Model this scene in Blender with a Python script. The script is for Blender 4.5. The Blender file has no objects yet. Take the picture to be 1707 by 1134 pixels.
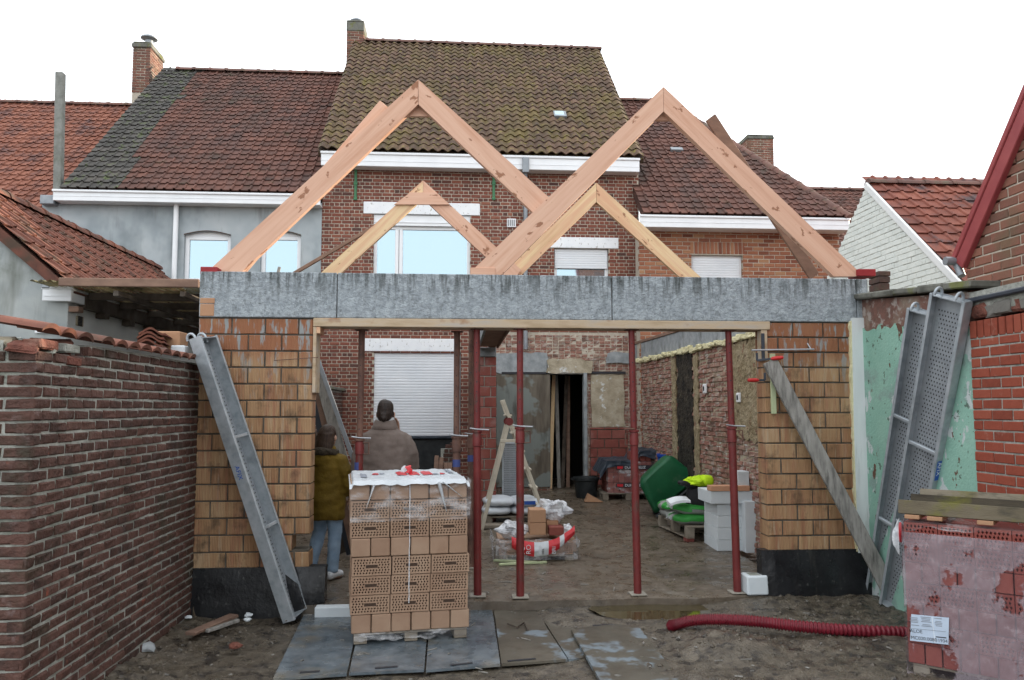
import bpy, bmesh, math, random
import numpy as np
from mathutils import Vector, Matrix, noise, Euler
R = math.radians
random.seed(7)
rng = random.Random(11)
sc = bpy.context.scene
COL = sc.collection

# ------------------------------------------------------------------ camera
CAM_H, FPX, IW, IH = 1.72, 1280.0, 1707.0, 1134.0
YAW, PITCH, PY = R(4.0), R(4.3), 583.8
cd = bpy.data.cameras.new('camera'); cam = bpy.data.objects.new('camera', cd); COL.objects.link(cam)
cam.location = (0, 0, CAM_H)
cam.rotation_euler = Euler((math.pi/2 + PITCH, 0, -YAW), 'XYZ')
cd.sensor_width = 36; cd.lens = 36*FPX/IW; cd.shift_y = (PY - IH/2)/IW
cd.clip_start = .05; cd.clip_end = 2000
sc.camera = cam

# ------------------------------------------------------------------ sky, sun, exposure
SUN_EL, SUN_AZ = R(13), R(62)          # azimuth measured from +Y (view direction) towards +X
w = bpy.data.worlds.new('World'); sc.world = w; w.use_nodes = True
nt = w.node_tree; nt.nodes.clear()
o_ = nt.nodes.new('ShaderNodeOutputWorld'); bg = nt.nodes.new('ShaderNodeBackground')
sky = nt.nodes.new('ShaderNodeTexSky'); sky.sky_type = 'NISHITA'; sky.sun_disc = False
sky.sun_elevation = SUN_EL; sky.sun_rotation = SUN_AZ; sky.air_density = 1.0; sky.dust_density = 2.0; sky.ozone_density = 1.5
# thin even cloud veil over the whole sky: the clear sky mixed with one pale cloud colour
veil = nt.nodes.new('ShaderNodeMix'); veil.data_type = 'RGBA'
veil.inputs[0].default_value = .80
veil.inputs[7].default_value = (14.8, 15.3, 15.8, 1)
nt.links.new(sky.outputs[0], veil.inputs[6])
nt.links.new(veil.outputs[2], bg.inputs[0])
bg.inputs[1].default_value = .10
nt.links.new(bg.outputs[0], o_.inputs[0])
sd = bpy.data.lights.new('sun', 'SUN'); sd.energy = 5.0; sd.angle = R(.6); sd.color = (1, .86, .66)
sun = bpy.data.objects.new('sun', sd); COL.objects.link(sun)
sdir = Vector((math.sin(SUN_AZ)*math.cos(SUN_EL), math.cos(SUN_AZ)*math.cos(SUN_EL), math.sin(SUN_EL)))
sun.rotation_euler = sdir.to_track_quat('Z', 'Y').to_euler(); sun.location = sdir*30
vs = sc.view_settings; vs.view_transform = 'Standard'; vs.look = 'None'; vs.gamma = 1; vs.exposure = 0.70; vs.use_curve_mapping = False
sc.render.engine = 'CYCLES'
sc.cycles.use_denoising = True; sc.cycles.use_adaptive_sampling = True; sc.cycles.adaptive_threshold = .02
sc.cycles.max_bounces = 5; sc.cycles.diffuse_bounces = 3; sc.cycles.glossy_bounces = 2; sc.cycles.transparent_max_bounces = 8; sc.cycles.transmission_bounces = 2

# ------------------------------------------------------------------ pixel of the photograph -> point in the place
RC = cam.rotation_euler.to_matrix()
def ray(px, py):
    return (RC @ Vector(((px - IW/2)/FPX, -(py - PY)/FPX, -1))).normalized()
CO = Vector((0, 0, CAM_H))
def aY(px, py, Y): d = ray(px, py); return CO + d*(Y/d.y)
def aX(px, py, X): d = ray(px, py); return CO + d*(X/d.x)
def aZ(px, py, z): d = ray(px, py); return CO + d*((z - CAM_H)/d.z)
def rY(x0, y0, x1, y1, Y):
    "rectangle of the photo on the plane Y: X0, X1, z0, z1"
    a = aY(x0, (y0+y1)/2, Y).x; b = aY(x1, (y0+y1)/2, Y).x
    return a, b, aY((x0+x1)/2, y1, Y).z, aY((x0+x1)/2, y0, Y).z
RCI = RC.transposed()
def proj(p):
    q = RCI @ (Vector(p) - CO)
    if q.z > -.1: return None
    return (IW/2 + FPX*q.x/-q.z, PY - FPX*q.y/-q.z, -q.z)
def fz(Y):
    "height of the concrete floor, rising a little towards the house"
    return 0.0 if Y < 9 else .21*(min(Y, 14.3) - 9)/5.3

# ------------------------------------------------------------------ materials
MATS = {}
def C(*a):
    if len(a) == 1: h = a[0]; a = [int(h[i:i+2], 16)/255 for i in (0, 2, 4)]; a = [((x+.055)/1.055)**2.4 if x > .04045 else x/12.92 for x in a]
    return (a[0], a[1], a[2], 1)
def mat(name, cols, rough=.85, spec=.3, metal=0., ns=6., st=(1, 1, 1), rnd=0., bump=.25, bs=45., bd=.006, over=(), det=3., trans=None, bst=None, rrough=0., wave=None, coat=0., alpha=None, cc=.5, rot=None):
    """cols: colours blended by a noise and the piece's own number; over: (colour, noise scale, low, high, stretch, amount[, (axis, a, b) fade]) stains with shapes of their own"""
    m = bpy.data.materials.new(name); m.use_nodes = True; n = m.node_tree.nodes; l = m.node_tree.links
    b = n['Principled BSDF']; b.inputs['Roughness'].default_value = rough; b.inputs['Metallic'].default_value = metal
    b.inputs['Specular IOR Level'].default_value = spec; b.inputs['Coat Weight'].default_value = coat
    geo = n.new('ShaderNodeNewGeometry')
    POS = geo.outputs['Position']
    if rot is not None:
        vr = n.new('ShaderNodeVectorRotate'); vr.rotation_type = 'Y_AXIS'; vr.inputs['Angle'].default_value = rot; l.new(POS, vr.inputs['Vector']); POS = vr.outputs[0]
    def noi(scale, stretch, detail=det, off=0.):
        mp = n.new('ShaderNodeMapping'); mp.inputs['Scale'].default_value = stretch; mp.inputs['Location'].default_value = (off, off*1.7, off*.6)
        l.new(POS, mp.inputs[0])
        t = n.new('ShaderNodeTexNoise'); t.inputs['Scale'].default_value = scale; t.inputs['Detail'].default_value = detail; t.inputs['Roughness'].default_value = .62
        l.new(mp.outputs[0], t.inputs['Vector']); return t.outputs['Fac']
    def math_(op, a, c, d=None):
        x = n.new('ShaderNodeMath'); x.operation = op
        for i, v in enumerate((a, c, d)):
            if v is None: continue
            if isinstance(v, (int, float)): x.inputs[i].default_value = v
            else: l.new(v, x.inputs[i])
        return x.outputs[0]
    def mapr(v, a, c, d=0., e=1.):
        x = n.new('ShaderNodeMapRange'); l.new(v, x.inputs[0]); x.inputs[1].default_value = a; x.inputs[2].default_value = c; x.inputs[3].default_value = d; x.inputs[4].default_value = e
        return x.outputs[0]
    f = mapr(noi(ns, st), .5-.2/cc*.5, .5+.2/cc*.5)
    if rnd:
        at = n.new('ShaderNodeAttribute'); at.attribute_name = 'rnd'
        f = math_('ADD', math_('MULTIPLY', f, 1-rnd), math_('MULTIPLY', at.outputs['Fac'], rnd))
    rp = n.new('ShaderNodeValToRGB'); e = rp.color_ramp.elements
    k = len(cols)
    for i, c in enumerate(cols):
        p = i/max(1, k-1)
        if i == 0: e[0].position = 0; e[0].color = c
        elif i == k-1: e[1 if k == 2 else len(e)-1].position = 1; e[len(e)-1].color = c
        else: q = e.new(p); q.color = c
    if k == 1: e[1].color = cols[0]
    l.new(f, rp.inputs[0]); out = rp.outputs[0]
    for i, ov in enumerate(over):
        col, s, lo, hi, stc, amt = ov[:6]
        mk = math_('MULTIPLY', mapr(noi(s, stc, 4, 3.1+i*7), lo, hi), amt)
        for fd in ov[6:]:
            sx = n.new('ShaderNodeSeparateXYZ'); l.new(geo.outputs['Position'], sx.inputs[0])
            wob = math_('ADD', sx.outputs['XYZ'.index(fd[0])], math_('MULTIPLY', math_('SUBTRACT', noi(3.5, (1, 1, 1), 3, 9.), .5), fd[3] if len(fd) > 3 else .25))
            mk = math_('MULTIPLY', mk, mapr(wob, fd[1], fd[2]))
        mx = n.new('ShaderNodeMix'); mx.data_type = 'RGBA'; l.new(mk, mx.inputs[0]); l.new(out, mx.inputs[6]); mx.inputs[7].default_value = col; out = mx.outputs[2]
    l.new(out, b.inputs['Base Color'])
    if rrough:
        l.new(mapr(noi(ns*.7, (1, 1, 1), 4, 21.), .35, .65, max(.03, rough-rrough), min(1, rough+rrough*.4)), b.inputs['Roughness'])
    h = noi(bs, bst or (1, 1, 1), 3, 1.3)
    if wave:
        wv = n.new('ShaderNodeTexWave'); wv.wave_type = 'BANDS'; wv.bands_direction = wave[0]; wv.inputs['Scale'].default_value = wave[1]; wv.inputs['Distortion'].default_value = wave[3] if len(wave) > 3 else .6; wv.inputs['Detail Scale'].default_value = 2
        l.new(geo.outputs['Position'], wv.inputs[0]); h = math_('ADD', h, math_('MULTIPLY', wv.outputs['Fac'], wave[2]))
    bp = n.new('ShaderNodeBump'); bp.inputs['Strength'].default_value = bump; bp.inputs['Distance'].default_value = bd; l.new(h, bp.inputs['Height']); l.new(bp.outputs[0], b.inputs['Normal'])
    if alpha is not None:
        # alpha: (noise scale, low, high, min, max, stretch)
        l.new(mapr(noi(alpha[0], alpha[5], 5, 13.), alpha[1], alpha[2], alpha[3], alpha[4]), b.inputs['Alpha'])
    MATS[name] = m; return m
def plain(name, col, rough=.6, metal=0., spec=.4, bump=.06, var=.12):
    c = col[:3]; return mat(name, [tuple(x*(1-var) for x in c)+(1,), tuple(min(1, x*(1+var)) for x in c)+(1,)], rough=rough, metal=metal, spec=spec, bump=bump)

# ------------------------------------------------------------------ mesh helpers
class G:
    "collects shapes of ONE part"
    def __init__(s): s.v = []; s.f = []; s.smooth = False
    def add(s, v, f):
        b = len(s.v); s.v += [tuple(p) for p in v]; s.f += [tuple(i+b for i in q) for q in f]; return s
    def box(s, x0, x1, y0, y1, z0, z1, b=.004):
        return s.obox(Vector(((x0+x1)/2, (y0+y1)/2, (z0+z1)/2)), Vector((abs(x1-x0)/2, 0, 0)), Vector((0, abs(y1-y0)/2, 0)), Vector((0, 0, abs(z1-z0)/2)), b)
    def obox(s, c, u, v, w, b=.004):
        "box with centre c and half axes u, v, w; edges chamfered by b"
        c, u, v, w = Vector(c), Vector(u), Vector(v), Vector(w)
        if b <= 0:
            vs_ = [c+u*i+v*j+w*k for i in (-1, 1) for j in (-1, 1) for k in (-1, 1)]
            return s.add(vs_, [(0, 1, 3, 2), (4, 6, 7, 5), (0, 4, 5, 1), (2, 3, 7, 6), (0, 2, 6, 4), (1, 5, 7, 3)])
        ax = [u, v, w]; ln = [max(a.length, 1e-6) for a in ax]; b = min([b]+[x*.8 for x in ln]); idx = {}; vs_ = []
        for i in (-1, 1):
            for j in (-1, 1):
                for k in (-1, 1):
                    sg = (i, j, k)
                    for a in range(3):
                        p = c.copy()
                        for q in range(3): p += ax[q]*sg[q]*(1 if q == a else 1-b/ln[q])
                        idx[(sg, a)] = len(vs_); vs_.append(p)
        fs = []
        def face(ids):
            p = [vs_[i] for i in ids]; nrm = (p[1]-p[0]).cross(p[2]-p[0]); m = sum(p, Vector())/len(p) - c
            fs.append(tuple(ids) if nrm.dot(m) > 0 else tuple(reversed(ids)))
        S = (-1, 1)
        for a in range(3):
            o = [q for q in range(3) if q != a]
            for sa in S:
                r = []
                for s1, s2 in ((-1, -1), (1, -1), (1, 1), (-1, 1)):
                    g = [0, 0, 0]; g[a] = sa; g[o[0]] = s1; g[o[1]] = s2; r.append(idx[(tuple(g), a)])
                face(r)
            for s1 in S:
                for s2 in S:
                    g0 = [0, 0, 0]; g0[o[0]] = s1; g0[o[1]] = s2; g1 = list(g0); g0[a] = -1; g1[a] = 1
                    face([idx[(tuple(g0), o[0])], idx[(tuple(g1), o[0])], idx[(tuple(g1), o[1])], idx[(tuple(g0), o[1])]])
        for i in S:
            for j in S:
                for k in S: face([idx[((i, j, k), a)] for a in range(3)])
        return s.add(vs_, fs)
    def bar(s, p0, p1, a, b, side=(0, 0, 1), bev=.004):
        "squared bar from p0 to p1; a = size along side, b = the other"
        p0, p1 = Vector(p0), Vector(p1); d = p1-p0; sd_ = Vector(side); sd_ = (sd_ - d.normalized()*sd_.dot(d.normalized())).normalized(); t = d.normalized().cross(sd_)
        return s.obox((p0+p1)/2, d/2, sd_*a/2, t*b/2, bev)
    def tube(s, pts, r, n=12, cap=True):
        s.smooth = True; pts = [Vector(p) for p in pts]; rs = r if isinstance(r, (list, tuple)) else [r]*len(pts); vs_ = []; up = None
        for i, p in enumerate(pts):
            d = (pts[min(i+1, len(pts)-1)] - pts[max(i-1, 0)]).normalized()
            if up is None: up = Vector((0, 0, 1)) if abs(d.z) < .9 else Vector((0, 1, 0))
            x = d.cross(up).normalized(); up = x.cross(d).normalized()
            for k in range(n): a = 2*math.pi*k/n; vs_.append(p + (x*math.cos(a) + up*math.sin(a))*rs[i])
        fs = [(i*n+k, i*n+(k+1) % n, (i+1)*n+(k+1) % n, (i+1)*n+k) for i in range(len(pts)-1) for k in range(n)]
        if cap: fs += [tuple(range(n-1, -1, -1)), tuple((len(pts)-1)*n+k for k in range(n))]
        return s.add(vs_, fs)
    def lathe(s, c, prof, n=16):
        "prof: (radius, height) from bottom to top about a vertical axis at c"
        s.smooth = True; c = Vector(c); vs_ = [c + Vector((r*math.cos(2*math.pi*k/n), r*math.sin(2*math.pi*k/n), h)) for r, h in prof for k in range(n)]
        fs = [(i*n+k, i*n+(k+1) % n, (i+1)*n+(k+1) % n, (i+1)*n+k) for i in range(len(prof)-1) for k in range(n)]
        fs += [tuple(range(n-1, -1, -1)), tuple((len(prof)-1)*n+k for k in range(n))]
        return s.add(vs_, fs)
    def prism(s, poly, d):
        "polygon (list of points) thickened by the vector d"
        p = [Vector(q) for q in poly]; d = Vector(d); k = len(p); nrm = sum(((p[i]-p[0]).cross(p[(i+1) % k]-p[0]) for i in range(1, k)), Vector())
        if nrm.dot(d) > 0: p.reverse()
        vs_ = p + [q+d for q in p]
        return s.add(vs_, [tuple(range(k)), tuple(range(2*k-1, k-1, -1))] + [(i, i+k, (i+1) % k+k, (i+1) % k) for i in range(k)])
    def loft(s, rings, n=16, cap=True):
        "rings: (centre, half-axis vector a, half-axis vector b)"
        s.smooth = True; vs_ = [Vector(c) + Vector(a)*math.cos(2*math.pi*k/n) + Vector(b)*math.sin(2*math.pi*k/n) for c, a, b in rings for k in range(n)]
        fs = [(i*n+k, i*n+(k+1) % n, (i+1)*n+(k+1) % n, (i+1)*n+k) for i in range(len(rings)-1) for k in range(n)]
        if cap: fs += [tuple(range(n-1, -1, -1)), tuple((len(rings)-1)*n+k for k in range(n))]
        return s.add(vs_, fs)
    def grid(s, fn, nu, nv):
        "sheet: fn(u, v) with u, v in 0..1"
        vs_ = [fn(i/nu, j/nv) for j in range(nv+1) for i in range(nu+1)]
        return s.add(vs_, [(j*(nu+1)+i, j*(nu+1)+i+1, (j+1)*(nu+1)+i+1, (j+1)*(nu+1)+i) for j in range(nv) for i in range(nu)])
    def jitter(s, a, seed=0):
        q = random.Random(seed); s.v = [(x+q.uniform(-a, a), y+q.uniform(-a, a), z+q.uniform(-a, a)) for x, y, z in s.v]; return s
    def mesh(s, name, rnd=None, smooth=None):
        m = bpy.data.meshes.new(name); m.from_pydata(s.v, [], s.f)
        if rnd is not None:
            a = m.attributes.new('rnd', 'FLOAT', 'POINT'); a.data.foreach_set('value', [rnd]*len(s.v))
        if s.smooth if smooth is None else smooth:
            m.polygons.foreach_set('use_smooth', [True]*len(m.polygons)); m.set_sharp_from_angle(angle=R(38))
        m.update(); return m

OFF = {}
def thing(name, label, cat, loc=(0, 0, 0), group=None, kind=None, local=False):
    "an Empty at the thing's base that parents its parts; parts come in world coordinates unless local"
    o = bpy.data.objects.new(name, None); COL.objects.link(o); o.empty_display_size = .1
    if not local: o.location = loc
    OFF[o.name] = Vector((0, 0, 0)) if local else Vector(loc)
    tag(o, label, cat, group, kind); return o
def tag(o, label=None, cat=None, group=None, kind=None):
    if label: o['label'] = label
    if cat: o['category'] = cat
    if group: o['group'] = group
    if kind: o['kind'] = kind
    return o
def link(name, me, m=None, parent=None, M=None):
    o = bpy.data.objects.new(name, me); COL.objects.link(o)
    if m is not None and (len(me.materials) == 0): me.materials.append(m)
    M = M or Matrix()
    if parent is not None:
        o.parent = parent; off = OFF.get(parent.name, Vector()); M = Matrix.Translation(-off) @ M
    o.matrix_basis = M; OFF[o.name] = Vector()
    return o
def part(name, g, m, parent=None, rnd=None, label=None, smooth=None):
    o = link(name, g.mesh(name, rnd, smooth), m, parent)
    if label: o['label'] = label
    return o
def single(name, g, m, label, cat, group=None, rnd=None, kind=None, smooth=None):
    o = part(name, g, m, None, rnd, None, smooth); return tag(o, label, cat, group, kind)
def struct(name, g, m, smooth=None):
    o = part(name, g, m, None, None, None, smooth); o['kind'] = 'structure'; return o
def copy_thing(root, loc, rz=0., label=None):
    r = root.copy(); COL.objects.link(r); r.location = loc; r.rotation_euler = (0, 0, rz); OFF[r.name] = Vector()
    if label: r['label'] = label
    for ch in list(root.children):
        c = ch.copy(); COL.objects.link(c); c.parent = r
        for g_ in list(ch.children):
            d = g_.copy(); COL.objects.link(d); d.parent = c
    return r

# pieces: (template key, template G, 4x4 matrix, rnd); the largest in the picture become parts, the rest one mesh
TCACHE = {}
def emit(name, pieces, m, parent, limit=300, rest=None, minpx=0.):
    sc_ = []
    for i, (k, g, M, r) in enumerate(pieces):
        p = proj(M.translation)
        s_ = -1. if p is None or not (-30 < p[0] < IW+30 and -30 < p[1] < IH+30) else 1./p[2]
        sc_.append(s_)
    order = sorted(range(len(pieces)), key=lambda i: -sc_[i])
    sel = set(i for i in order[:limit] if sc_[i] > minpx)
    big = []
    for i, (k, g, M, r) in enumerate(pieces):
        if i in sel:
            q = int(r*7.999); key = (name, m.name, k, q)
            if key not in TCACHE:
                me = g.mesh(name, (q+.5)/8); me.materials.append(m); TCACHE[key] = me
            link(name, TCACHE[key], None, parent, M)
        else: big.append(i)
    if big:
        V = []; F = []; A = []; b = 0; np_cache = {}; sm = False
        for i in big:
            k, g, M, r = pieces[i]; sm = sm or g.smooth
            if k not in np_cache: np_cache[k] = np.array(g.v)
            a = np_cache[k]; mm = np.array(M)
            V.append(a @ mm[:3, :3].T + mm[:3, 3]); A.append(np.full(len(a), r)); F += [tuple(x+b for x in f) for f in g.f]; b += len(a)
        V = np.concatenate(V); me = bpy.data.meshes.new(rest or name); me.from_pydata(V.tolist(), [], F)
        at = me.attributes.new('rnd', 'FLOAT', 'POINT'); at.data.foreach_set('value', np.concatenate(A).astype(np.float32))
        if sm: me.polygons.foreach_set('use_smooth', [True]*len(me.polygons)); me.set_sharp_from_angle(angle=R(38))
        me.update(); o = link(rest or name+'_field', me, m, parent); o['kind'] = 'stuff'

def brick_tpl(L, H, D, b=.005, j=.0015, seed=0):
    "front-chamfered brick: x 0..L, z 0..H, front at y = 0, depth D behind"
    q = random.Random(seed); J = lambda: q.uniform(-j, j)
    o = [(0, b), (L, b), (L, b), (0, b)]; zz = [0, 0, H, H]; xx = [0, L, L, 0]
    back = [(xx[i], D, zz[i]) for i in range(4)]
    mid = [(xx[i]+J(), b+J(), zz[i]+J()) for i in range(4)]
    fr = [((b if xx[i] == 0 else L-b)+J(), J(), (b if zz[i] == 0 else H-b)+J()) for i in range(4)]
    g = G(); g.v = back+mid+fr
    g.f = [(8, 9, 10, 11)] + [(i+4, (i+1) % 4+4, (i+1) % 4+8, i+8) for i in range(4)] + [(i, (i+1) % 4, (i+1) % 4+4, i+4) for i in range(4)]
    return g
def wall_bricks(O, U, Nn, W, Htot, L, Hc, jt, bond='run', holes=(), poly=None, dep=.09, proud=.004, seed=0, half=None, b=.005, jit=.0015):
    """bricks on a vertical plane: O lower corner, U along, Nn outward normal. returns pieces"""
    O, U, Nn = Vector(O), Vector(U).normalized(), Vector(Nn).normalized(); Z = Vector((0, 0, 1)); q = random.Random(seed); out = []
    half = half or L/2
    n = int(math.ceil(Htot/Hc))
    for r in range(n):
        v0 = r*Hc; v1 = min(v0+Hc-jt, Htot)
        if v1-v0 < .012: continue
        vm = (v0+v1)/2; iv = [(0., W)]
        if poly:
            xs = []
            for i in range(len(poly)):
                (xa, ya), (xb, yb) = poly[i], poly[(i+1) % len(poly)]
                if (ya-vm)*(yb-vm) < 0: xs.append(xa+(xb-xa)*(vm-ya)/(yb-ya))
            if len(xs) < 2: continue
            iv = [(max(0, min(xs)), min(W, max(xs)))]
        for (a, c, d, e) in holes:           # u0, u1, v0, v1
            if d < vm < e:
                nv = []
                for s0, s1 in iv:
                    if c <= s0 or a >= s1: nv.append((s0, s1)); continue
                    if a > s0: nv.append((s0, a))
                    if c < s1: nv.append((c, s1))
                iv = nv
        hdr = bond == 'header' or (bond == 'english' and r % 2 == 0)
        step = half if hdr else L
        off = (half/2 if bond == 'english' and hdr else 0) if bond != 'run' else (L/2 if r % 2 else 0)
        for s0, s1 in iv:
            k = math.floor((s0-off)/step)
            while True:
                a = off+k*step; c = a+step-jt; k += 1
                if a >= s1: break
                a2 = max(a, s0); c2 = min(c, s1)
                if c2-a2 < .022: continue
                ln = round((c2-a2)/.004)*.004 if (a2 > a or c2 < c) else round(step-jt, 4)
                hh = round(v1-v0, 4); vr = q.randrange(4); key = ('b', ln, hh, dep, vr, b)
                if key not in GB: GB[key] = brick_tpl(ln, hh, dep, b, jit, int(ln*1000)+vr*77)
                pr = q.uniform(-proud, proud)
                M = Matrix.Translation(O + U*a2 + Z*v0 + Nn*pr) @ Matrix(((U.x, -Nn.x, 0, 0), (U.y, -Nn.y, 0, 0), (U.z, -Nn.z, 1, 0), (0, 0, 0, 1)))
                out.append((key, GB[key], M, min(.999, max(0, q.gauss(.5, .23)))))
    return out
GB = {}
def wall_slab(g, O, U, Nn, W, H, th, holes=(), rec=.008):
    "solid wall behind the bricks, open at the holes; its face lies rec behind the brick faces"
    O, U, Nn = Vector(O), Vector(U).normalized(), Vector(Nn).normalized(); Z = Vector((0, 0, 1))
    us = sorted({0., W} | {min(max(x, 0), W) for h in holes for x in h[:2]}); vs_ = sorted({0., H} | {min(max(x, 0), H) for h in holes for x in h[2:]})
    for j in range(len(vs_)-1):
        run = None
        for i in range(len(us)-1):
            um, vm = (us[i]+us[i+1])/2, (vs_[j]+vs_[j+1])/2
            solid = not any(a < um < c and d < vm < e for a, c, d, e in holes)
            if solid and run is None: run = us[i]
            if run is not None and (not solid or i == len(us)-2):
                e_ = us[i+1] if solid else us[i]; uu = (run+e_)/2
                g.obox(O + U*uu + Z*(vs_[j]+vs_[j+1])/2 - Nn*(rec+th/2), U*(e_-run)/2, Nn*th/2, Z*(vs_[j+1]-vs_[j])/2, 0); run = None
    return g

def tile_tpl(kind, w, l, seed=0):
    "roof tile: x across, y up the slope, z out"
    if kind == 'pan':
        pr = [(i/8*1.04*w, .5*w*.26*(1+math.sin(2*math.pi*(i/8)-1.1))) for i in range(9)]
    elif kind == 'flat':
        pr = [(0, .004), (.06*w, 0), (.74*w, 0), (.79*w, .02), (.90*w, .026), (1.0*w, .02), (1.05*w, .004)]
    else:
        pr = [(0, 0), (.5*w, .002), (.97*w, 0)]
    q = random.Random(seed); t = .018; tilt = .026; L = l*1.16; g = G(); n = len(pr)
    for yy, zz in ((0, tilt), (L, .0)): g.v += [(x+q.uniform(-.002, .002), yy, z+zz) for x, z in pr]
    g.v += [(x, .004, z+tilt-t) for x, z in pr]
    g.f = [(i, i+1, n+i+1, n+i) for i in range(n-1)] + [(2*n+i, 2*n+i+1, i+1, i) for i in range(n-1)]
    g.f += [(0, n, 2*n), (n-1, 3*n-1, 2*n-1)]
    g.smooth = kind == 'pan'
    return g
TT = {}
def roof_tiles(O, U, V, poly, tw, tl, kind, seed=0, jig=.004):
    "O eave corner, U along the eave, V up the slope, poly in (u, v)"
    O, U, V = Vector(O), Vector(U).normalized(), Vector(V).normalized(); N = U.cross(V).normalized(); q = random.Random(seed); out = []
    um = max(p[0] for p in poly); u_ = min(p[0] for p in poly); vm = max(p[1] for p in poly)
    def inside(u, v):
        c = False
        for i in range(len(poly)):
            (xa, ya), (xb, yb) = poly[i], poly[(i+1) % len(poly)]
            if (ya > v) != (yb > v) and u < xa+(xb-xa)*(v-ya)/(yb-ya): c = not c
        return c
    for j in range(int(vm/tl)+1):
        for i in range(int((um-u_)/tw)+1):
            u, v = u_+i*tw, j*tl
            if not inside(u+tw/2, min(v+tl*.5, vm-.01)): continue
            vr = q.randrange(4); key = (kind, tw, tl, vr)
            if key not in TT: TT[key] = tile_tpl(kind, tw, tl, vr)
            P = O + U*(u+q.uniform(-jig, jig)) + V*(v+q.uniform(-jig, jig)) + N*(.02+q.uniform(-.004, .004))
            rot = Matrix((U, V, N)).transposed().to_4x4()
            M = Matrix.Translation(P) @ rot @ Matrix.Rotation(q.uniform(-.012, .012), 4, 'Z')
            out.append((key, TT[key], M, min(.999, max(0, q.gauss(.5, .22)))))
    return out
def ridge_caps(p0, p1, r, ln, m, parent, up=(0, 0, 1), name='ridge_tile', seed=0):
    p0, p1 = Vector(p0), Vector(p1); d = (p1-p0); n = max(1, int(d.length/ln)); d.normalize(); st = (p1-p0).length/n; x = d.cross(Vector(up)).normalized(); u = x.cross(d); q = random.Random(seed)
    g = G(); K = 7
    for e, rr in ((0, r*1.12), (.06, r*1.12), (.07, r*.98), (st*1.03, r*.98)):
        for k in range(K): a = math.pi*k/(K-1); g.v.append((math.cos(a)*rr, e, math.sin(a)*rr*.8))
    for i in range(3): g.f += [(i*K+k, i*K+k+1, (i+1)*K+k+1, (i+1)*K+k) for k in range(K-1)]
    g.f += [tuple(range(K-1, -1, -1)), tuple(3*K+k for k in range(K))]; g.smooth = True
    rot = Matrix((x, d, u)).transposed().to_4x4()
    emit(name, [(('cap', r, round(st, 3)), g, Matrix.Translation(p0+d*st*i) @ rot @ Matrix.Rotation(q.uniform(-.03, .03), 4, 'Y'), q.random()) for i in range(n)], m, parent, 60)
# ------------------------------------------------------------------ palette
DK = (.03, .028, .025, 1)
m_brick_house = mat('house_brick', [C(.065, .036, .032), C(.15, .055, .04), C(.20, .068, .046), C(.26, .11, .07)], rnd=.85, ns=30, bump=.4, bs=70, over=[(C(.09, .10, .05), 1.3, .56, .72, (1, 1, 1), .5, ('Z', 2.6, 1.6)), (DK, 40, .62, .75, (1, 1, 1), .5)])
m_mortar_lt = mat('lime_mortar', [C(.36, .32, .26), C(.50, .45, .37)], ns=20, bump=.5, bs=90)
m_brick_old = mat('old_pink_brick', [C(.12, .07, .055), C(.24, .11, .085), C(.30, .16, .12), C(.34, .25, .19)], rnd=.8, ns=18, bump=.6, bs=60, over=[(C(.33, .28, .22), 2.5, .52, .68, (1, 1, 1), .6), (C(.38, .35, .32), 11, .53, .62, (1, 1, 1), .7), (C(.10, .08, .06), 2.2, .55, .75, (1, 1, 1), .6)])
m_brick_orange = mat('orange_brick', [C(.15, .055, .034), C(.245, .09, .052), C(.31, .135, .075), C(.35, .20, .11)], rnd=.9, ns=25, bump=.35)
m_brick_garden = mat('garden_wall_brick', [C(.022, .016, .013), C(.062, .031, .024), C(.098, .047, .036), C(.135, .076, .061)], rnd=.6, ns=14, bump=1., bs=40, bd=.014, rough=.75, over=[(C(.20, .15, .145), 16, .58, .74, (1, 1, 1), .45), (C(.03, .034, .02), 3, .55, .7, (1, 1, 1), .6), (C(.27, .07, .04), 5, .66, .74, (1, 1, 1), .7)])
m_mortar_gr = mat('grey_mortar', [C(.23, .235, .21), C(.40, .405, .365)], ns=14, bump=1., bs=50, bd=.014, over=[(C(.06, .075, .045), 2.5, .5, .7, (1, 1, 1), .6)])
m_brick_red = mat('red_facing_brick', [C(.14, .034, .02), C(.24, .055, .032), C(.29, .078, .046)], rnd=.75, ns=20, bump=.35, over=[(C(.42, .33, .27), 9, .62, .8, (1, 1, 1), .45)])
m_brick_gable = mat('weathered_gable_brick', [C(.10, .06, .045), C(.20, .085, .06), C(.27, .12, .08)], rnd=.8, ns=14, bump=.5, over=[(C(.10, .10, .055), 3, .5, .7, (1, 1, 1), .5)])
m_brick_chim = mat('sooty_chimney_brick', [C(.06, .045, .04), C(.17, .075, .055), C(.24, .11, .075)], rnd=.8, ns=14, bump=.5, over=[(C(.10, .11, .06), 5, .5, .7, (1, 1, 1), .6)])
m_block = mat('tan_clay_block', [C(.16, .08, .042), C(.29, .16, .082), C(.37, .232, .125), C(.42, .30, .185)], rnd=.5, ns=3.2, st=(4.5, 4.5, .5), bump=.55, bs=30, bst=(6, 6, .5), bd=.006, wave=('X', 22, .8, 1.2), over=[
    (C(.29, .125, .075), 5, .52, .64, (3.5, 1, .35), .6), (C(.42, .36, .27), 7, .58, .7, (5, 1, .3), .5),
    (C(.13, .075, .04), 16, .54, .66, (6, 1, .14), .25), (C(.06, .043, .03), 4.5, .54, .72, (1.6, 1, 1.1), .7),
    (C(.25, .10, .05), 2, .25, .45, (1, 1, 1), .85, ('Z', 2.12, 2.26, .1)),
    (C(.26, .28, .28), 7, .54, .6, (2.2, 1, .45), .95, ('Z', 1.75, 2.35, .5))])
m_block_mortar = mat('dark_block_mortar', [C(.055, .048, .038), C(.12, .105, .085)], ns=10, bump=.8)
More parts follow.
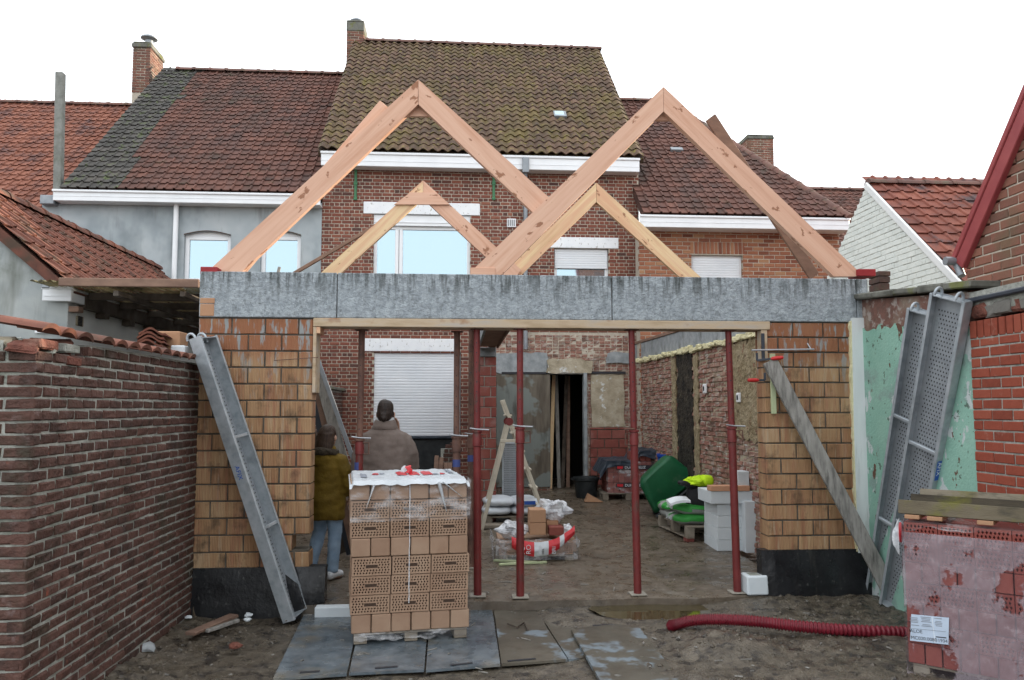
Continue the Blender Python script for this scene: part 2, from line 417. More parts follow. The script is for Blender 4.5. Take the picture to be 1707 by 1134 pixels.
m_concrete_beam = mat('precast_grey_concrete', [C(.23, .26, .28), C(.30, .335, .36), C(.36, .40, .425)], ns=18, cc=.6, bump=1., bs=38, bd=.02, over=[(C(.11, .12, .12), 30, .54, .66, (1, 1, .5), .45), (C(.44, .49, .52), 24, .57, .68, (1, 1, .6), .6), (C(.06, .068, .065), 7, .47, .60, (2.6, 1, .28), .85, ('Z', 2.66, 2.93, .35)), (C(.16, .17, .17), 34, .55, .62, (.6, 1, 1.5), .7, ('Z', 2.6, 2.5, .1))])
m_concrete_rough = mat('rough_grey_concrete', [C(.19, .21, .22), C(.33, .35, .36)], ns=7, bump=.6, over=[(C(.09, .09, .085), 6, .55, .7, (1, 1, .5), .7)])
m_floor = mat('muddy_screed', [C(.075, .058, .040), C(.112, .088, .063), C(.148, .122, .092)], ns=9, bump=.3, bs=85, bd=.008, rough=.5, rrough=.38, spec=.5, over=[(C(.05, .040, .03), 1.4, .52, .66, (1, 1, 1), .7), (C(.21, .20, .18), 2.6, .6, .75, (1, .6, 1), .5, ('Y', 7.9, 7.1)), (C(.04, .03, .022), 34, .62, .7, (1, .5, 1), .7)])
m_mud = mat('churned_mud', [C(.05, .04, .028), C(.09, .074, .053), C(.14, .118, .088)], ns=9, bump=.8, bs=60, bd=.018, rough=.48, rrough=.36, spec=.6, over=[(C(.018, .014, .011), 9, .52, .62, (1, 1, 1), .9), (C(.135, .112, .085), 2.6, .56, .7, (1, 1, 1), .7), (C(.19, .16, .125), 40, .64, .72, (1, 1, 1), .8)])
m_render = mat('blue_grey_render', [C(.25, .29, .31), C(.35, .39, .41), C(.43, .46, .47)], ns=1.1, bump=.15, over=[(C(.16, .19, .20), .9, .5, .68, (1.3, 1, .8), .7), (C(.17, .17, .16), 3, .56, .75, (2, 2, .3), .6)])
m_render_an = mat('stained_cement_render', [C(.22, .245, .25), C(.31, .335, .335), C(.38, .40, .39)], ns=2, bump=.25, over=[(C(.13, .14, .12), 2, .5, .68, (1.5, 1.5, .35), .8), (C(.07, .085, .05), 3, .5, .62, (1, 1, 1), .8, ('Z', 2.9, 3.5, .4))])
m_white_wall = mat('white_painted_wall', [C(.66, .68, .68), C(.74, .76, .75)], ns=2, bump=.15)
m_white_brick = mat('white_painted_brick', [C(.60, .64, .61), C(.72, .75, .71)], rnd=.4, ns=5, bump=.3, over=[(C(.42, .43, .37), 8, .6, .75, (1, 1, 1), .5)])
m_white_joint = mat('white_painted_joint', [C(.45, .47, .44), C(.55, .57, .53)], ns=5)
m_pvc = mat('white_plastic_trim', [C(.74, .76, .78), C(.80, .82, .84)], ns=3, rough=.4, bump=.02)
m_lintel = mat('white_painted_lintel', [C(.74, .77, .80), C(.82, .84, .85)], ns=5, bump=.3, over=[(C(.30, .28, .24), 22, .6, .66, (1, 1, .6), .7)])
m_shutter = mat('white_roller_shutter', [C(.70, .74, .78), C(.76, .79, .82)], rough=.4, ns=3, bump=.02)
m_zinc = mat('zinc_gutter', [C(.20, .22, .24), C(.30, .32, .34)], rough=.5, metal=.5, ns=5, bump=.05)
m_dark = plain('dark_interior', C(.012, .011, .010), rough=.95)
m_tile_moss = mat('mossy_pantile', [C(.045, .032, .023), C(.11, .067, .046), C(.17, .10, .068)], rnd=.65, ns=10, bump=.5, rough=.9, over=[(C(.14, .115, .028), 2.2, .46, .70, (1, .6, .6), .6), (C(.22, .19, .038), 11, .56, .68, (1, 1, 1), .7), (C(.04, .032, .022), 14, .5, .7, (1, 1, 1), .75)])
m_tile_brown = mat('brown_red_flat_tile', [C(.048, .03, .025), C(.115, .052, .039), C(.175, .076, .054)], rnd=.55, ns=3, bump=.35, rough=.85, over=[(C(.035, .036, .032), .7, .52, .68, (1, .5, .5), .7), (C(.05, .065, .03), 4, .6, .75, (1, 1, 1), .4), (C(.07, .05, .048), 1.4, .5, .7, (1, .6, .6), .5)])
m_tile_slate = mat('lichened_dark_tile', [C(.036, .034, .031), C(.062, .058, .053), C(.10, .088, .078)], rnd=.5, ns=4, bump=.4, over=[(C(.10, .13, .045), 5, .55, .68, (1, 1, 1), .7)])
m_tile_red = mat('weathered_red_tile', [C(.12, .052, .038), C(.22, .085, .055), C(.29, .12, .078)], rnd=.55, ns=5, bump=.35, over=[(C(.06, .045, .05), 2.2, .5, .68, (1, 1, 1), .75)])
m_tile_annex = mat('red_brown_tile', [C(.075, .036, .028), C(.16, .062, .042), C(.24, .095, .06)], rnd=.5, ns=6, bump=.4, over=[(C(.05, .045, .032), 4, .5, .66, (1, 1, 1), .7)])
m_tile_shed = mat('bright_red_tile', [C(.07, .035, .032), C(.16, .054, .038), C(.22, .074, .05), C(.26, .10, .066)], rnd=.45, ns=3, bump=.3, over=[(C(.055, .05, .055), 2.4, .52, .64, (1, 1, 1), .8)])
m_ridge = mat('ridge_tile_clay', [C(.10, .06, .052), C(.19, .095, .075)], rnd=.6, ns=8, bump=.4, over=[(C(.11, .11, .07), 6, .5, .7, (1, 1, 1), .6)])
m_tim = mat('fresh_sawn_fir', [C(.50, .255, .155), C(.60, .34, .21), C(.64, .39, .25)], rnd=.5, ns=3, st=(2, 2, 2), bump=.2, bs=30, rough=.7, over=[(C(.42, .19, .10), 2.2, .5, .7, (1, 1, 1), .6), (C(.24, .10, .05), 9, .66, .70, (1, 1, 1), .85)])
m_tim_y = mat('yellow_sapwood_fir', [C(.60, .42, .22), C(.68, .50, .29), C(.60, .33, .21)], ns=3, bump=.2, rough=.7, over=[(C(.56, .29, .17), 3, .52, .7, (1, 1, 1), .7), (C(.26, .12, .06), 9, .66, .70, (1, 1, 1), .85)])
m_tim_b = mat('brown_weathered_timber', [C(.16, .10, .075), C(.26, .165, .12)], ns=4, st=(1, 1, 3), bump=.3)
m_tim_g = mat('grey_weathered_timber', [C(.13, .125, .115), C(.24, .23, .21), C(.30, .29, .27)], ns=6, st=(4, 4, .6), bump=.5, bs=40, over=[(C(.06, .055, .05), 8, .55, .7, (3, 3, .5), .7)])
m_tim_old = mat('old_form_timber', [C(.34, .25, .155), C(.46, .36, .25), C(.40, .36, .31)], ns=4, st=(.5, 2, 3), bump=.3, over=[(C(.26, .12, .055), 3, .58, .68, (.8, 1, 1), .8)])
m_tim_moss = mat('mossy_scaffold_board', [C(.03, .024, .018), C(.13, .108, .072), C(.27, .235, .18)], rnd=.72, ns=3, st=(.6, 1, 4), bump=.5, bs=45, bst=(.4, 1, 4), over=[(C(.15, .145, .025), 4, .52, .66, (.6, 1, 1), .8), (C(.05, .045, .035), 6, .52, .68, (.5, 1, 2), .8)])
m_tim_dark = mat('dark_damp_timber', [C(.035, .028, .022), C(.075, .058, .045), C(.11, .095, .08)], ns=5, bump=.4)
m_tim_gn = mat('pale_green_treated_batten', [C(.36, .42, .24), C(.46, .50, .32)], ns=4, bump=.2)
m_pallet_wood = mat('pallet_wood', [C(.13, .11, .085), C(.21, .18, .14), C(.27, .24, .20)], ns=5, bump=.4)
m_galv = mat('galvanised_steel', [C(.30, .34, .37), C(.40, .44, .47), C(.47, .50, .53)], ns=10, rough=.48, metal=.45, spec=.4, bump=.15, bs=60, over=[(C(.22, .24, .25), 5, .55, .7, (1, 1, 1), .5), (C(.50, .52, .53), 25, .6, .7, (1, 1, 1), .4)])
m_galv_dk = mat('dull_galvanised_web', [C(.26, .28, .30), C(.34, .365, .385)], ns=10, rough=.6, metal=.3, bump=.15)
m_redsteel = mat('red_oxide_steel', [C(.115, .019, .019), C(.165, .028, .026)], ns=8, rough=.5, bump=.12, over=[(C(.075, .045, .035), 9, .57, .68, (1, 1, .5), .85), (C(.30, .22, .18), 40, .68, .74, (1, 1, 1), .7)])
m_rust = mat('rusty_brown_steel', [C(.07, .038, .03), C(.115, .06, .045), C(.16, .085, .06)], ns=8, rough=.7, bump=.2, over=[(C(.22, .19, .16), 12, .62, .72, (1, 1, .5), .6)])
m_gal_plate = plain('dusty_steel_plate', C(.27, .25, .21), rough=.8)
m_bluepaint = plain('blue_marker_paint', C(.04, .06, .19), rough=.7)
m_membrane = mat('black_bitumen_membrane', [C(.009, .009, .010), C(.02, .021, .023)], rough=.42, rrough=.2, ns=5, bump=.35, bs=14, bd=.02, over=[(C(.10, .10, .095), 26, .62, .72, (1, 1, .7), .5), (C(.09, .085, .07), 3, .6, .75, (4, 1, .3), .4)])
m_green = mat('peeling_mint_paint', [C(.20, .38, .305), C(.27, .46, .375)], ns=2.5, bump=.5, bs=40, bd=.012, over=[(C(.22, .31, .28), 2.4, .56, .64, (1, 1, 1), .9), (C(.48, .52, .52), 3.4, .575, .60, (1, 1.5, 1), .95), (C(.12, .06, .04), 4.6, .625, .64, (1, 1.4, .8), 1.), (C(.07, .09, .07), 12, .63, .65, (1, 1, 1), .8)])
m_plaster_dirty = mat('dirty_plaster', [C(.27, .23, .16), C(.37, .32, .235), C(.45, .40, .31)], ns=5, bump=.6, bs=25, bd=.015, over=[(C(.60, .62, .61), 7, .6, .66, (1, 1, 1), .9), (C(.10, .08, .06), 6, .6, .75, (1, 1, 1), .6)])
m_plywood = mat('grey_brown_boarding', [C(.085, .07, .055), C(.13, .11, .085), C(.17, .15, .12)], ns=2.5, st=(3, 3, .5), bump=.25, over=[(C(.20, .23, .22), 1.1, .5, .53, (1, 1, 1), .75), (C(.055, .045, .036), 3, .55, .7, (2, 2, .4), .7)])
m_pur = mat('pur_foam', [C(.58, .53, .30), C(.72, .68, .46)], ns=12, bump=.8, bs=30, bd=.02)
m_insul = mat('white_insulation', [C(.60, .64, .64), C(.70, .73, .73)], ns=3, st=(3, 3, .4), bump=.15, over=[(C(.40, .42, .40), 5, .58, .75, (3, 3, .4), .6)])
m_oldbrick_edge = mat('broken_brick_edge', [C(.09, .035, .026), C(.17, .062, .044), C(.22, .12, .09)], ns=9, bump=1., bs=25, bd=.03)
m_redblock = mat('red_clay_block', [C(.15, .04, .034), C(.22, .065, .05), C(.27, .11, .09)], rnd=.6, ns=6, bump=.4, over=[(C(.30, .21, .19), 3, .55, .72, (1, 1, 1), .6)])
m_block_stack = mat('pale_tan_block', [C(.245, .15, .10), C(.31, .205, .14), C(.36, .255, .18)], rnd=.5, ns=5, bump=.25, bs=60)
m_block_orange = mat('orange_tan_block', [C(.36, .20, .115), C(.44, .27, .165)], rnd=.5, ns=5, bump=.25, bs=60)
m_hole = plain('block_hole', C(.05, .03, .02), rough=.95)
m_wrap_clear = mat('clear_shrink_wrap', [C(.70, .70, .72), C(.85, .86, .88)], rough=.22, spec=.5, ns=8, bump=.5, bs=18, bd=.02, alpha=(5, .48, .66, .04, .42, (1, 1, 2)))
m_wrap_white = mat('white_printed_film', [C(.48, .52, .55), C(.58, .61, .64)], rough=.3, ns=8, bump=.4, bs=16, bd=.02)
m_wrap_haze = mat('misted_shrink_wrap', [C(.30, .24, .27), C(.44, .38, .42)], rough=.16, spec=.6, ns=2.6, bump=.7, bs=9, bd=.05, bst=(1, 1, .35), alpha=(2.6, .44, .462, .06, .50, (1, 1, 1)))
m_film_lt = mat('crumpled_clear_film', [C(.58, .60, .64), C(.80, .82, .84)], rough=.25, ns=9, bump=.6, bs=14, bd=.03, alpha=(7, .4, .6, .45, .95, (1, 1, 1)))
m_film_red = plain('red_film_print', C(.52, .025, .035), rough=.35)
m_ink = plain('black_print', C(.02, .02, .025), rough=.6)
m_ink_grey = plain('grey_print', C(.22, .24, .28), rough=.6)
m_paper = plain('white_paper', C(.74, .77, .80), rough=.6)
m_label = plain('pale_blue_label', C(.44, .52, .63), rough=.5)
m_plate = mat('dark_ground_plate', [C(.05, .066, .078), C(.10, .122, .14), C(.165, .19, .21)], ns=5, rough=.3, rrough=.25, spec=.45, bump=.25, bs=40, over=[(C(.20, .165, .11), 2.0, .56, .7, (1, 1, 1), .75), (C(.16, .135, .10), 22, .6, .7, (1, 1, 1), .5), (C(.16, .18, .19), 4.5, .58, .7, (1, 1, 1), .7)])
m_plate_mud = mat('muddy_ground_plate', [C(.06, .052, .04), C(.09, .08, .062), C(.12, .108, .085)], ns=2, rough=.55, rrough=.25, bump=.35, bs=30, over=[(C(.20, .25, .29), 2.6, .56, .62, (1, 1, 1), .75), (C(.07, .055, .04), 5, .55, .7, (1, 1, 1), .7)])
m_hose = plain('dark_red_hose', C(.15, .010, .02), rough=.38)
m_water = bpy.data.materials.new('puddle_water'); m_water.use_nodes = True
_b = m_water.node_tree.nodes['Principled BSDF']; _b.inputs['Base Color'].default_value = C(.06, .047, .022); _b.inputs['Roughness'].default_value = .04; _b.inputs['Specular IOR Level'].default_value = .5
def glassmat(name, tint, refl):
    m = bpy.data.materials.new(name); m.use_nodes = True; n = m.node_tree.nodes; b = n['Principled BSDF']
    b.inputs['Base Color'].default_value = tint; b.inputs['Metallic'].default_value = refl; b.inputs['Roughness'].default_value = .03; b.inputs['Specular IOR Level'].default_value = .8
    return m
m_glass = glassmat('coated_window_glass', C(.36, .47, .52), .85)
m_bin = mat('green_plastic_bin', [C(.008, .075, .03), C(.014, .11, .046)], rough=.45, ns=5, bump=.1, over=[(C(.10, .14, .10), 4, .6, .75, (1, 1, 1), .5)])
m_blue = plain('blue_plastic_drum', C(.01, .07, .42), rough=.4)
m_blacktub = mat('black_plastic_tub', [C(.010, .013, .015), C(.03, .034, .036)], rough=.45, ns=8, bump=.15)
m_aac = mat('white_aerated_block', [C(.55, .60, .63), C(.64, .68, .70)], rnd=.4, ns=6, bump=.3, bs=80, over=[(C(.42, .42, .40), 5, .62, .78, (1, 1, 1), .5)])
m_bag_w = mat('white_cement_bag', [C(.50, .54, .58), C(.62, .66, .70)], rough=.4, ns=5, bump=.3, bs=12, bd=.02)
m_bag_g = mat('grey_cement_bag', [C(.20, .21, .20), C(.30, .31, .29)], rough=.55, ns=5, bump=.4, bs=14, bd=.02)
m_bag_gn = mat('green_bag_print', [C(.02, .19, .03), C(.05, .33, .06)], rough=.5, ns=5, bump=.4, bs=14, bd=.02)
m_hiviz = mat('hi_vis_yellow', [C(.42, .66, .01), C(.55, .80, .02)], rough=.7, ns=8, bump=.4, bs=25)
m_blackbag = plain('black_fabric_bag', C(.008, .008, .01), rough=.6, bump=.3)
m_tarp = mat('dark_blue_tarp', [C(.02, .028, .04), C(.05, .065, .085)], rough=.42, ns=5, bump=.5, bs=10, bd=.03)
m_coat = mat('taupe_wool_coat', [C(.145, .113, .098), C(.185, .15, .132)], rough=.95, ns=14, bump=.35, bs=180)
m_parka = mat('mustard_brown_parka', [C(.10, .062, .005), C(.16, .10, .010)], rough=.8, ns=6, bump=.6, bs=16, bd=.02)
m_jeans = mat('pale_blue_denim', [C(.20, .29, .40), C(.29, .39, .50)], rough=.85, ns=10, bump=.4, bs=18, bd=.015)
m_trouser = plain('dark_trousers', C(.02, .022, .03), rough=.9)
m_shoe = plain('white_sneaker', C(.62, .64, .66), rough=.5)
m_shoe_dk = plain('dark_shoe', C(.02, .02, .022), rough=.5)
m_skin = plain('skin', C(.42, .25, .18), rough=.55)
m_hair_dk = mat('dark_brown_hair', [C(.010, .007, .006), C(.045, .030, .024)], rough=.42, ns=14, st=(6, 6, .7), bump=.6, bs=60, bst=(6, 6, .6))
m_hair_br = mat('brown_hair', [C(.022, .012, .007), C(.06, .034, .02)], rough=.5, ns=14, st=(6, 6, .7), bump=.6, bs=60, bst=(6, 6, .6))
m_fur = mat('grey_brown_fur_trim', [C(.03, .024, .017), C(.085, .066, .045)], rough=1., ns=30, bump=1., bs=90, bd=.02)
m_scarf = plain('light_grey_scarf', C(.45, .47, .48), rough=.9)
m_iron_green = plain('green_painted_iron', C(.05, .17, .08), rough=.6)
m_flue = mat('grey_fibre_cement', [C(.16, .165, .15), C(.26, .265, .245)], ns=9, bump=.5, over=[(C(.10, .11, .07), 5, .5, .7, (1, 1, 1), .5)])
m_red_trim = mat('red_brown_metal_trim', [C(.25, .045, .05), C(.31, .065, .065)], rough=.5, ns=4, bump=.05)
m_coping = mat('mossy_concrete_coping', [C(.10, .10, .085), C(.19, .19, .165)], ns=6, bump=.6, over=[(C(.13, .14, .03), 5, .56, .66, (1, 1, 1), .8), (C(.04, .042, .035), 4, .5, .7, (1, 1, 1), .6)])
m_anthr = plain('anthracite_metal_coping', C(.035, .042, .055), rough=.45)
m_corrug = mat('mossy_fibre_sheet', [C(.20, .18, .08), C(.34, .30, .16)], ns=4, bump=.4, alpha=(3, .35, .65, .55, .85, (1, 1, 1)), over=[(C(.06, .055, .03), 5, .5, .65, (1, .3, 1), .8)])
m_stone = mat('rubble_stone', [C(.10, .095, .085), C(.22, .21, .19)], rnd=.7, ns=10, bump=.6)
m_clamp_red = plain('red_clamp_handle', C(.45, .02, .02), rough=.4)
m_steel = plain('bare_steel_rod', C(.35, .36, .38), rough=.4, metal=.6)
m_sand = mat('pale_clay_heap', [C(.20, .16, .10), C(.30, .245, .165)], ns=8, bump=.8, bs=30, bd=.02)

def fir(name, cols, rot, knots=True, yel=None):
    ov = [(C(.50, .25, .15), 2.6, .52, .7, (.35, 1, 5), .55)]
    if yel: ov.append((yel, 1.6, .46, .58, (.25, 1, 4), .8))
    ov.append((C(.27, .12, .065), 6.5, .625, .655, (.7, 1, 1.3), .9))
    return mat(name, cols, rnd=.35, ns=4, st=(.3, 1, 7), bump=.25, bs=20, bst=(.4, 1, 8), rough=.7, over=ov, rot=rot)
FIRP = [C(.54, .31, .21), C(.63, .39, .28), C(.68, .45, .33)]; FIRY = [C(.62, .44, .24), C(.70, .53, .32), C(.64, .41, .27)]
m_fir_l = fir('fir_rafter', FIRP, R(45)); m_fir_r = fir('fir_rafter_other', FIRP, R(-45)); m_firy_l = fir('pale_fir_rafter', FIRY, R(45), yel=C(.62, .36, .23)); m_firy_r = fir('pale_fir_rafter_other', FIRY, R(-45), yel=C(.60, .34, .21)); m_fir_h = fir('fir_collar', FIRP, 0.)
m_film_thin = mat('thin_torn_film', [C(.50, .50, .52), C(.70, .71, .73)], rough=.2, ns=9, bump=.6, bs=14, bd=.03, alpha=(7, .42, .64, .10, .7, (1, 1, 1)))
# ================================================================== ground
X_ = Vector((1, 0, 0)); Y_ = Vector((0, 1, 0)); Z_ = Vector((0, 0, 1))
YF, YH = 7.09, 14.2
PUD = aZ(1085, 1016, -.06)
def gz(x, y):
    "height of the muddy yard"
    b = -.125 + .085*min(1, max(0, (x-.6)/1.6))
    n = noise.fractal(Vector((x*1.6, y*1.6, .3)), 1., 2., 5)*.030 + noise.noise(Vector((x*5, y*5, 2)))*.020 + abs(noise.noise(Vector((x*11, y*11, 5))))*.034
    flat = 1.
    if -1.75 < x < 1.3 and 4.75 < y < 7.0: flat = .25
    if x < -1.7: b += .05*min(1, max(0, (-1.9-x)/.5))
    pd = ((x-PUD.x)/.50)**2 + ((y-PUD.y)/.27)**2
    if pd < 5: k_ = min(1, max(0, (pd-.7)/.7)); b0_ = -.105*(1-k_)-.062*k_; k_ = min(1, max(0, (pd-3)/2)); b = b0_*(1-k_)+b*k_; flat *= .08+.5*k_
    hp = ((x-2.02)/.33)**2 + ((y-5.75)/.28)**2
    if hp < 1.6: b += .075*max(0, 1-hp/1.6)
    if x > 2.3 and y > 6.5: b += .03*min(1, (x-2.3)/.3)*min(1, (y-6.5)/.4)
    if y > 7.06 and -2.3 < x < 3.95: b -= .2
    return b + n*flat
def axis(lo, hi, fine0, fine1, st, n_out):
    a = [fine0 + st*i for i in range(int((fine1-fine0)/st)+1)]
    l_ = [fine0 - (fine0-lo)*((i+1)/n_out)**2.6 for i in range(n_out)][::-1]; r_ = [a[-1] + (hi-a[-1])*((i+1)/n_out)**2.6 for i in range(n_out)]
    return l_+a+r_
gx = axis(-400, 400, -2.6, 4.3, .035, 14); gy = axis(-300, 500, 3.7, 7.1, .035, 14)
g = G()
for y in gy:
    for x in gx:
        z = gz(x, y) if (-2.9 < x < 4.6 and 3.2 < y < 7.2) else -.13
        g.v.append((x, y, z))
nx = len(gx)
g.f = [(j*nx+i, j*nx+i+1, (j+1)*nx+i+1, (j+1)*nx+i) for j in range(len(gy)-1) for i in range(nx-1)]
struct('ground', g, m_mud, smooth=True)
# concrete floor of the extension, rising a little to the house
g = G(); ys = [7.03+.1*i for i in range(74)]; xs = [-2.3+.1*i for i in range(57)]
def fh(x, y): return fz(y) + .006*noise.noise(Vector((x*1.3, y*1.3, 1)))
for y in ys:
    for x in xs:
        yy = y + (.05*noise.noise(Vector((x*2.1, 0, 3))) + .02*noise.noise(Vector((x*9, 0, 3))) if y < 7.05 else 0)
        g.v.append((x, yy, fh(x, y) - (.012 if y < 7.05 else 0)))
n0 = len(xs); g.f = [(j*n0+i, j*n0+i+1, (j+1)*n0+i+1, (j+1)*n0+i) for j in range(len(ys)-1) for i in range(n0-1)]
b0 = len(g.v)
for i, x in enumerate(xs): p = g.v[i]; g.v.append((p[0], p[1]-.01, -.2))
g.f += [(b0+i, b0+i+1, i+1, i) for i in range(n0-1)]
struct('floor', g, m_floor, smooth=True)
# puddle
g = G(); pc = PUD; k = 40; pts = []
for i in range(k):
    a = 2*math.pi*i/k; r = 1+.22*noise.noise(Vector((math.cos(a)*1.5, math.sin(a)*1.5, 7)))
    pts.append((pc.x+.52*math.cos(a)*r, pc.y+.33*math.sin(a)*r, -.066))
g.add(pts, [tuple(range(k))]); o = struct('puddle', g, m_water)

# ================================================================== main brick house
XL, XR = aY(537, 350, YH).x, aY(1065, 350, YH).x
house = thing('brick_house', 'tall dark red brick house with mossy pantile roof and white gutter board', 'house', ((XL+XR)/2, YH, 0))
z_top = aY(800, 283, YH).z + .05
W = XR-XL
def HO(px0, py0, px1, py1, Y=YH, x0=None, z0=0.):
    a, b, c, d = rY(px0, py0, px1, py1, Y); return (a-(XL if x0 is None else x0), b-(XL if x0 is None else x0), c-z0, d-z0)
w1 = HO(622, 358, 784, 475); w2 = HO(924, 414, 1015, 475); w3 = HO(622, 586, 768, 800)
w3 = (w3[0], w3[1], .25, w3[3])
dr = HO(917, 622, 976, 806); dr = (dr[0], dr[1], .2, dr[3])
old = HO(826, 557, 1066, 830); old = (old[0], W, 0, old[3])
g = G(); wall_slab(g, (XL, YH, 0), X_, -Y_, W, z_top, .3, [w1, w2, w3, dr])
g.box(XL, XL+.3, YH+.3, 22.2, -.1, z_top-.02, 0); g.box(XR-.3, XR, YH+.3, 22.2, -.1, z_top-.02, 0); g.box(XL, XR, 22.2, 22.5, -.1, z_top-.02, 0)
wall = part('wall', g, m_mortar_lt, house)
pcs = wall_bricks((XL, YH, .0), X_, -Y_, W, z_top, .184, .0666, .012, 'english', [w1, w2, w3, dr, old], seed=1)
emit('brick', pcs, m_brick_house, wall, 300, 'bricks')
# old inner brickwork laid bare over the ground-floor opening
pcs = wall_bricks((XL, YH, .0), X_, -Y_, W, old[3]-.02, .184, .062, .008, 'header', [(0, old[0], -1, 9), dr], seed=2, proud=.01, half=.11, jit=.005)
emit('brick', [p for p in pcs], m_brick_old, wall, 120, 'bricks')
# dark rooms behind the openings
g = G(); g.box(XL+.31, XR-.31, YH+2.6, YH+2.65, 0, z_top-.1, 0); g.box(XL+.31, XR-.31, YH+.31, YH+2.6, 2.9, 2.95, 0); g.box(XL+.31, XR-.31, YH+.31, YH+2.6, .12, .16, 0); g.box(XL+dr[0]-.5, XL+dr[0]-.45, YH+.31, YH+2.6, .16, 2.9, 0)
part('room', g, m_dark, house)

def window(parent, px, Y, frame_w=.06, mull=(), shutter=None, m_fr=None, glass=True, depth=.09, arch=0., x0=None, zrect=None):
    "white frame with panes set depth behind the wall face"
    a, b, c, d = zrect or rY(*px, Y); y0 = Y+depth; m_fr = m_fr or m_pvc
    fr = G(); fr.box(a, a+frame_w, y0, y0+.06, c, d, .006); fr.box(b-frame_w, b, y0, y0+.06, c, d, .006); fr.box(a+frame_w, b-frame_w, y0+.001, y0+.06, d-frame_w, d, .006); fr.box(a+frame_w, b-frame_w, y0+.001, y0+.06, c, c+frame_w, .006)
    f = part('window', fr, m_fr, parent)
    cuts = [a+frame_w] + [a+(b-a)*t for t in mull] + [b-frame_w]
    for t in mull:
        mg = G(); x = a+(b-a)*t; mg.box(x-.07, x-.005, y0-.012, y0+.05, c+frame_w, d-frame_w, .006); mg.box(x+.005, x+.07, y0-.012, y0+.05, c+frame_w, d-frame_w, .006); part('mullion', mg, m_fr, f)
    if glass:
        for i in range(len(cuts)-1):
            l_ = cuts[i]+(.07 if i else 0); r_ = cuts[i+1]-(.07 if i < len(cuts)-2 else 0)
            pg = G(); pg.box(l_, r_, y0+.03, y0+.045, c+frame_w, d-frame_w, 0); part('pane', pg, m_glass, f)
    return f
def shutter(parent, x0, x1, z0, z1, y, sl=.045):
    n = int((z1-z0)/sl); q = G(); slat = G(); slat.add([(0, 0, 0), (1, 0, 0), (1, -.004, .2), (1, -.0055, .5), (1, -.005, .85), (1, .002, .97), (0, -.004, .2), (0, -.0055, .5), (0, -.005, .85), (0, .002, .97)], [(0, 1, 2, 6), (6, 2, 3, 7), (7, 3, 4, 8), (8, 4, 5, 9)])
    s = G(); s.box(x0, x1, y+.004, y+.02, z0, z1, 0); base = part('roller_shutter', s, m_shutter, parent)
    for i in range(n):
        M = Matrix.Translation((x0, y, z0+i*sl)) @ Matrix.Diagonal((x1-x0, 1, sl, 1))
        if 'slat' not in TCACHE: me = slat.mesh('slat'); me.materials.append(m_shutter); TCACHE['slat'] = me
        link('slat', TCACHE['slat'], None, base, M)
    return base
def lintel(parent, px, Y, m=None, jag=.0):
    a, b, c, d = rY(*px, Y); g = G(); g.box(a, b, Y-.012, Y+.1, c, d, .008); return part('lintel', g, m or m_lintel, parent)

lintel(house, (606, 338, 800, 358), YH); lintel(house, (911, 396, 1031, 414), YH); lintel(house, (603, 565, 762, 586), YH)
a, b, c, d = rY(622, 358, 784, 475, YH)
f1 = window(house, None, YH, mull=(.26,), zrect=(a, b, c, d-.21))
s = G(); s.box(a, b, YH+.03, YH+.17, d-.21, d-.002, .006); s.box(a+.01, b-.01, YH+.018, YH+.03, d-.15, d-.143, 0); part('shutter_box', s, m_pvc, house)
a, b, c, d = rY(924, 414, 1015, 475, YH)
f2 = window(house, None, YH, zrect=(a, b, c, d)); shutter(house, a+.02, b-.02, aY(970, 447, YH).z, d-.01, YH+.06)
a, b, c, d = rY(622, 586, 768, 727, YH)
shutter(house, a+.01, b-.01, c, d-.005, YH+.05, .052)
s = G(); s.box(a+.01, b-.01, YH+.035, YH+.075, c-.05, c-.001, .008); part('shutter_rail', s, m_tarp, house)
s = G(); s.box(a+.01, b-.01, YH+.1, YH+.14, .26, c-.06, .01); part('lower_panel', s, m_blacktub, house)
# wall anchors, vent, lamp
for px in (593, 823):
    a, b, c, d = rY(px-2.2, 279, px+2.2, 334, YH); g = G(); g.box(a, b, YH-.03, YH+.0, c, d, .006); g.box(a-.012, b+.012, YH-.036, YH-.001, (c+d)/2-.03, (c+d)/2+.03, .005); g.box(a-.008, b+.008, YH-.034, YH-.001, c-.0, c+.05, .005); part('wall_anchor', g, m_iron_green, house)
a, b, c, d = rY(845, 365, 860, 379, YH); g = G(); g.box(a, b, YH-.02, YH, c, d, .004); vg = part('vent_grille', g, m_pvc, house)
for i in range(4):
    g = G(); x = a+(b-a)*(i+.65)/4.6; g.box(x-.008, x+.008, YH-.023, YH-.019, c+.02, d-.02, 0); part('slot', g, m_ink, vg)
a, b, c, d = rY(846, 418, 857, 431, YH); g = G(); g.box(a, b, YH-.12, YH, c, d, .02); part('wall_lamp', g, m_pvc, house); g = G(); g.box(b, b+.05, YH-.06, YH, c-.02, d+.1, .01); part('lamp_bracket', g, m_ink, house)
# gutter board and downpipe
YG = YH-.26
a, b, c, d = rY(535, 259, 1066, 281, YG); tilt = aY(1066, 267, YG).z - aY(535, 259, YG).z
g = G(); g.box(a, b, YG, YG+.03, c, d, .006); g.box(a-.01, b+.01, YG-.025, YG+.02, d-.035, d+.012, .008); g.box(a, b, YG+.03, YH-.02, c, c+.02, 0); g.box(a, b, YG-.006, YG-.001, c+.09, c+.096, 0)
part('gutter_board', g, m_pvc, house); ez = d
p0 = aY(876, 270, YH-.1); g = G(); g.tube([(p0.x, YH-.08, ez-.15), (p0.x, YH-.08, 2.8)], .042, 12); dp = part('downpipe', g, m_zinc, house)
a, b, c, d = rY(871, 262, 882, 283, YG-.05); g = G(); g.box(a, b, YG-.06, YG-.008, c-.05, d, .01); part('hopper', g, m_zinc, dp)
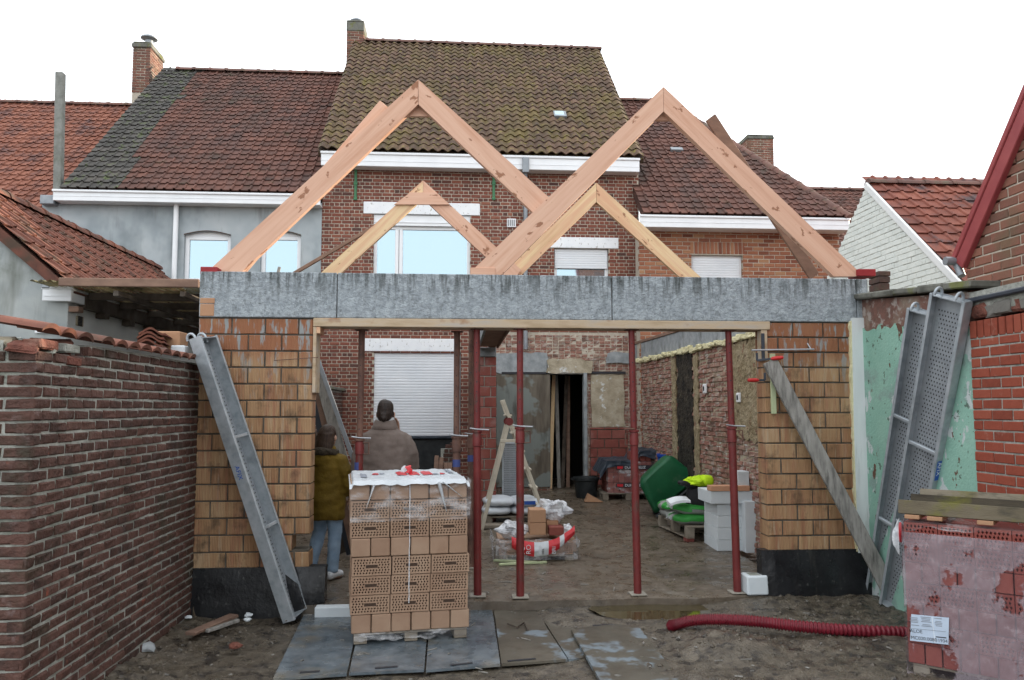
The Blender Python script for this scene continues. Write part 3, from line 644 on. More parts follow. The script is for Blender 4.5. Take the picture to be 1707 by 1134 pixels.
# roof
YR = 18.3; rz_ = aY(780, 79, YR).z
E0 = Vector((XL-.05, YG+.0, ez+.02)); V = Vector((0, YR-YG, rz_-ez)).normalized(); Vm = math.hypot(YR-YG, rz_-ez)
def slab_roof(parent, E0, E1, V, L, th, m, name='roof', back=True, poly=None):
    "roof body under the tiles"
    E0, E1 = Vector(E0), Vector(E1); N = (E1-E0).cross(V).normalized(); U = (E1-E0).normalized(); pl = poly or [(0, 0), ((E1-E0).length, 0), ((E1-E0).length, L), (0, L)]
    g = G(); g.prism([E0 + U*u + V*v - N*.012 for u, v in pl], -N*th)
    if back and not poly:
        r0, r1 = E0+V*L, E1+V*L; Vb = Vector((0, V.y, -V.z)); g.prism([r0-N*.02, r1-N*.02, r1+Vb*L-N*.02, r0+Vb*L-N*.02], Vector((0, -.02, -th)))
    return part(name, g, m, parent)
rf = slab_roof(house, E0, E0+X_*(W+.1), V, Vm, .1, m_tile_moss)
emit('roof_tile', roof_tiles(E0, X_, V, [(0, 0), (W+.1, 0), (W+.1, Vm), (0, Vm)], .183, .243, 'pan', 3), m_tile_moss, rf, 300, 'roof_tiles')
ridge_caps(E0+V*Vm+Vector((.3, 0, .02)), E0+V*Vm+Vector((W+.12, 0, .0)), .12, .38, m_ridge, rf, seed=1)
g = G()
for x in (XL, XR): g.prism([(x-.02, YG+.3, ez-.1), (x-.02, YR, rz_-.12), (x-.02, 2*YR-YG-.3, ez-.1)], (.04, 0, 0))
part('gable_wall', g, m_brick_chim, house)
def on_roof(px, py, E, V_, w_, l_, m, parent, name, th=.04):
    "small flat thing let into a roof slope"
    N = X_.cross(V_).normalized(); d = ray(px, py); t = (Vector(E)-CO).dot(N)/d.dot(N); P = CO+d*t
    g = G(); g.obox(P+N*.04, X_*w_/2, V_*l_/2, N*th, .006); return part(name, g, m, parent)
sk = on_roof(933, 196, E0, V, .26, .26, m_zinc, rf, 'roof_window', .05); on_roof(932, 195.5, E0, V, .19, .19, m_glass, rf, 'roof_window_pane', .056)
def chimney(parent, x0, x1, Y, dy, z0, z1, cap=.1, seed=5, lim=60, m=None, pot=None, name='chimney', cm=None, cw=.04):
    m = m or m_brick_chim; g = G(); g.box(x0+.008, x1-.008, Y+.008, Y+dy-.008, z0-.5, z1, 0); ch = part(name, g, m_mortar_lt, parent); pcs = []
    for O, U, N, w_ in (((x0, Y, z0), X_, -Y_, x1-x0), ((x1, Y, z0), Y_, X_, dy), ((x0, Y+dy, z0), -Y_, -X_, dy)): pcs += wall_bricks(O, U, N, w_, z1-z0, .19, .0666, .012, 'run', seed=seed)
    emit('brick', pcs, m, ch, lim, 'bricks')
    if cap:
        g = G(); g.box(x0-cw, x1+cw, Y-cw, Y+dy+cw, z1, z1+cap, .015); g.box(x0-.01, x1+.01, Y-.01, Y+dy+.01, z1+cap, z1+cap+.05, .02); part('chimney_cap', g, cm or m_coping, ch)
    if pot:
        px, r, h = pot; c = Vector((px, Y+dy/2, z1+cap)); g = G(); g.lathe(c, [(r, 0), (r, h), (r*.9, h), (r*.9, h+.06), (r*1.9, h+.10), (r*1.9, h+.13), (r*.6, h+.2), (.01, h+.21)], 14); part('chimney_pot', g, m_zinc, ch)
    return ch
a, b, c, d = rY(578, 45, 606, 82, YR-.15)
chimney(house, a, b, YR-.15, .75, rz_-.55, d-.1, .22, pot=((a+b)/2-.02, .09, .08), cw=.012)

# ground floor, old opening: concrete lintel, boarding, door frame, plaster panel
def flat(name, px, m, parent=house, d0=-.02, d1=.02, bev=.006, Y=YH, jag=0, label=None):
    a, b, c, d = rY(*px, Y); g = G()
    if jag:
        pts = []; q = random.Random(int(px[0]+px[1]))
        P = [(a, c), (b, c), (b, d), (a, d)]
        for i in range(4):
            p, r = Vector(P[i]), Vector(P[(i+1) % 4]); k = max(2, int((r-p).length/.1))
            for t in range(k): v = p.lerp(r, t/k); pts.append((v.x+q.uniform(-jag, jag), Y+d0, v.y+q.uniform(-jag, jag)))
        g.prism(pts, (0, d1-d0, 0))
    else: g.box(a, b, Y+d0, Y+d1, c, d, bev)
    return part(name, g, m, parent, label=label)
flat('concrete_lintel', (826, 588, 912, 622), m_concrete_rough, d0=-.05, jag=.02)
flat('concrete_pad', (1012, 588, 1054, 606), m_concrete_rough, d0=-.04, jag=.02)
flat('broken_stone_lintel', (911, 600, 986, 621), m_plaster_dirty, d0=-.08, jag=.03)
flat('boarding', (827, 624, 917, 812), m_plywood, d0=-.045)
flat('dark_slot', (836, 620.5, 912, 624), m_ink, d0=-.055, d1=-.02, bev=0)
flat('door_frame', (972.5, 622, 978, 796), m_concrete_rough, d0=-.09, d1=.1)
flat('door_head', (915, 620, 977, 624), m_tim_g, d0=-.07, d1=.1)
flat('plaster_panel', (985, 624, 1040, 712), m_plaster_dirty, d0=-.03, jag=.012)
flat('dark_slot', (984, 619.5, 1042, 623.5), m_ink, d0=-.05, d1=-.02, bev=0)
a, b, c, d = rY(984, 713, 1046, 808, YH)
blk = flat('block_infill', (984, 713, 1046, 808), m_block_mortar, d0=-.03, bev=0)
emit('block', wall_bricks((a, YH-.045, c), X_, -Y_, b-a, d-c, .27, .17, .016, 'run', seed=4, dep=.03), m_redblock, blk, 60)
a, b, c, d = rY(917, 796, 976, 812, YH); g = G(); g.box(a-.1, b+.1, YH-.25, YH+2.5, 0, .2, .01); part('door_step', g, m_floor, house)
# loose boards seen through the doorway
for i, (x, lean, m) in enumerate(((.04, .10, m_tim_y), (.22, -.02, m_tim_g), (.30, .12, m_tim_dark), (.42, .05, m_tim_b))):
    x0 = XL+dr[0]+x; g = G(); g.bar((x0, YH+.35+.1*i, .2), (x0+lean, YH+.55+.1*i, 2.35), .03, .07, (0, 1, 0))
    single('board', g, m, ['pale board leaning just inside the dark doorway of the brick house', 'grey board standing second inside the dark doorway', 'dark damp board leaning third inside the dark doorway', 'brown board leaning last inside the dark doorway beside its pale post'][i], 'board', 'boards inside the doorway')

# ================================================================== left rendered house
XA = aY(70, 345, YH).x
lh = thing('rendered_house', 'blue-grey rendered house with brown tile roof and arched white windows', 'house', ((XA+XL)/2, YH, 0))
lz = aY(310, 338, YH).z+.04; LW = XL-XA
hA = HO(306, 386, 384, 470, x0=XA); hB = HO(434, 386, 501, 470, x0=XA)
g = G(); wall_slab(g, (XA, YH, 0), X_, -Y_, LW-.004, lz, .3, [hA, hB], rec=0.); g.box(XA, XA+.3, YH+.3, 22.2, 0, lz-.02, 0); part('wall', g, m_render, lh)
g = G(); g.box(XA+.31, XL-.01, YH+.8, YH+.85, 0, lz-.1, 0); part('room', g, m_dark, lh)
def arched_window(parent, px):
    a, b, c, d = rY(*px, YH); y0 = YH+.07; rise = .07; f = window(parent, None, YH, mull=(), zrect=(a, b, c, d-rise), depth=.07, frame_w=.075)
    n = 10; pts = [(a, d-rise)] + [(a+(b-a)*i/n, d-rise+rise*math.sin(math.pi*i/n)) for i in range(1, n)] + [(b, d-rise)]
    g = G(); g.prism([(x, y0+.004, z) for x, z in pts], (0, .05, 0)); part('arched_head', g, m_pvc, f)
    sp = [(a, d+.002)] + [(x, z) for x, z in pts[1:-1]] + [(b, d+.002)]
    for i in range(n):
        g = G(); x0, x1 = a+(b-a)*i/n, a+(b-a)*(i+1)/n; q0, q1 = pts[i][1], pts[i+1][1]
        g.prism([(x0, YH-.004, q0), (x1, YH-.004, q1), (x1, YH-.004, d+.05), (x0, YH-.004, d+.05)], (0, .25, 0)); 
        part('spandrel', g, m_render, f)
    g = G()
    for i in range(n): g.obox(((a+(b-a)*(i+.5)/n), YH-.008, (pts[i][1]+pts[i+1][1])/2+.008), Vector(((b-a)/n/2, 0, (pts[i+1][1]-pts[i][1])/2)), Y_*.012, Z_*.008, 0)
    part('arch_edge', g, m_brick_chim, f)
arched_window(lh, (306, 386, 384, 470)); arched_window(lh, (434, 386, 501, 470))
a, b, c, d = rY(88, 321, 535, 338, YG); g = G(); g.box(a, b-.01, YG, YG+.03, c, d, .006); g.box(a-.01, b-.01, YG-.03, YG+.02, d-.03, d+.012, .008); g.box(a, b-.01, YG+.03, YH-.01, c, c+.02, 0); g.box(a, b-.01, YG-.006, YG-.001, c+.08, c+.086, 0); g.box(a, a+.03, YG+.03, YH+.3, c, d, 0)
part('gutter_board', g, m_pvc, lh); lez = d; gx0 = a
a, b, c, d = rY(66, 325, 90, 340, YG+.1); g = G(); g.box(a, b, YG+.1, YH+.2, c, d, .01); part('gutter_end', g, m_zinc, lh)
p0 = aY(294, 345, YH-.08); g = G(); g.tube([(p0.x, YH-.08, lez-.16), (p0.x, YH-.08, .2)], .045, 12); part('downpipe', g, m_pvc, lh)
lrz = aY(400, 124, YR).z; E1 = Vector((gx0+.12, YG, lez+.02)); V1 = Vector((0, YR-YG, lrz-lez)).normalized(); Vm1 = math.hypot(YR-YG, lrz-lez); LWr = XL-.06-E1.x
lrf = slab_roof(lh, E1, E1+X_*LWr, V1, Vm1, .1, m_tile_brown)
tl = roof_tiles(E1, X_, V1, [(0, 0), (LWr, 0), (LWr, Vm1), (0, Vm1)], .166, .212, 'flat', 8)
q = random.Random(77); isd = [((p[2].translation-E1).x+.22*noise.noise(p[2].translation*.9)) < .8 for p in tl]
dark = [p for p, k in zip(tl, isd) if k]; rest = [p for p, k in zip(tl, isd) if not k]
emit('roof_tile', rest, m_tile_brown, lrf, 240, 'roof_tiles'); emit('verge_tile', dark, m_tile_slate, lrf, 60, 'verge_tiles')
ridge_caps(E1+V1*Vm1+Vector((.35, 0, .02)), E1+V1*Vm1+Vector((LWr, 0, .02)), .11, .36, m_ridge, lrf, seed=2)
g = G(); g.prism([(E1.x+.03, YG+.3, lez-.1), (E1.x+.03, YR, lrz-.12), (E1.x+.03, 2*YR-YG-.3, lez-.1)], (.04, 0, 0)); part('gable_wall', g, m_brick_chim, lh)
a, b, c, d = rY(221, 78, 250, 134, YR-.2)
chimney(lh, a, b, YR-.2, .8, lrz-.6, d-.02, .1, seed=6, pot=((a+b)/2, .10, .2), cw=.03)
# fibre cement flue standing in the gutter corner
p0 = aY(98, 318, YH+.15); p1 = aY(101, 122, YH+.15); g = G(); g.bar(p0-Z_*.3, p1, .135, .135, (0, 1, 0), .01)
single('flue_pipe', g, m_flue, 'tall square grey flue rising behind the gutter of the blue-grey house', 'flue')

# far-left house: roof only shows
fl = thing('terraced_house', 'low red-tiled terraced house beyond the tall grey flue', 'house', (-11, 14, 0))
frz = aY(100, 176, YR).z; fe = Vector((-14.5, 13.2, 4.1)); fV = Vector((0, YR-13.2, frz-4.1)).normalized(); fm = math.hypot(YR-13.2, frz-4.1); fw = E1.x+.02-fe.x
g = G(); g.box(-14.4, XA-.06, 13.5, 22.5, 0, 4.2, 0); part('wall', g, m_render_an, fl)
frf = slab_roof(fl, fe, fe+X_*fw, fV, fm, .1, m_tile_red)
emit('roof_tile', roof_tiles(fe, X_, fV, [(0, 0), (fw, 0), (fw, fm), (0, fm)], .166, .215, 'flat', 9), m_tile_red, frf, 200, 'roof_tiles')
ridge_caps(fe+fV*fm+Z_*.02, fe+fV*fm+X_*fw+Z_*.02, .1, .4, m_ridge, frf, seed=3)

# ================================================================== right orange house
YO = 13.75; YOG = 13.4
oh = thing('orange_brick_house', 'orange brick house with hipped brown tile roof and white boxed eaves', 'house', ((XR+6.8)/2, YO, 0))
XO = aY(1400, 430, YO).x; oz = aY(1230, 387, YO).z+.02; XRo = aY(1066, 450, YO).x; OW = XO-XRo
oh1 = HO(1153, 425, 1239, 475, Y=YO, x0=XRo); sol = HO(1151, 403, 1241, 424.5, Y=YO, x0=XRo)
g = G(); wall_slab(g, (XRo, YO, 0), X_, -Y_, OW, oz, .3, [oh1]); g.box(XO-.3, XO-.004, YO+.31, 21.5, 0, oz-.02, 0); ow = part('wall', g, m_mortar_lt, oh)
emit('brick', wall_bricks((XRo, YO, 0), X_, -Y_, OW, oz, .205, .076, .012, 'run', [oh1, sol], seed=12), m_brick_orange, ow, 250, 'bricks')
emit('soldier_brick', wall_bricks((XRo+sol[0], YO, sol[2]+.012), X_, -Y_, sol[1]-sol[0], sol[3]-sol[2]-.024, .076, sol[3]-sol[2], .012, 'stack', seed=13), m_brick_orange, ow, 60)
a, b, c, d = rY(1153, 425, 1239, 475, YO); window(oh, None, YO, zrect=(a, b, c, d), glass=False); shutter(oh, a+.05, b-.05, c+.05, d-.05, YO+.08, .045)
a, b, c, d = rY(1065, 362, 1416, 381, YOG); g = G(); g.box(a+.02, b, YOG, YOG+.03, c, d, .006); g.box(a+.02, b+.01, YOG-.025, YOG+.02, d-.03, d+.012, .008); g.box(b-.03, b, YOG+.03, 18, c, d, 0); g.box(a+.02, b, YOG-.006, YOG-.001, c+.09, c+.096, 0)
part('gutter_board', g, m_pvc, oh); g = G(); g.box(a+.02, b-.03, YOG+.03, YO, c+.004, c+.02, 0); g.box(XO, b-.03, YO, 18, c+.004, c+.02, 0); part('soffit', g, m_pvc, oh); oez = d; oXe = b
OYR = 17.7; orz = aY(1060, 172, OYR).z; oxr = aY(1112, 176, OYR).x; E2 = Vector((XRo, YOG, oez+.02)); V2 = Vector((0, OYR-YOG, orz-oez)).normalized(); Vm2 = math.hypot(OYR-YOG, orz-oez)
pl = [(0, 0), (oXe-E2.x, 0), (oxr-E2.x, Vm2), (0, Vm2)]
orf = slab_roof(oh, E2, E2+X_, V2, Vm2, .1, m_tile_brown, poly=pl)
emit('roof_tile', roof_tiles(E2, X_, V2, pl, .17, .218, 'flat', 21), m_tile_brown, orf, 300, 'roof_tiles')
hc = E2+X_*(oxr-E2.x)+V2*Vm2; ec = Vector((oXe, YOG, oez+.02))
g = G(); g.prism([ec-Z_*.02, Vector((oXe, 2*OYR-YOG, oez)), hc-Z_*.02], (-.06, 0, -.06)); part('hip_slope', g, m_tile_brown, oh)
ridge_caps(hc, ec, .1, .36, m_ridge, orf, seed=4, name='hip_tile'); ridge_caps(E2+V2*Vm2+Z_*.02, hc+Z_*.02, .1, .36, m_ridge, orf, seed=5)
on_roof(1127, 254, E2, V2, .26, .12, m_zinc, orf, 'roof_vent', .05)
# roof and chimney behind it
bh = thing('distant_house', 'far brown tile roof with broad brick chimney behind the orange house', 'house', (9, 20, 0))
BY = 21.5; brz = aY(1370, 318, BY).z; bx0, bx1 = aY(1225, 320, BY).x, aY(1530, 320, BY).x; be = Vector((bx0, 17.9, brz-2.6)); bV = Vector((0, BY-17.9, 2.6)).normalized(); bm = math.hypot(BY-17.9, 2.6)
g = G(); g.box(bx0+.1, bx1-.1, 18.2, 25, 0, brz-2.5, 0); part('wall', g, m_brick_chim, bh); brf = slab_roof(bh, be, be+X_*(bx1-bx0), bV, bm, .1, m_tile_brown)
emit('roof_tile', roof_tiles(be, X_, bV, [(0, 0), (bx1-bx0, 0), (bx1-bx0, bm), (0, bm)], .19, .24, 'flat', 22), m_tile_brown, brf, 150, 'roof_tiles'); ridge_caps(be+bV*bm+Z_*.02, be+bV*bm+X_*(bx1-bx0)+Z_*.02, .11, .4, m_ridge, brf, seed=6)
a, b, c, d = rY(1247, 232, 1290, 300, 20.6); chimney(bh, a, b, 20.6, .8, c-.6, d, .08, seed=14, lim=60, m=m_brick_gable, cw=.02)

# ================================================================== white shed with red tiles
SX = 6.0; ap = aX(1444, 309, SX); nr = aX(1602, 476, SX)
sh = thing('white_shed', 'white painted brick shed with steep bright red tile roof', 'shed', (SX, ap.y, 0))
fr_y = 2*ap.y-nr.y; gp = [(0, 0), (fr_y-nr.y, 0), (fr_y-nr.y, nr.z), ((fr_y-nr.y)/2, ap.z), (0, nr.z)]
g = G(); g.prism([(SX+.008, nr.y+u, v) for u, v in gp], (.25, 0, 0)); g.box(SX+.26, SX+6, nr.y+.01, nr.y+.2, 0, nr.z-.02, 0); sw = part('wall', g, m_white_joint, sh)
pcs = wall_bricks((SX, fr_y, 0), -Y_, -X_, fr_y-nr.y, ap.z, .205, .076, .009, 'run', poly=[(fr_y-nr.y-u, v) for u, v in gp], seed=15)
emit('brick', [p for p in pcs if p[2].translation.z > 2.2], m_white_brick, sw, 250, 'bricks')
E3 = Vector((SX+.02, nr.y-.05, nr.z-.02)); V3 = Vector((0, ap.y-E3.y, ap.z-E3.z)); Vm3 = V3.length; V3.normalize()
srf = slab_roof(sh, E3, E3+X_*5.5, V3, Vm3, .08, m_tile_shed)
emit('roof_tile', roof_tiles(E3, X_, V3, [(0, 0), (5.5, 0), (5.5, Vm3), (0, Vm3)], .2, .25, 'flat', 23), m_tile_shed, srf, 300, 'roof_tiles')
ridge_caps(E3+V3*Vm3+Z_*.02, E3+V3*Vm3+X_*5.5+Z_*.02, .09, .4, m_ridge, srf, seed=7)
g = G(); g.obox((Vector((SX-.01, nr.y, nr.z))+Vector((SX-.01, ap.y, ap.z)))/2, X_*.02, (ap-nr)/2, Vector((0, -.03, .035)), .006); part('verge_board', g, m_white_wall, sh)

# ================================================================== right boundary wall: mint-painted part, red facing brick part
RX = 3.87
yb = aX(1625, 600, RX).y; zl = aY(1455, 492, YF).z; zr = aX(1625, 486, RX).z; zr2 = aX(1707, 474, RX).z
bw = thing('boundary_wall', 'boundary wall with peeling mint green paint beside a red brick stretch', 'wall', (RX, 5.5, 0))
g = G(); g.prism([(RX+.0, yb, -.2), (RX, YF+.3, -.2), (RX, YF+.3, zl-.02), (RX, yb, zr)], (.3, 0, 0)); part('wall', g, m_brick_old, bw)
g = G(); n_ = 40; pts = []
q = random.Random(3); y0, y1 = yb+.01, YF-.03
top = [(y1-(y1-y0)*i/n_, zl-.32+.14*noise.noise(Vector((i*.17, 1, 2)))+.06*noise.noise(Vector((i*.6, 4, 2)))+.03*noise.noise(Vector((i*1.7, 7, 2)))+(zr-zl+.02)*i/n_) for i in range(n_+1)]
pts = [(RX-.016, y1, -.12), (RX-.016, y0, -.12)] + [(RX-.016, y_, z_) for y_, z_ in reversed(top)]
g.prism(pts, (.02, 0, 0)); part('mint_paint', g, m_green, bw)
# coping of the mint part
g = G(); p, r = Vector((RX+.13, YF+.35, zl+.01)), Vector((RX+.13, yb-.1, zr+.05)); k = 6
for i in range(k):
    a_, b_ = p.lerp(r, i/k), p.lerp(r, (i+1)/k); g = G(); g.bar(a_, b_-(b_-a_).normalized()*.006, .055, .42, (0, 0, 1), .01); part('coping_slab', g.jitter(.004, i), m_coping, bw)
# red brick stretch
rbz = zr2-.12
g = G(); wall_slab(g, (RX-.03, yb-.0, -.2), -Y_, -X_, yb-2.6, rbz+.2-.2, .28); g.box(RX-.02, RX+.25, 2.6, yb, rbz-.02, rbz+.14, 0); rw = part('red_wall', g, m_mortar_gr, bw)
emit('brick', wall_bricks((RX-.03, yb, -.2), -Y_, -X_, yb-2.6, rbz-.02, .205, .0765, .012, 'run', seed=16), m_brick_red, rw, 200, 'bricks')
emit('soldier_brick', wall_bricks((RX-.03, yb, rbz-.21), -Y_, -X_, yb-2.6, .13, .076, .2, .012, 'stack', seed=17), m_brick_red, rw, 40)
g = G(); n_ = 24
for i in range(n_):
    y_ = yb-.1-(yb-2.7)*i/n_; g = G(); g.box(RX-.04+q.uniform(-.01, .03), RX+.2, y_-.09+q.uniform(-.02, .02), y_+.08, rbz-.06, rbz+.03+q.uniform(0, .02), .02); part('rubble_stone', g.jitter(.01, i), m_stone if i % 3 else m_oldbrick_edge, bw, rnd=q.random())
g = G(); g.bar((RX+.14, yb+.1, rbz+.075), (RX+.14, 2.6, rbz+.09), .035, .40, (0, 0, 1), .008); part('metal_coping', g, m_anthr, bw)

# gable building behind it with red trim
GX = RX+.16
r0 = aX(1610, 440, GX); r1 = aX(1707, 216, GX); sl = (r1.z-r0.z)/(r0.y-r1.y); top_z = 6.4; ty = r0.y-(top_z-r0.z)/sl
gb = thing('gable_building', 'weathered brick gable building with red metal trim along its steep roof edge', 'building', (GX, 4, 0))
by = 2*ty-r0.y; gpoly = [(0, 0), (r0.y-by, 0), (r0.y-by, r0.z-rbz), ((r0.y-by)/2, top_z-rbz), (0, r0.z-rbz)]
g = G(); g.prism([(GX+.008, by+u, rbz+v-.1) for u, v in gpoly], (.3, 0, 0)); g.box(GX+.31, GX+5, by+.1, r0.y-.1, 0, r0.z-.2, 0); gw = part('wall', g, m_mortar_lt, gb)
pcs = wall_bricks((GX, r0.y, rbz), -Y_, -X_, r0.y-by, top_z-rbz, .2, .075, .012, 'run', poly=[(r0.y-by-u, v) for u, v in gpoly], seed=18)
emit('brick', pcs, m_brick_gable, gw, 150, 'bricks')
d_ = (Vector((GX, ty, top_z))-r0); nn = Vector((0, d_.z, -d_.y)).normalized()*1
for s_, (w_, o_, th) in enumerate(((.11, .02, .05), (.05, .10, .07))):
    g = G(); g.obox(r0+d_/2+nn*o_-X_*.02, d_/2*1.01, nn*w_/2, X_*th/2, .006); part('red_trim', g, m_red_trim, gb)
g = G(); g.prism([r0+nn*.1+X_*.02, r0+d_+nn*.1+X_*.02, r0+d_+nn*.1+X_*5, r0+nn*.1+X_*5], nn*.06); g.prism([(GX+.02, ty, top_z+.06), (GX+.02, by, r0.z), (GX+5, by, r0.z), (GX+5, ty, top_z+.06)], (0, 0, .06)); part('roof', g, m_tile_red, gb)
g = G(); e_ = r0+nn*.05-d_.normalized()*.06; g.tube([e_-X_*.12+Z_*.05, e_+X_*.1+Z_*.05], .035, 10); g.tube([e_-X_*.02+Z_*.02, e_-X_*.02-Z_*.08-Y_*.05], .03, 10); part('gutter_end', g, m_zinc, gb)
# ================================================================== garden wall on the left
WX, WY0, WY1 = -2.32, 4.40, YF-.01
gw_ = thing('garden_wall', 'dark red brick garden wall with clay tile coping and a crumbled top corner', 'wall', (WX, WY0, -.15))
TH = .42; WZ0 = -.15; nco = 34; WZ = nco*.0666
brk = (0, .62, WZ-.0666*3-.003, 9)                   # courses missing at the crumbled corner
brk2 = (0, .30, WZ-.0666*2-.003, 9)
g = G(); wall_slab(g, (WX, WY0+.012, WZ0), Y_, X_, WY1-WY0-.012, WZ, TH-.02, [(-1, .59, WZ-.0666*1.2, 9)], rec=.009)
gws = part('wall', g, m_mortar_gr, gw_)
pcs = wall_bricks((WX, WY0, WZ0), Y_, X_, WY1-WY0, WZ-.003, .186, .0666, .0135, 'run', [(0, .60, WZ-.0666*1.2, 9)], seed=31, proud=.0025, b=.008, jit=.004, half=.093)
emit('brick', pcs, m_brick_garden, gws, 300, 'bricks')
pcs = wall_bricks((WX-TH, WY0, WZ0), X_, -Y_, TH-.003, WZ-.0666*1.2, .21, .0666, .0155, 'english', seed=32, proud=.0025, b=.008, jit=.004, half=.105)
emit('brick', pcs, m_brick_garden, gws, 120, 'bricks')
q = random.Random(5); tz = WZ0+WZ-.0666*1.2
for i in range(16):
    x = WX-.05-q.random()*.36; y = WY0+.04+q.random()*.52; s_ = q.uniform(.035, .085); h_ = q.uniform(.02, .055)
    g = G(); g.obox((x, y, tz+h_*.9), Vector((s_, s_*.3, 0)), Vector((-s_*.3, s_*.8, .01)), Vector((0, .01, h_)), .012); part('mortar_rubble', g.jitter(.012, i), [m_mortar_gr, m_plaster_dirty, m_oldbrick_edge][i % 3], gw_, rnd=q.random())
for i, (y, z, l_, m) in enumerate(((.30, .01, .17, m_mortar_gr), (.33, -.065, .17, m_oldbrick_edge), (.02, .01, .2, m_oldbrick_edge))):
    g = G(); g.box(WX-.10, WX+.006, WY0+y, WY0+y+l_, tz+z+.004, tz+z+.058, .008); part('loose_brick', g.jitter(.004, i), m, gw_)
# clay coping tiles
V_c = Vector((-1, 0, .22)).normalized(); pcs = []
tt = G(); cpr = [(.2*i/8, .045*math.sin(math.pi*i/8)**.7) for i in range(9)]
tt.v = [(x, 0, z+.02) for x, z in cpr]+[(x, .36, z) for x, z in cpr]+[(x*.94+.006, .003, z*.72+.004) for x, z in cpr]; tt.f = [(i, i+1, 10+i, 9+i) for i in range(8)]+[(18+i, 19+i, i+1, i) for i in range(8)]; tt.smooth = True
for i in range(13):
    y = WY0+.02+.2*i; lift = 0 if i > 3 else .008+.006*(3-i); q2 = random.Random(i)
    O = Vector((WX+.06-(.05 if i < 3 else 0), y, WZ0+WZ+.0+lift))
    U = Vector((q2.uniform(-.02, .02), 1, q2.uniform(-.03, .03) - (.06 if i < 4 else 0))).normalized(); N = U.cross(V_c).normalized(); Vv = N.cross(U)
    pcs.append((('cop', 1), tt, Matrix.Translation(O) @ Matrix((U, Vv, N)).transposed().to_4x4(), q2.random()))
emit('coping_tile', pcs, m_tile_annex, gw_, 40)
# spare tiles and a block left on the wall top
def loose_tile(x, y, z, rz, lab, i):
    o = link('loose_tile', tile_tpl('pan', .2, .3, i).mesh('loose_tile', .3+.1*(i % 4)), m_tile_annex, None, Matrix.Translation((x, y, z)) @ Matrix.Rotation(rz, 4, 'Z'))
    tag(o, lab, 'roof tile', 'spare tiles stacked on the garden wall')
by_ = aX(258, 585, -2.52).y
for i in range(4):
    loose_tile(-2.66+.01*(i % 2), by_-.05+.012*i, WZ0+WZ+.10+.033*i, R(8+3*(i % 3)), ['lowest', 'second lowest', 'second from top', 'topmost'][i]+' clay tile of the small stack on the garden wall top', i)
c_ = aX(290, 577, -2.5); g = G(); g.box(-2.62, -2.42, c_.y-.1, c_.y+.12, WZ0+WZ+.09, WZ0+WZ+.27, .008); single('clay_block', g, m_block_orange, 'tan clay block lying on the garden wall beside the spare tiles', 'block')
g = G(); c_ = aX(299, 592, -2.4)
g.box(-2.46, -2.34, c_.y-.05, c_.y+.06, WZ0+WZ+.04, WZ0+WZ+.14, .01); single('white_block', g, m_aac, 'small white block piece on the garden wall next to the metal plank hooks', 'block')

# ================================================================== annex with gable, far left
AX, AY0, AY1, AZ, AR, ARX = -4.0, 8.12, 13.9, 2.98, 4.14, -5.36
an = thing('rendered_annex', 'low grey rendered annex with red-brown tile roof behind the garden wall', 'annex', (AX-1.3, AY0, 0))
g = G(); g.prism([(AX, AY0, 0), (2*ARX-AX, AY0, 0), (2*ARX-AX, AY0, AZ), (ARX, AY0, AR), (AX, AY0, AZ)], (0, .25, 0)); part('gable_wall', g, m_render_an, an)
g = G(); g.box(AX-.22, AX+.002, AY0+.003, AY1, 0, AZ-.05, 0); part('side_wall', g, m_white_wall, an)
E4 = Vector((AX+.1, AY0-.06, AZ-.07)); V4 = Vector((ARX-AX-.1, 0, AR-AZ+.09)); Vm4 = V4.length; V4.normalize()
arf_g = G(); N4 = Y_.cross(V4).normalized(); arf_g.prism([E4-N4*.012, E4+Y_*(AY1-AY0)-N4*.012, E4+Y_*(AY1-AY0)+V4*Vm4-N4*.012, E4+V4*Vm4-N4*.012], -N4*.1); arf = part('roof', arf_g, m_tile_annex, an)
emit('roof_tile', roof_tiles(E4, Y_, V4, [(0, 0), (AY1-AY0, 0), (AY1-AY0, Vm4), (0, Vm4)], .2, .25, 'flat', 33), m_tile_annex, arf, 260, 'roof_tiles')
ridge_caps((ARX, AY0-.06, AR+.03), (ARX, AY1, AR+.03), .12, .38, m_tile_annex, arf, seed=9)
g = G(); g.prism([(ARX, AY0-.05, AR-.02), (ARX, AY1, AR-.02), (2*ARX-AX, AY1, AZ-.05), (2*ARX-AX, AY0-.05, AZ-.05)], (0, 0, .06)); part('far_slope', g, m_tile_annex, an)
a, b, c, d = rY(70, 479, 119, 502, AY0-.1); g = G(); g.box(a, b, AY0-.1, AY0-.08, c, d, .006); g.box(a-.01, b+.01, AY0-.11, AY0-.08, d-.02, d+.01, .006); g.box(b-.05, b, AY0-.08, AY1, c, d, 0); g.box(a+.02, b-.02, AY0-.106, AY0-.1, c+.05, c+.056, 0); part('gutter_box', g, m_pvc, an)
a, b, c, d = rY(66, 471, 84, 482, AY0-.12); g = G(); g.box(a, b, AY0-.12, AY0+.1, c, d, .02); part('gutter_outlet', g, m_zinc, an)
a_ = aX(126, 526, AX); b_ = aX(137, 545, AX); g = G(); g.box(AX+.002, AX+.012, a_.y, b_.y, b_.z, a_.z, .002); vg = part('vent_grille', g, m_plaster_dirty, an)
for i in range(7):
    g = G(); z = b_.z+(a_.z-b_.z)*(i+.5)/7; g.box(AX+.012, AX+.016, a_.y+.03, b_.y-.03, z-.006, z+.006, 0); part('slot', g, m_ink, vg)
a, b, c, d = rY(60, 546, 104, 556, AY0); g = G(); g.box(a, b, AY0-.03, AY0+.02, c, d, .005); part('window_head', g, m_pvc, an)
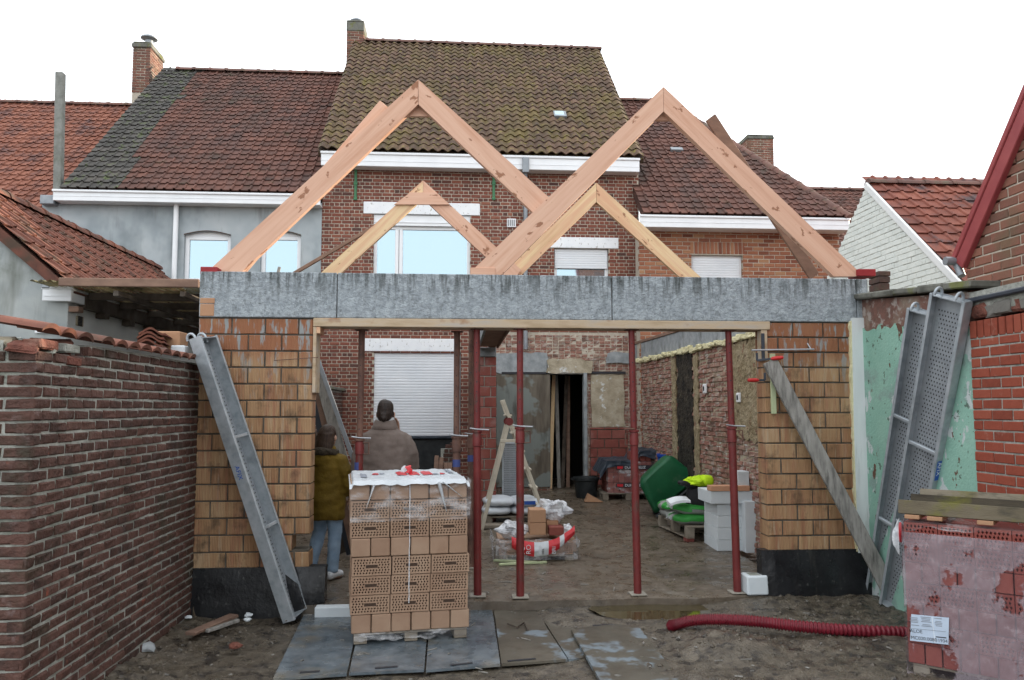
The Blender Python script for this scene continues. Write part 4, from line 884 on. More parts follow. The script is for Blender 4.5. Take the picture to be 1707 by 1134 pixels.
# carport: fibre sheets on timber between annex and extension
cp = thing('carport_roof', 'low mossy corrugated carport roof on dark timbers between annex and new wall', 'carport roof', (-3.2, 7.6, 2.5))
CX0, CX1, CY0, CY1, CZ = AX+.02, aY(331, 470, 7.6).x, 7.6, 13.6, aY(220, 478, 7.6).z
g = G(); g.box(aY(97, 470, 7.6).x, CX1, CY0, CY0+.04, CZ, aY(220, 464, 7.6).z, .006); part('front_board', g, m_tim_b, cp)
g = G(); g.grid(lambda u, v: Vector((CX0-.15+(CX1-CX0+.15)*u, CY0+.045+(CY1-CY0)*v, aY(220, 468, 7.6).z+.010*math.sin(u*120))), 150, 2); g2 = G(); g2.v = g.v+[(x, y, z-.006) for x, y, z in g.v]; k = len(g.v); g2.f = g.f+[tuple(i+k for i in reversed(f)) for f in g.f]
part('corrugated_sheet', g2, m_corrug, cp, smooth=True)
for i, y in enumerate((8.35, 9.1, 9.9, 10.8, 11.8, 12.8)):
    g = G(); g.box(CX0+.07, CX1, y, y+.06, CZ-.03, CZ+.045, .004); part('purlin', g, m_tim_dark, cp)
for i, x in enumerate((-3.35, -2.72)):
    g = G(); g.box(x, x+.05, CY0+.05, CY1, CZ-.085, CZ-.032, .004); part('rafter', g, m_tim_dark, cp)
g = G(); g.box(CX0-.0, CX0+.07, 8.3, CY1, CZ-.13, CZ+.02, .004); part('wall_plate', g, m_tim_dark, cp)
for px, y0, y1 in ((129, 486, 522), (173, 501, 533), (216, 515, 545), (251, 526, 560), (290, 535, 568)):
    a_ = aX(px-3.5, y0, CX0+.05); b_ = aX(px+3.5, y1, CX0+.05); g = G(); g.box(CX0-.01, CX0+.09, a_.y, b_.y, b_.z, CZ-.13, .004); part('hanger', g, m_tim_dark if px > 140 else m_tim_b, cp)

# ================================================================== the new extension front
zb0, zb1 = aY(880, 533, YF).z, aY(880, 459, YF).z
EXL, EXR = aY(333, 500, YF).x, aY(1447, 500, YF).x
PL1 = aY(519, 700, YF).x; PR0, PR1 = aY(1276, 700, YF).x, aY(1421, 700, YF).x
ext = thing('extension_wall', 'new tan clay block extension front under a long grey concrete beam', 'wall', ((EXL+EXR)/2, YF, 0))
zpl, zpr = aY(420, 948, YF).z, aY(1350, 918, YF).z
Hc = (zb0-zpl)/15
hl = aY(486, 902, YF).x-EXL
mis = (hl, PL1-EXL+.1, Hc*1.05, Hc*1.95)
g = G(); wall_slab(g, (EXL, YF, zpl), X_, -Y_, PL1-EXL-.008, zb0-zpl, .175, [mis], rec=.013); g.box(EXL+.01, PL1-.004, YF+.02, YF+.186, -.1, zpl, 0); pier = part('left_pier', g, m_block_mortar, ext)
pcs = wall_bricks((EXL, YF, zpl), X_, -Y_, PL1-EXL, zb0-zpl-.004, .298, Hc, .0135, 'run', [mis], seed=41, dep=.2, proud=.004, b=.006, jit=.002)
emit('clay_block', pcs, m_block, pier, 200)
nR = 15; HcR = (zb0-zpr)/nR
g = G(); wall_slab(g, (PR0+.008, YF, zpr), X_, -Y_, PR1-PR0-.008, zb0-zpr, .175, rec=.013); g.box(PR0+.004, PR1, YF+.02, YF+.186, -.1, zpr, 0); pier2 = part('right_pier', g, m_block_mortar, ext)
pcs = wall_bricks((PR0, YF, zpr), X_, -Y_, PR1-PR0, zb0-zpr-.004, .298, HcR, .0135, 'run', seed=42, dep=.2, proud=.004, b=.006, jit=.002)
emit('clay_block', pcs, m_block, pier2, 200)
cuts = [EXL, aY(562, 500, YF).x, aY(1020, 500, YF).x, aY(1427, 500, YF).x, EXR]
for i in range(4):
    g = G(); g.box(cuts[i]+(.004 if i else 0), cuts[i+1]-.004, YF-.012, YF+.3, zb0, zb1, .006); part('concrete_beam', g, m_concrete_beam, ext)
g = G(); g.box(cuts[0]+.02, cuts[4]-.02, YF+.01, YF+.28, zb0+.01, zb1-.012, 0); part('beam_joint', g, m_block_mortar, ext)
for (x0, y0, x1, y1) in ((333.5, 497, 358, 506), (333.5, 507, 357, 527)):
    a, b, c, d = rY(x0, y0, x1, y1, YF-.012); g = G(); g.box(a, b, YF-.017, YF+.1, c, d, .004); part('end_block', g, m_block_orange, ext)
# side wall and ring beams
g = G(); g.box(EXL, EXL+.19, YF+.31, 10.55, 0, zb1-.03, 0); part('side_wall', g, m_block_mortar, ext)
PX = 3.3
SKW = math.tan(R(2.5)); zr_ = (2.585+zb1-.06)/2; g = G(); g.bar((PX+.15+SKW*(YH-YF-.3), YF+.31, zr_), (PX+.15, YH-.02, zr_), zb1-.06-2.585, .3, (0, 0, 1), .006); part('ring_beam', g, m_concrete_rough, ext)
g = G(); g.bar((PX+.11+SKW*(YH-YF-.3), YF+.31, zb1-.034), (PX+.11, YH-.02, zb1-.034), .048, .26, (0, 0, 1), .004); part('wall_plate', g, m_tim_b, ext)
# black membrane at the foot of each pier
def membrane(x0, x1, zt, zb, wrap=.06, name='membrane'):
    def fn(u, v):
        x = x0+(x1-x0)*u; z = zt+(zb-zt)*v; e = min(u, 1-u)*(x1-x0)
        bul = .02+.05*math.sin(min(1, v*1.3)*math.pi*.5)+.012*noise.noise(Vector((x*2.3, z*5, 1)))
        if wrap and e < .12: bul *= .55+.45*min(1, e/.12)
        return Vector((x, YF-bul, z))
    g = G(); g.grid(fn, 60, 14)
    k = len(g.v); g.v += [(x, YF+.1, z) for x, y, z in g.v]; nu = 61; nv = 15
    idx = [i for i in range(nu)]; e = [[j*nu for j in range(nv)], [j*nu+nu-1 for j in range(nv)]]
    for i in range(nu-1): g.f.append((i+k, i+1+k, i+1, i))
    for j in range(nv-1): g.f += [(e[0][j], e[0][j]+k, e[0][j+1]+k, e[0][j+1]), (e[1][j+1], e[1][j+1]+k, e[1][j]+k, e[1][j])]
    return part(name, g, m_membrane, ext, smooth=True)
membrane(EXL-.02, aY(541, 970, YF-.05).x, zpl+.012, -.16)
membrane(aY(1272, 950, YF-.05).x, aY(1457, 950, YF-.05).x, zpr+.012, -.16)
# insulation strip, foam and broken wall edge at the right
def strip(name, m, pts, Y, th, jag=0, seed=0):
    "pts: left/right pixel x with y rows from top to bottom"
    g = G(); q = random.Random(seed); L_ = []; R_ = []
    rows = []
    for i in range(len(pts)-1):
        (y0, a0, b0), (y1, a1, b1) = pts[i], pts[i+1]; k = max(1, int((y1-y0)/(9 if jag else 200)))
        for t in range(k): s_ = t/k; rows.append((y0+(y1-y0)*s_, a0+(a1-a0)*s_, b0+(b1-b0)*s_))
    rows.append(pts[-1])
    for y, a, b in rows:
        L_.append(aY(a+q.uniform(-jag, jag), y, Y)); R_.append(aY(b+q.uniform(-jag, jag), y, Y))
    for i in range(len(L_)-1): g.prism([L_[i], R_[i], R_[i+1], L_[i+1]], (0, th, 0))
    return part(name, g, m, ext)
strip('insulation_strip', m_insul, [(530, 1420, 1443), (720, 1424, 1449), (922, 1431, 1454)], YF-.035, .12)
strip('foam_seam', m_pur, [(500, 1441, 1450), (600, 1444, 1453), (922, 1450, 1461)], YF-.028, .1, 2.2, 1)
strip('foam_edge', m_pur, [(535, 1416.5, 1422), (920, 1427, 1433)], YF-.03, .08, 1.5, 2)
strip('broken_brick_edge', m_oldbrick_edge, [(496, 1447, 1466), (620, 1449, 1462), (960, 1457, 1470)], YF-.01, .25, 3, 3)
# timber under the beam
z547 = aY(880, 547, YF-.01).z
lt = thing('form_timber', 'long pale shuttering timber under the concrete beam spanning the opening', 'timber', ((PL1+PR0)/2, YF, z547))
g = G(); g.box(PL1+.003, PR0+.06, YF-.02, YF+.24, z547, zb0-.002, .004); part('soffit_board', g, m_tim_old, lt)
g = G(); g.box(PL1+.003, aY(527, 600, YF).x, YF-.015, YF+.2, aY(522, 655, YF).z, z547-.002, .004); part('side_board', g, m_tim_old, lt)
g = G(); g.box(aY(527, 550, YF).x, aY(534, 550, YF).x, YF-.01, YF+.2, aY(530, 556, YF).z, z547-.002, .003); part('packing_piece', g, m_tim_y, lt)
a, b = aY(1268, 552, YF).x, aY(1279, 552, YF).x; g = G(); g.box(a, b-.005, YF-.012, YF+.1, aY(1272, 602, YF).z, z547-.002, .004); part('end_board', g, m_tim_old, lt)
g = G(); g.box(a+.0, a+.03, YF-.02, YF+.0, aY(1272, 600, YF).z, aY(1272, 556, YF).z, .003); part('steel_angle', g, m_anthr, lt)

# ================================================================== party wall on the right of the room
pw = thing('party_wall', 'bare old party wall with patchy plaster, soot strip and rough brick', 'wall', (PX, YH, 0))
g = G(); wall_slab(g, (PX, YH-.01, 0), -Y_, -X_, YH-YF-.25, 2.58, .28, rec=.012); pws = part('wall', g, m_plaster_dirty, pw)
pcs = wall_bricks((PX, YH-.01, 0), -Y_, -X_, YH-YF-.25, 2.56, .19, .0666, .010, 'run', seed=51, proud=.012, jit=.008, b=.01)
sy0, sy1 = aX(1140, 640, PX).y, aX(1119, 640, PX).y
pcs = [p for p in pcs if not (sy0 < p[2].translation.y-.1 < sy1)]
emit('brick', pcs, m_brick_old, pws, 300, 'bricks')
g = G(); n_ = 30; qq = random.Random(8); pts = []
for i in range(n_+1): pts.append((PX-.015, sy0+qq.uniform(-.05, .05), 2.55*i/n_))
for i in range(n_+1): pts.append((PX-.015, sy1+qq.uniform(-.05, .05), 2.55*(n_-i)/n_))
g.prism(pts, (.04, 0, 0)); m_soot = mat('soot_black_flue_lining', [C(.008, .007, .006), C(.03, .025, .02), C(.06, .05, .035)], ns=8, bump=1., bs=20, bd=.03); part('soot_strip', g, m_soot, pws)
def ragged(name, m, y0, y1, z0, z1, seed, jag=.06, th=.02, X=PX-.022):
    q = random.Random(seed); P = [(y0, z0), (y1, z0), (y1, z1), (y0, z1)]; pts = []
    for i in range(4):
        p, r = Vector(P[i]), Vector(P[(i+1) % 4]); k = max(2, int((r-p).length/.09))
        for t in range(k): v = p.lerp(r, t/k); pts.append((X, v.x+q.uniform(-jag, jag), v.y+q.uniform(-jag, jag)))
    g = G(); g.prism(pts, (th, 0, 0)); return part(name, g, m, pws)
m_plaster_y = mat('ochre_loam_plaster', [C(.19, .145, .08), C(.29, .235, .145), C(.36, .30, .20)], ns=7, bump=1., bs=16, bd=.04, over=[(C(.11, .075, .05), 12, .58, .66, (1, 1, 1), .8), (C(.20, .09, .06), 6, .62, .68, (1, 1, 1), .8)])
ragged('plaster_patch', m_plaster_y, 7.4, aX(1192, 620, PX).y, 1.35, 2.54, 1)
ragged('plaster_patch', m_plaster_y, 7.4, 8.75, .15, 1.3, 2, .1)
ragged('plaster_patch', m_plaster_y, sy1+.06, sy1+.25, .1, 2.5, 3, .03)
ragged('plaster_patch', m_plaster_y, sy0-.25, sy0-.08, .1, 2.5, 4, .03)
g = G(); qq = random.Random(4)
for i in range(70): y = YF+.4+(YH-YF-.5)*i/70; g.obox((PX-.03, y, 2.578+qq.uniform(-.02, .02)), X_*.03, Y_*.06, Z_*qq.uniform(.02, .045), .012)
o = part('foam_bead', g.jitter(.008, 2), m_pur, pws); o['kind'] = 'stuff'
for px, py, w_, h_ in ((1160, 648, .05, .13), (1208, 663, .05, .12)):
    c_ = aX(px, py, PX); g = G(); g.box(PX-.05, PX-.015, c_.y-w_, c_.y+w_, c_.z-h_/2, c_.z+h_/2, .01); b_ = part('wall_box', g, m_pvc, pws); g = G(); g.box(PX-.054, PX-.05, c_.y-.02, c_.y+.02, c_.z-.03, c_.z+.03, 0); part('socket_hole', g, m_ink, b_)
pw.rotation_euler.z = R(2.5)
# low dark brick wall at the far left of the room
lw = thing('low_brick_wall', 'low dark brick wall with flat coping against the brick house', 'wall', (-2.2, 12.5, 0)); LX = -2.1
g = G(); wall_slab(g, (LX, 10.7, 0), Y_, X_, YH-10.71, 2.02, .2); lws = part('wall', g, m_mortar_gr, lw)
emit('brick', wall_bricks((LX, 10.7, 0), Y_, X_, YH-10.71, 2.0, .19, .0666, .012, 'run', seed=53), m_brick_garden, lws, 60, 'bricks')
g = G(); g.box(LX-.25, LX+.05, 10.7, YH-.01, 2.02, 2.075, .01); part('coping', g, m_coping, lw)
# internal red block wall and the beam it carries
IY = 11.2; a, b, c, d = rY(797, 580, 827, 870, IY)
iw = thing('red_block_wall', 'short internal wall of red clay blocks with concrete pad on top', 'wall', (a, IY, 0)); zt = aY(812, 595, IY).z
g = G(); wall_slab(g, (a+.008, IY, fz(IY)), X_, -Y_, b-a-.008, zt-fz(IY), .25, rec=.012); g.box(a+.012, b-.01, IY+.26, YH-.06, .05, zt, 0); iws = part('wall', g, m_mortar_gr, iw)
pcs = wall_bricks((a, IY, fz(IY)), X_, -Y_, b-a, zt-fz(IY)-.003, .19, .15, .014, 'run', seed=61, dep=.14, jit=.003) + wall_bricks((a, YH-.06, fz(IY)), -Y_, -X_, YH-.06-IY, zt-fz(IY)-.003, .29, .15, .014, 'run', seed=62, dep=.02)
emit('clay_block', pcs, m_redblock, iws, 200)
g = G(); g.box(a-.01, b, IY-.02, IY+.3, zt, zt+.14, .01); part('concrete_pad', g, m_concrete_rough, iw)
g = G(); g.box((a+b)/2+.02, b-.01, IY-.02, IY+.1, zt+.142, zt+.2, .006); part('packing_brick', g, m_brick_red, iw)
bx = thing('beam_formwork', 'grey boxed formwork beam running back from the timber under the concrete beam', 'formwork', (a, 9, zt+.1))
fz0 = aY(775, 548, YF+.3).z
g = G(); g.box(a+.02, a+.26, YF+.31, IY-.03, zt+.145, zt+.17, .004); part('bottom_board', g, m_tim_b, bx)
g = G(); g.box(a-.012, a+.018, YF+.31, IY-.03, zt+.12, zb1-.02, .004); part('side_board', g, m_concrete_rough, bx)
g = G(); g.box(a+.262, a+.29, YF+.31, IY-.03, zt+.12, zb1-.02, .004); part('side_board', g, m_tim_b, bx)
IWX0, IWX1, IZT = a, b, zt
# ================================================================== roof trusses
def truss(label, Y, left, right, collar, cy, ml, mr, mc, th=.065):
    t = thing('roof_truss', label, 'roof truss', aY(left[0][0], 456, Y), 'new timber roof trusses')
    def leg(pts, m, i):
        g = G(); P = [aY(x, y, Y) for x, y in pts]; g.prism(P, (0, th, 0)); part('rafter', g, m, t, rnd=rng.random())
    leg(left, ml, 0); leg(right, mr, 1)
    g = G(); g.prism([aY(x, y, cy) for x, y in collar], (0, .03, 0)); part('collar', g, mc, t, rnd=.6)
    return t
truss('tall front truss of pinkish fir whose foot stands by the garden wall', 7.2,
      [(697, 133), (697, 174), (397, 459), (349, 459), (349, 450)], [(697.6, 133), (925, 338), (901, 366), (697.6, 174)],
      [(697, 150), (648, 194), (742, 194)], 7.268, m_fir_l, m_fir_r, m_fir_h)
truss('tall front truss of pinkish fir with its foot by the mint green wall', 7.125,
      [(1106, 145), (1106, 186), (836, 459), (786, 459), (786, 452)], [(1106.6, 145), (1434, 455), (1434, 461), (1390, 461), (1106.6, 186)],
      [(1106, 160), (1062, 201), (1150, 201)], 7.193, m_fir_l, m_fir_r, m_fir_h)
truss('small-looking rear truss of pale fir with its collar nailed on the front', 10.40,
      [(705, 301), (705, 331), (495, 523), (460, 523)], [(705.5, 301), (869, 450), (852, 472), (838, 455), (705.5, 331)],
      [(684, 321), (727, 321), (750, 341), (657, 341)], 10.367, m_firy_l, m_fir_r, m_fir_h)
truss('rear truss of yellowish fir in front of the small shuttered upper window', 10.48,
      [(994, 305), (994, 337), (806, 520), (772, 520)], [(994.5, 305), (1243, 530), (1209, 530), (994.5, 337)],
      [(994, 316), (965, 344), (1023, 344)], 10.548, m_firy_l, m_firy_r, m_fir_h)
def brace(label, p0, p1, a, b, m, side=(0, 1, 0)):
    g = G(); g.bar(p0, p1, a, b, side); single('brace_plank', g, m, label, 'plank', 'loose brace planks among the trusses', rnd=rng.random())
brace('brace plank crossing behind the rafter nearest the garden wall', aY(396, 458, 7.36), aY(640, 174, 7.36), .03, .10, m_fir_l)
brace('brown brace plank crossing behind the rafter nearest the mint green wall', aY(1357, 461, 7.75), aY(1184, 196, 7.42), .03, .12, m_tim_b)
brace('thin brown brace plank leaning on the pale rear truss', aY(470, 468, 10.6), aY(700, 333, 10.5), .05, .045, m_tim_b)
g = G(); g.bar(aY(462, 462, 8.), aY(466, 445, 8.), .02, .03, (0, 1, 0)); single('wood_peg', g, m_tim_g, 'short grey wooden peg sticking up behind the concrete beam', 'peg')
# small pieces on the beam
def brickbit(name, px, Y, m, label, cat, dy=.1, grp=None):
    a, b, c, d = rY(*px, Y); g = G(); g.box(a, b, Y, Y+dy, c, d, .005); return single(name, g.jitter(.002, int(px[0])), m, label, cat, grp)
m_redpaint = plain('bright_red_brick', C(.27, .02, .025), rough=.7)
brickbit('packing_brick', (333.5, 445, 362, 458), YF-.01, m_redpaint, 'red packing brick at the beam end above the garden wall', 'brick', .2)
brickbit('packing_brick', (1431, 448.5, 1460, 460), YF-.01, m_redpaint, 'red packing brick on the beam end above the mint green wall', 'brick', .2)
brickbit('packing_timber', (784, 446, 826, 459), YF+.02, m_fir_h, 'small fir packing block under the middle truss foot', 'timber', .08)
for i, (y0, y1) in enumerate(((452, 460), (461, 471), (472, 484))):
    brickbit('old_brick', (1465+i*.6, y0, 1485-i*.8, y1), YF+.28, m_brick_chim, ['topmost', 'middle', 'lowest'][i]+' dark brick of the little stack beside the beam end', 'brick', .2, 'old bricks stacked at the beam end')

# ================================================================== steel props
def prop(label, px, py, Y, zt, zc, up, low, marks=False, lean=0., head=True, hdir=1, group='adjustable steel props'):
    p = aY(px, py, Y); z0 = fz(Y); t = thing('steel_prop', label, 'steel prop', (p.x, Y, z0), group); x = p.x; xt = x+lean
    g = G(); g.tube([(x, Y, z0+.006), (x+(xt-x)*(zc-z0)/(zt-z0), Y, zc)], .036, 16); part('outer_tube', g, low, t)
    g = G(); xc = x+(xt-x)*(zc-z0)/(zt-z0); g.tube([(xc, Y, zc), (xt, Y, zt-.008)], .03, 16); it = part('inner_tube', g, up, t)
    for i in range(9):
        s_ = (i+.6)/9.5; g = G(); z = zc+.05+(zt-zc-.1)*s_; xx = xc+(xt-xc)*s_; g.tube([(xx-.004, Y-.0315, z), (xx-.004, Y-.026, z)], .006, 8); part('pin_hole', g, m_ink, it)
    g = G(); g.tube([(xc, Y, zc-.13), (xc, Y, zc-.125), (xc, Y, zc-.02), (xc, Y, zc)], [.036, .043, .043, .036], 16); cl = part('collar', g, low, t)
    g = G(); g.tube([(xc-.045, Y, zc+.012), (xc+.045, Y, zc+.012)], .05, 14) if False else g.lathe((xc, Y, zc), [(.05, 0), (.05, .018), (.034, .02)], 14); part('collar_ring', g, up, cl)
    g = G(); h = .09*hdir; g.tube([(xc+.03*hdir, Y-.02, zc-.02), (xc+h, Y-.04, zc-.015), (xc+h, Y-.04, zc-.12), (xc+.03*hdir, Y-.02, zc-.125)], .0065, 8); part('handle', g, m_rust, cl)
    g = G(); g.tube([(xc-.07, Y-.05, zc+.04), (xc, Y-.045, zc+.03), (xc+.11*hdir, Y-.06, zc+.025)], .007, 8); part('pin', g, m_steel if hdir > 0 else m_rust, cl)
    g = G(); g.box(x-.075, x+.075, Y-.075, Y+.075, z0+.001, z0+.01, .002); part('base_plate', g, m_gal_plate, t)
    g = G(); g.box(xt-.06, xt+.06, Y-.06, Y+.06, zt-.009, zt-.002, .002); part('head_plate', g, m_rust, t)
    if marks: g = G(); g.tube([(x, Y, zc-.27), (x, Y, zc-.20)], .0372, 16, cap=False); part('paint_mark', g, m_bluepaint, t)
    return t
zt5 = z547
prop('rusty prop with red lower tube beside the person in the taupe coat', 598, 740, 7.35, zt5, aY(598, 735, 7.35).z, m_rust, m_redsteel, True, .015)
prop('rusty brown prop at the edge of the white roller shutter', 761, 740, 7.42, zt5, aY(761, 731, 7.42).z, m_rust, m_rust, True, .0, hdir=1)
prop('dark rusty prop set back under the boxed formwork beam', 785, 740, 8.45, IZT+.143, aY(785, 728, 8.45).z, m_rust, m_rust, True)
prop('red prop just beyond the wrapped block pallet, before the red block wall', 797, 740, 7.2, zt5-.0, aY(797, 721, 7.2).z, m_redsteel, m_redsteel, lean=-.015)
prop('red prop in front of the wooden stepladder', 867, 740, 7.13, zt5, aY(867, 716, 7.13).z, m_redsteel, m_redsteel, hdir=1)
prop('red prop with dark pin holes standing behind the puddle', 1060, 740, 7.16, zt5, aY(1060, 720, 7.16).z, m_redsteel, m_redsteel, lean=-.03, hdir=-1)
prop('red prop in front of the white aerated block stack', 1224, 740, 7.16, zt5, aY(1224, 715, 7.16).z, m_redsteel, m_redsteel, lean=-.035)

# ================================================================== galvanised scaffold planks
def splank(label, B, T, nrm, wd=.30, dep=.075, bars=(.4, .75), sticker=None, hooks=1, hookdir=None):
    B, T = Vector(B), Vector(T); L = (T-B); ln = L.length; L.normalize(); n = Vector(nrm); n = (n-L*n.dot(L)).normalized(); x = L.cross(n).normalized()
    t = thing('scaffold_plank', label, 'scaffold plank', B, 'galvanised scaffold planks')
    P = lambda u, v, w_: B+x*u+L*v+n*w_
    g = G(); g.obox(P(0, ln/2, .003), x*(wd/2-.002), L*ln/2, n*.002, 0); web = part('deck_web', g, m_galv_dk, t)
    for s_ in (-1, 1):
        g = G(); g.obox(P(s_*wd/2, ln/2, dep/2), x*.0025, L*ln/2, n*dep/2, .001); g.obox(P(s_*(wd/2-.0125), ln/2, dep), x*.0125, L*ln/2, n*.0025, .001); part('side_flange', g, m_galv, t)
    for e_ in (.015, ln-.015): g = G(); g.obox(P(0, e_, dep*.5), x*wd/2*.98, L*.004, n*dep*.45, 0); part('end_plate', g, m_galv, t)
    for b_ in bars:
        g = G(); g.obox(P(0, ln*b_, dep*.8), x*wd/2*.97, L*.014, n*.014, .004); part('cross_bar', g, m_galv, t)
    for s_ in (-.6, .6):
        g = G(); pts = []
        for i in range(8): a_ = math.pi*1.05*i/7; pts.append(P(s_*wd/2, ln+.01+.045*math.sin(a_), .03-.04*(1-math.cos(a_))*hooks))
        g.tube([P(s_*wd/2, ln-.04, .03)]+pts, .011, 8); part('hook', g, m_galv, t)
    # punched deck: small dark holes
    g = G(); nv = int(ln/.034); nu = 9
    for j in range(2, nv-2):
        for i in range(nu):
            c_ = P((i+.5+(.5 if j % 2 else 0)-nu/2-.25)*(wd-.07)/nu, j*.034, .0056); g.add([c_+x*.006*math.cos(k*math.pi/3)+L*.0085*math.sin(k*math.pi/3) for k in range(6)], [(0, 1, 2, 3, 4, 5)])
    o = part('perforations', g, m_ink, web); o['kind'] = 'stuff'
    return t, P, ln, x, L, n
def text_part(name, body, size, m, P0, U, V, parent, th=.001, align='LEFT'):
    cu = bpy.data.curves.new(name, 'FONT'); cu.body = body; cu.size = size; cu.extrude = th; cu.align_x = align; tmp = bpy.data.objects.new(name, cu); COL.objects.link(tmp)
    dg = bpy.context.evaluated_depsgraph_get(); me = bpy.data.meshes.new_from_object(tmp.evaluated_get(dg)); bpy.data.objects.remove(tmp); me.materials.clear()
    U, V = Vector(U).normalized(), Vector(V).normalized(); N = U.cross(V); M = Matrix.Translation(P0) @ Matrix((U, V, N)).transposed().to_4x4()
    return link(name, me, m, parent, M)
m_blue_st = plain('blue_sticker', C(.02, .09, .40), rough=.4)
B = aZ(484, 1030, -.10); T = Vector((-2.42, 6.42, 2.13)); T = aX(330, 566, -2.28)
t, P, ln, x, L, n = splank('metal scaffold plank leaning across the tan block pier onto the garden wall', B, T, (.93, -.28, .2), wd=.26, dep=.11, bars=(.32, .64), hooks=1)
k = -1 if P(-.13, 1, .05).y < P(.13, 1, .05).y else 1; Uu = -L; Vv = (x*k).cross(Uu); text_part('sticker_text', 'AFIX', .06, m_blue_st, P(k*.134, ln*.52, .055)-Uu*.07-Vv*.02, Uu, Vv, t, .0005)
for (b0, t0, lab, stk, br) in (((1474, 1003), (1551, 519), 'perforated scaffold plank leaning on the mint green wall, nearer the insulation strip', False, (.3, .66)), ((1500, 1018), (1592, 494), 'perforated scaffold plank with blue sticker leaning in front of the mint green wall', True, (.3, .56))):
    B = aZ(b0[0], b0[1], -.06); T = aX(t0[0], t0[1], RX-.10)
    t, P, ln, x, L, n = splank(lab, B, T, (-1, -.42, .1), wd=.30, dep=.085, bars=br, hooks=-1)
    if stk:
        sg = G(); k = -1 if P(-.15, 1, .04).y < P(.15, 1, .04).y else 1
        sg.obox(P(k*.1535, ln*.51, .042), x*.0006, L*.085, n*.03, 0); bs_ = part('sticker', sg, m_blue_st, t)
        sg = G(); sg.obox(P(k*.1535, ln*.385, .042), x*.0006, L*.075, n*.03, 0); ws_ = part('sticker', sg, m_paper, t)
        Uu = -L; Vv = (x*k).cross(Uu)
        text_part('sticker_text', 'AFIX', .058, m_paper, P(k*.1545, ln*.51, .042)-Uu*.075-Vv*.02, Uu, Vv, bs_, .0004); text_part('sticker_text', '1.57', .045, m_ink, P(k*.1545, ln*.385, .042)-Uu*.045-Vv*.016, Uu, Vv, ws_, .0004)
# weathered plank, clamps and batten at the right pier
g = G(); p0, p1 = aY(1283, 602, YF-.09), aZ(1497, 1012, -.06); g.bar(p0, p1, .03, .14, (0, 1, 0), .004); single('weathered_plank', g.jitter(.002, 1), m_tim_g, 'grey weathered plank leaning diagonally across the tan block pier near the green wall', 'plank')
a, b, c, d = rY(1285, 590, 1293, 690, YF-.03); g = G(); g.box(a, b, YF-.04, YF-.012, c, d, .003); single('batten', g, m_tim_gn, 'short pale green batten clamped upright on the block pier edge', 'batten')
g = G(); p0, p1 = aY(1253, 584, YF-.07), aY(1357, 582.5, YF-.06); g.tube([p0, p1], .009, 8); g.tube([p1+Vector((-.03, 0, 0)), p1+Vector((-.05, .03, .06))], .006, 8); single('steel_rod', g, m_steel, 'thin bright steel rod sticking out sideways over the block pier', 'rod')
def clamp(px0, px1, label):
    p0, p1 = aY(*px0, YF-.09), aY(*px1, YF-.11); t = thing('screw_clamp', label, 'clamp', p0, 'red-handled screw clamps'); d_ = (p1-p0).normalized()
    g = G(); g.bar(p0, p1, .012, .02, (0, 1, 0), .002); part('clamp_bar', g, m_anthr, t); g = G(); g.tube([p1-d_*.02, p1, p1+d_*.02, p1+d_*.09, p1+d_*.1], [.008, .017, .02, .017, .008], 10); part('clamp_handle', g, m_clamp_red, t)
    g = G(); g.bar(p0, p0+Vector((0, .0, .07)), .012, .02, (0, 1, 0), .002); part('clamp_jaw', g, m_anthr, t)
clamp((1262, 601), (1288, 598), 'screw clamp with red handle near the top of the green batten'); clamp((1275, 634), (1262, 634), 'lower screw clamp with red handle at the block pier edge')
p0 = aY(457, 601, YF-.03); g = G(); g.tube([p0+Vector((0, .03, .08)), p0, aY(530, 596, YF-.06)], .004, 6); single('reinforcing_wire', g, m_rust, 'bent rusty wire sticking out of the tan block pier by the opening', 'wire')
# ================================================================== wrapped pallet of perforated blocks in the middle
def perf_tpl(L, H, D, nx, ny, slot=True, deep=.03):
    "block laid on its side: holed face towards -y, x 0..L, z 0..H"
    g = G(); mx, mz = .010, .010; cw, chh = (L-2*mx)/nx, (H-2*mz)/ny
    # rim
    g.add([(0, 0, 0), (L, 0, 0), (L, 0, H), (0, 0, H), (mx, 0, mz), (L-mx, 0, mz), (L-mx, 0, H-mz), (mx, 0, H-mz)], [(0, 1, 5, 4), (1, 2, 6, 5), (2, 3, 7, 6), (3, 0, 4, 7)])
    g.add([(0, 0, 0), (L, 0, 0), (L, 0, H), (0, 0, H), (0, D, 0), (L, D, 0), (L, D, H), (0, D, H)], [(0, 4, 5, 1), (1, 5, 6, 2), (2, 6, 7, 3), (3, 7, 4, 0), (4, 7, 6, 5)])
    for j in range(ny):
        for i in range(nx):
            x0, z0 = mx+i*cw, mz+j*chh; x1, z1 = x0+cw, z0+chh
            mid = slot and abs(j-(ny-1)/2) < 1.1 and abs(i-(nx-1)/2) < nx*.2
            if mid: g.add([(x0, 0, z0), (x1, 0, z0), (x1, 0, z1), (x0, 0, z1)], [(0, 1, 2, 3)]); continue
            cx, cz = (x0+x1)/2+(cw*.13 if j % 2 else -cw*.13), (z0+z1)/2; rx, rz2 = cw*.34, chh*.45
            o = [(x0, 0, z0), (x1, 0, z0), (x1, 0, z1), (x0, 0, z1)]; h = [(cx, 0, cz-rz2), (cx+rx, 0, cz), (cx, 0, cz+rz2), (cx-rx, 0, cz)]; hb = [(a, deep, c) for a, b, c in h]
            g.add(o+h+hb, [(0, 1, 4), (1, 5, 4), (1, 2, 5), (2, 6, 5), (2, 3, 6), (3, 7, 6), (3, 0, 7), (0, 4, 7), (4, 5, 9, 8), (5, 6, 10, 9), (6, 7, 11, 10), (7, 4, 8, 11), (8, 9, 10, 11)])
    return g
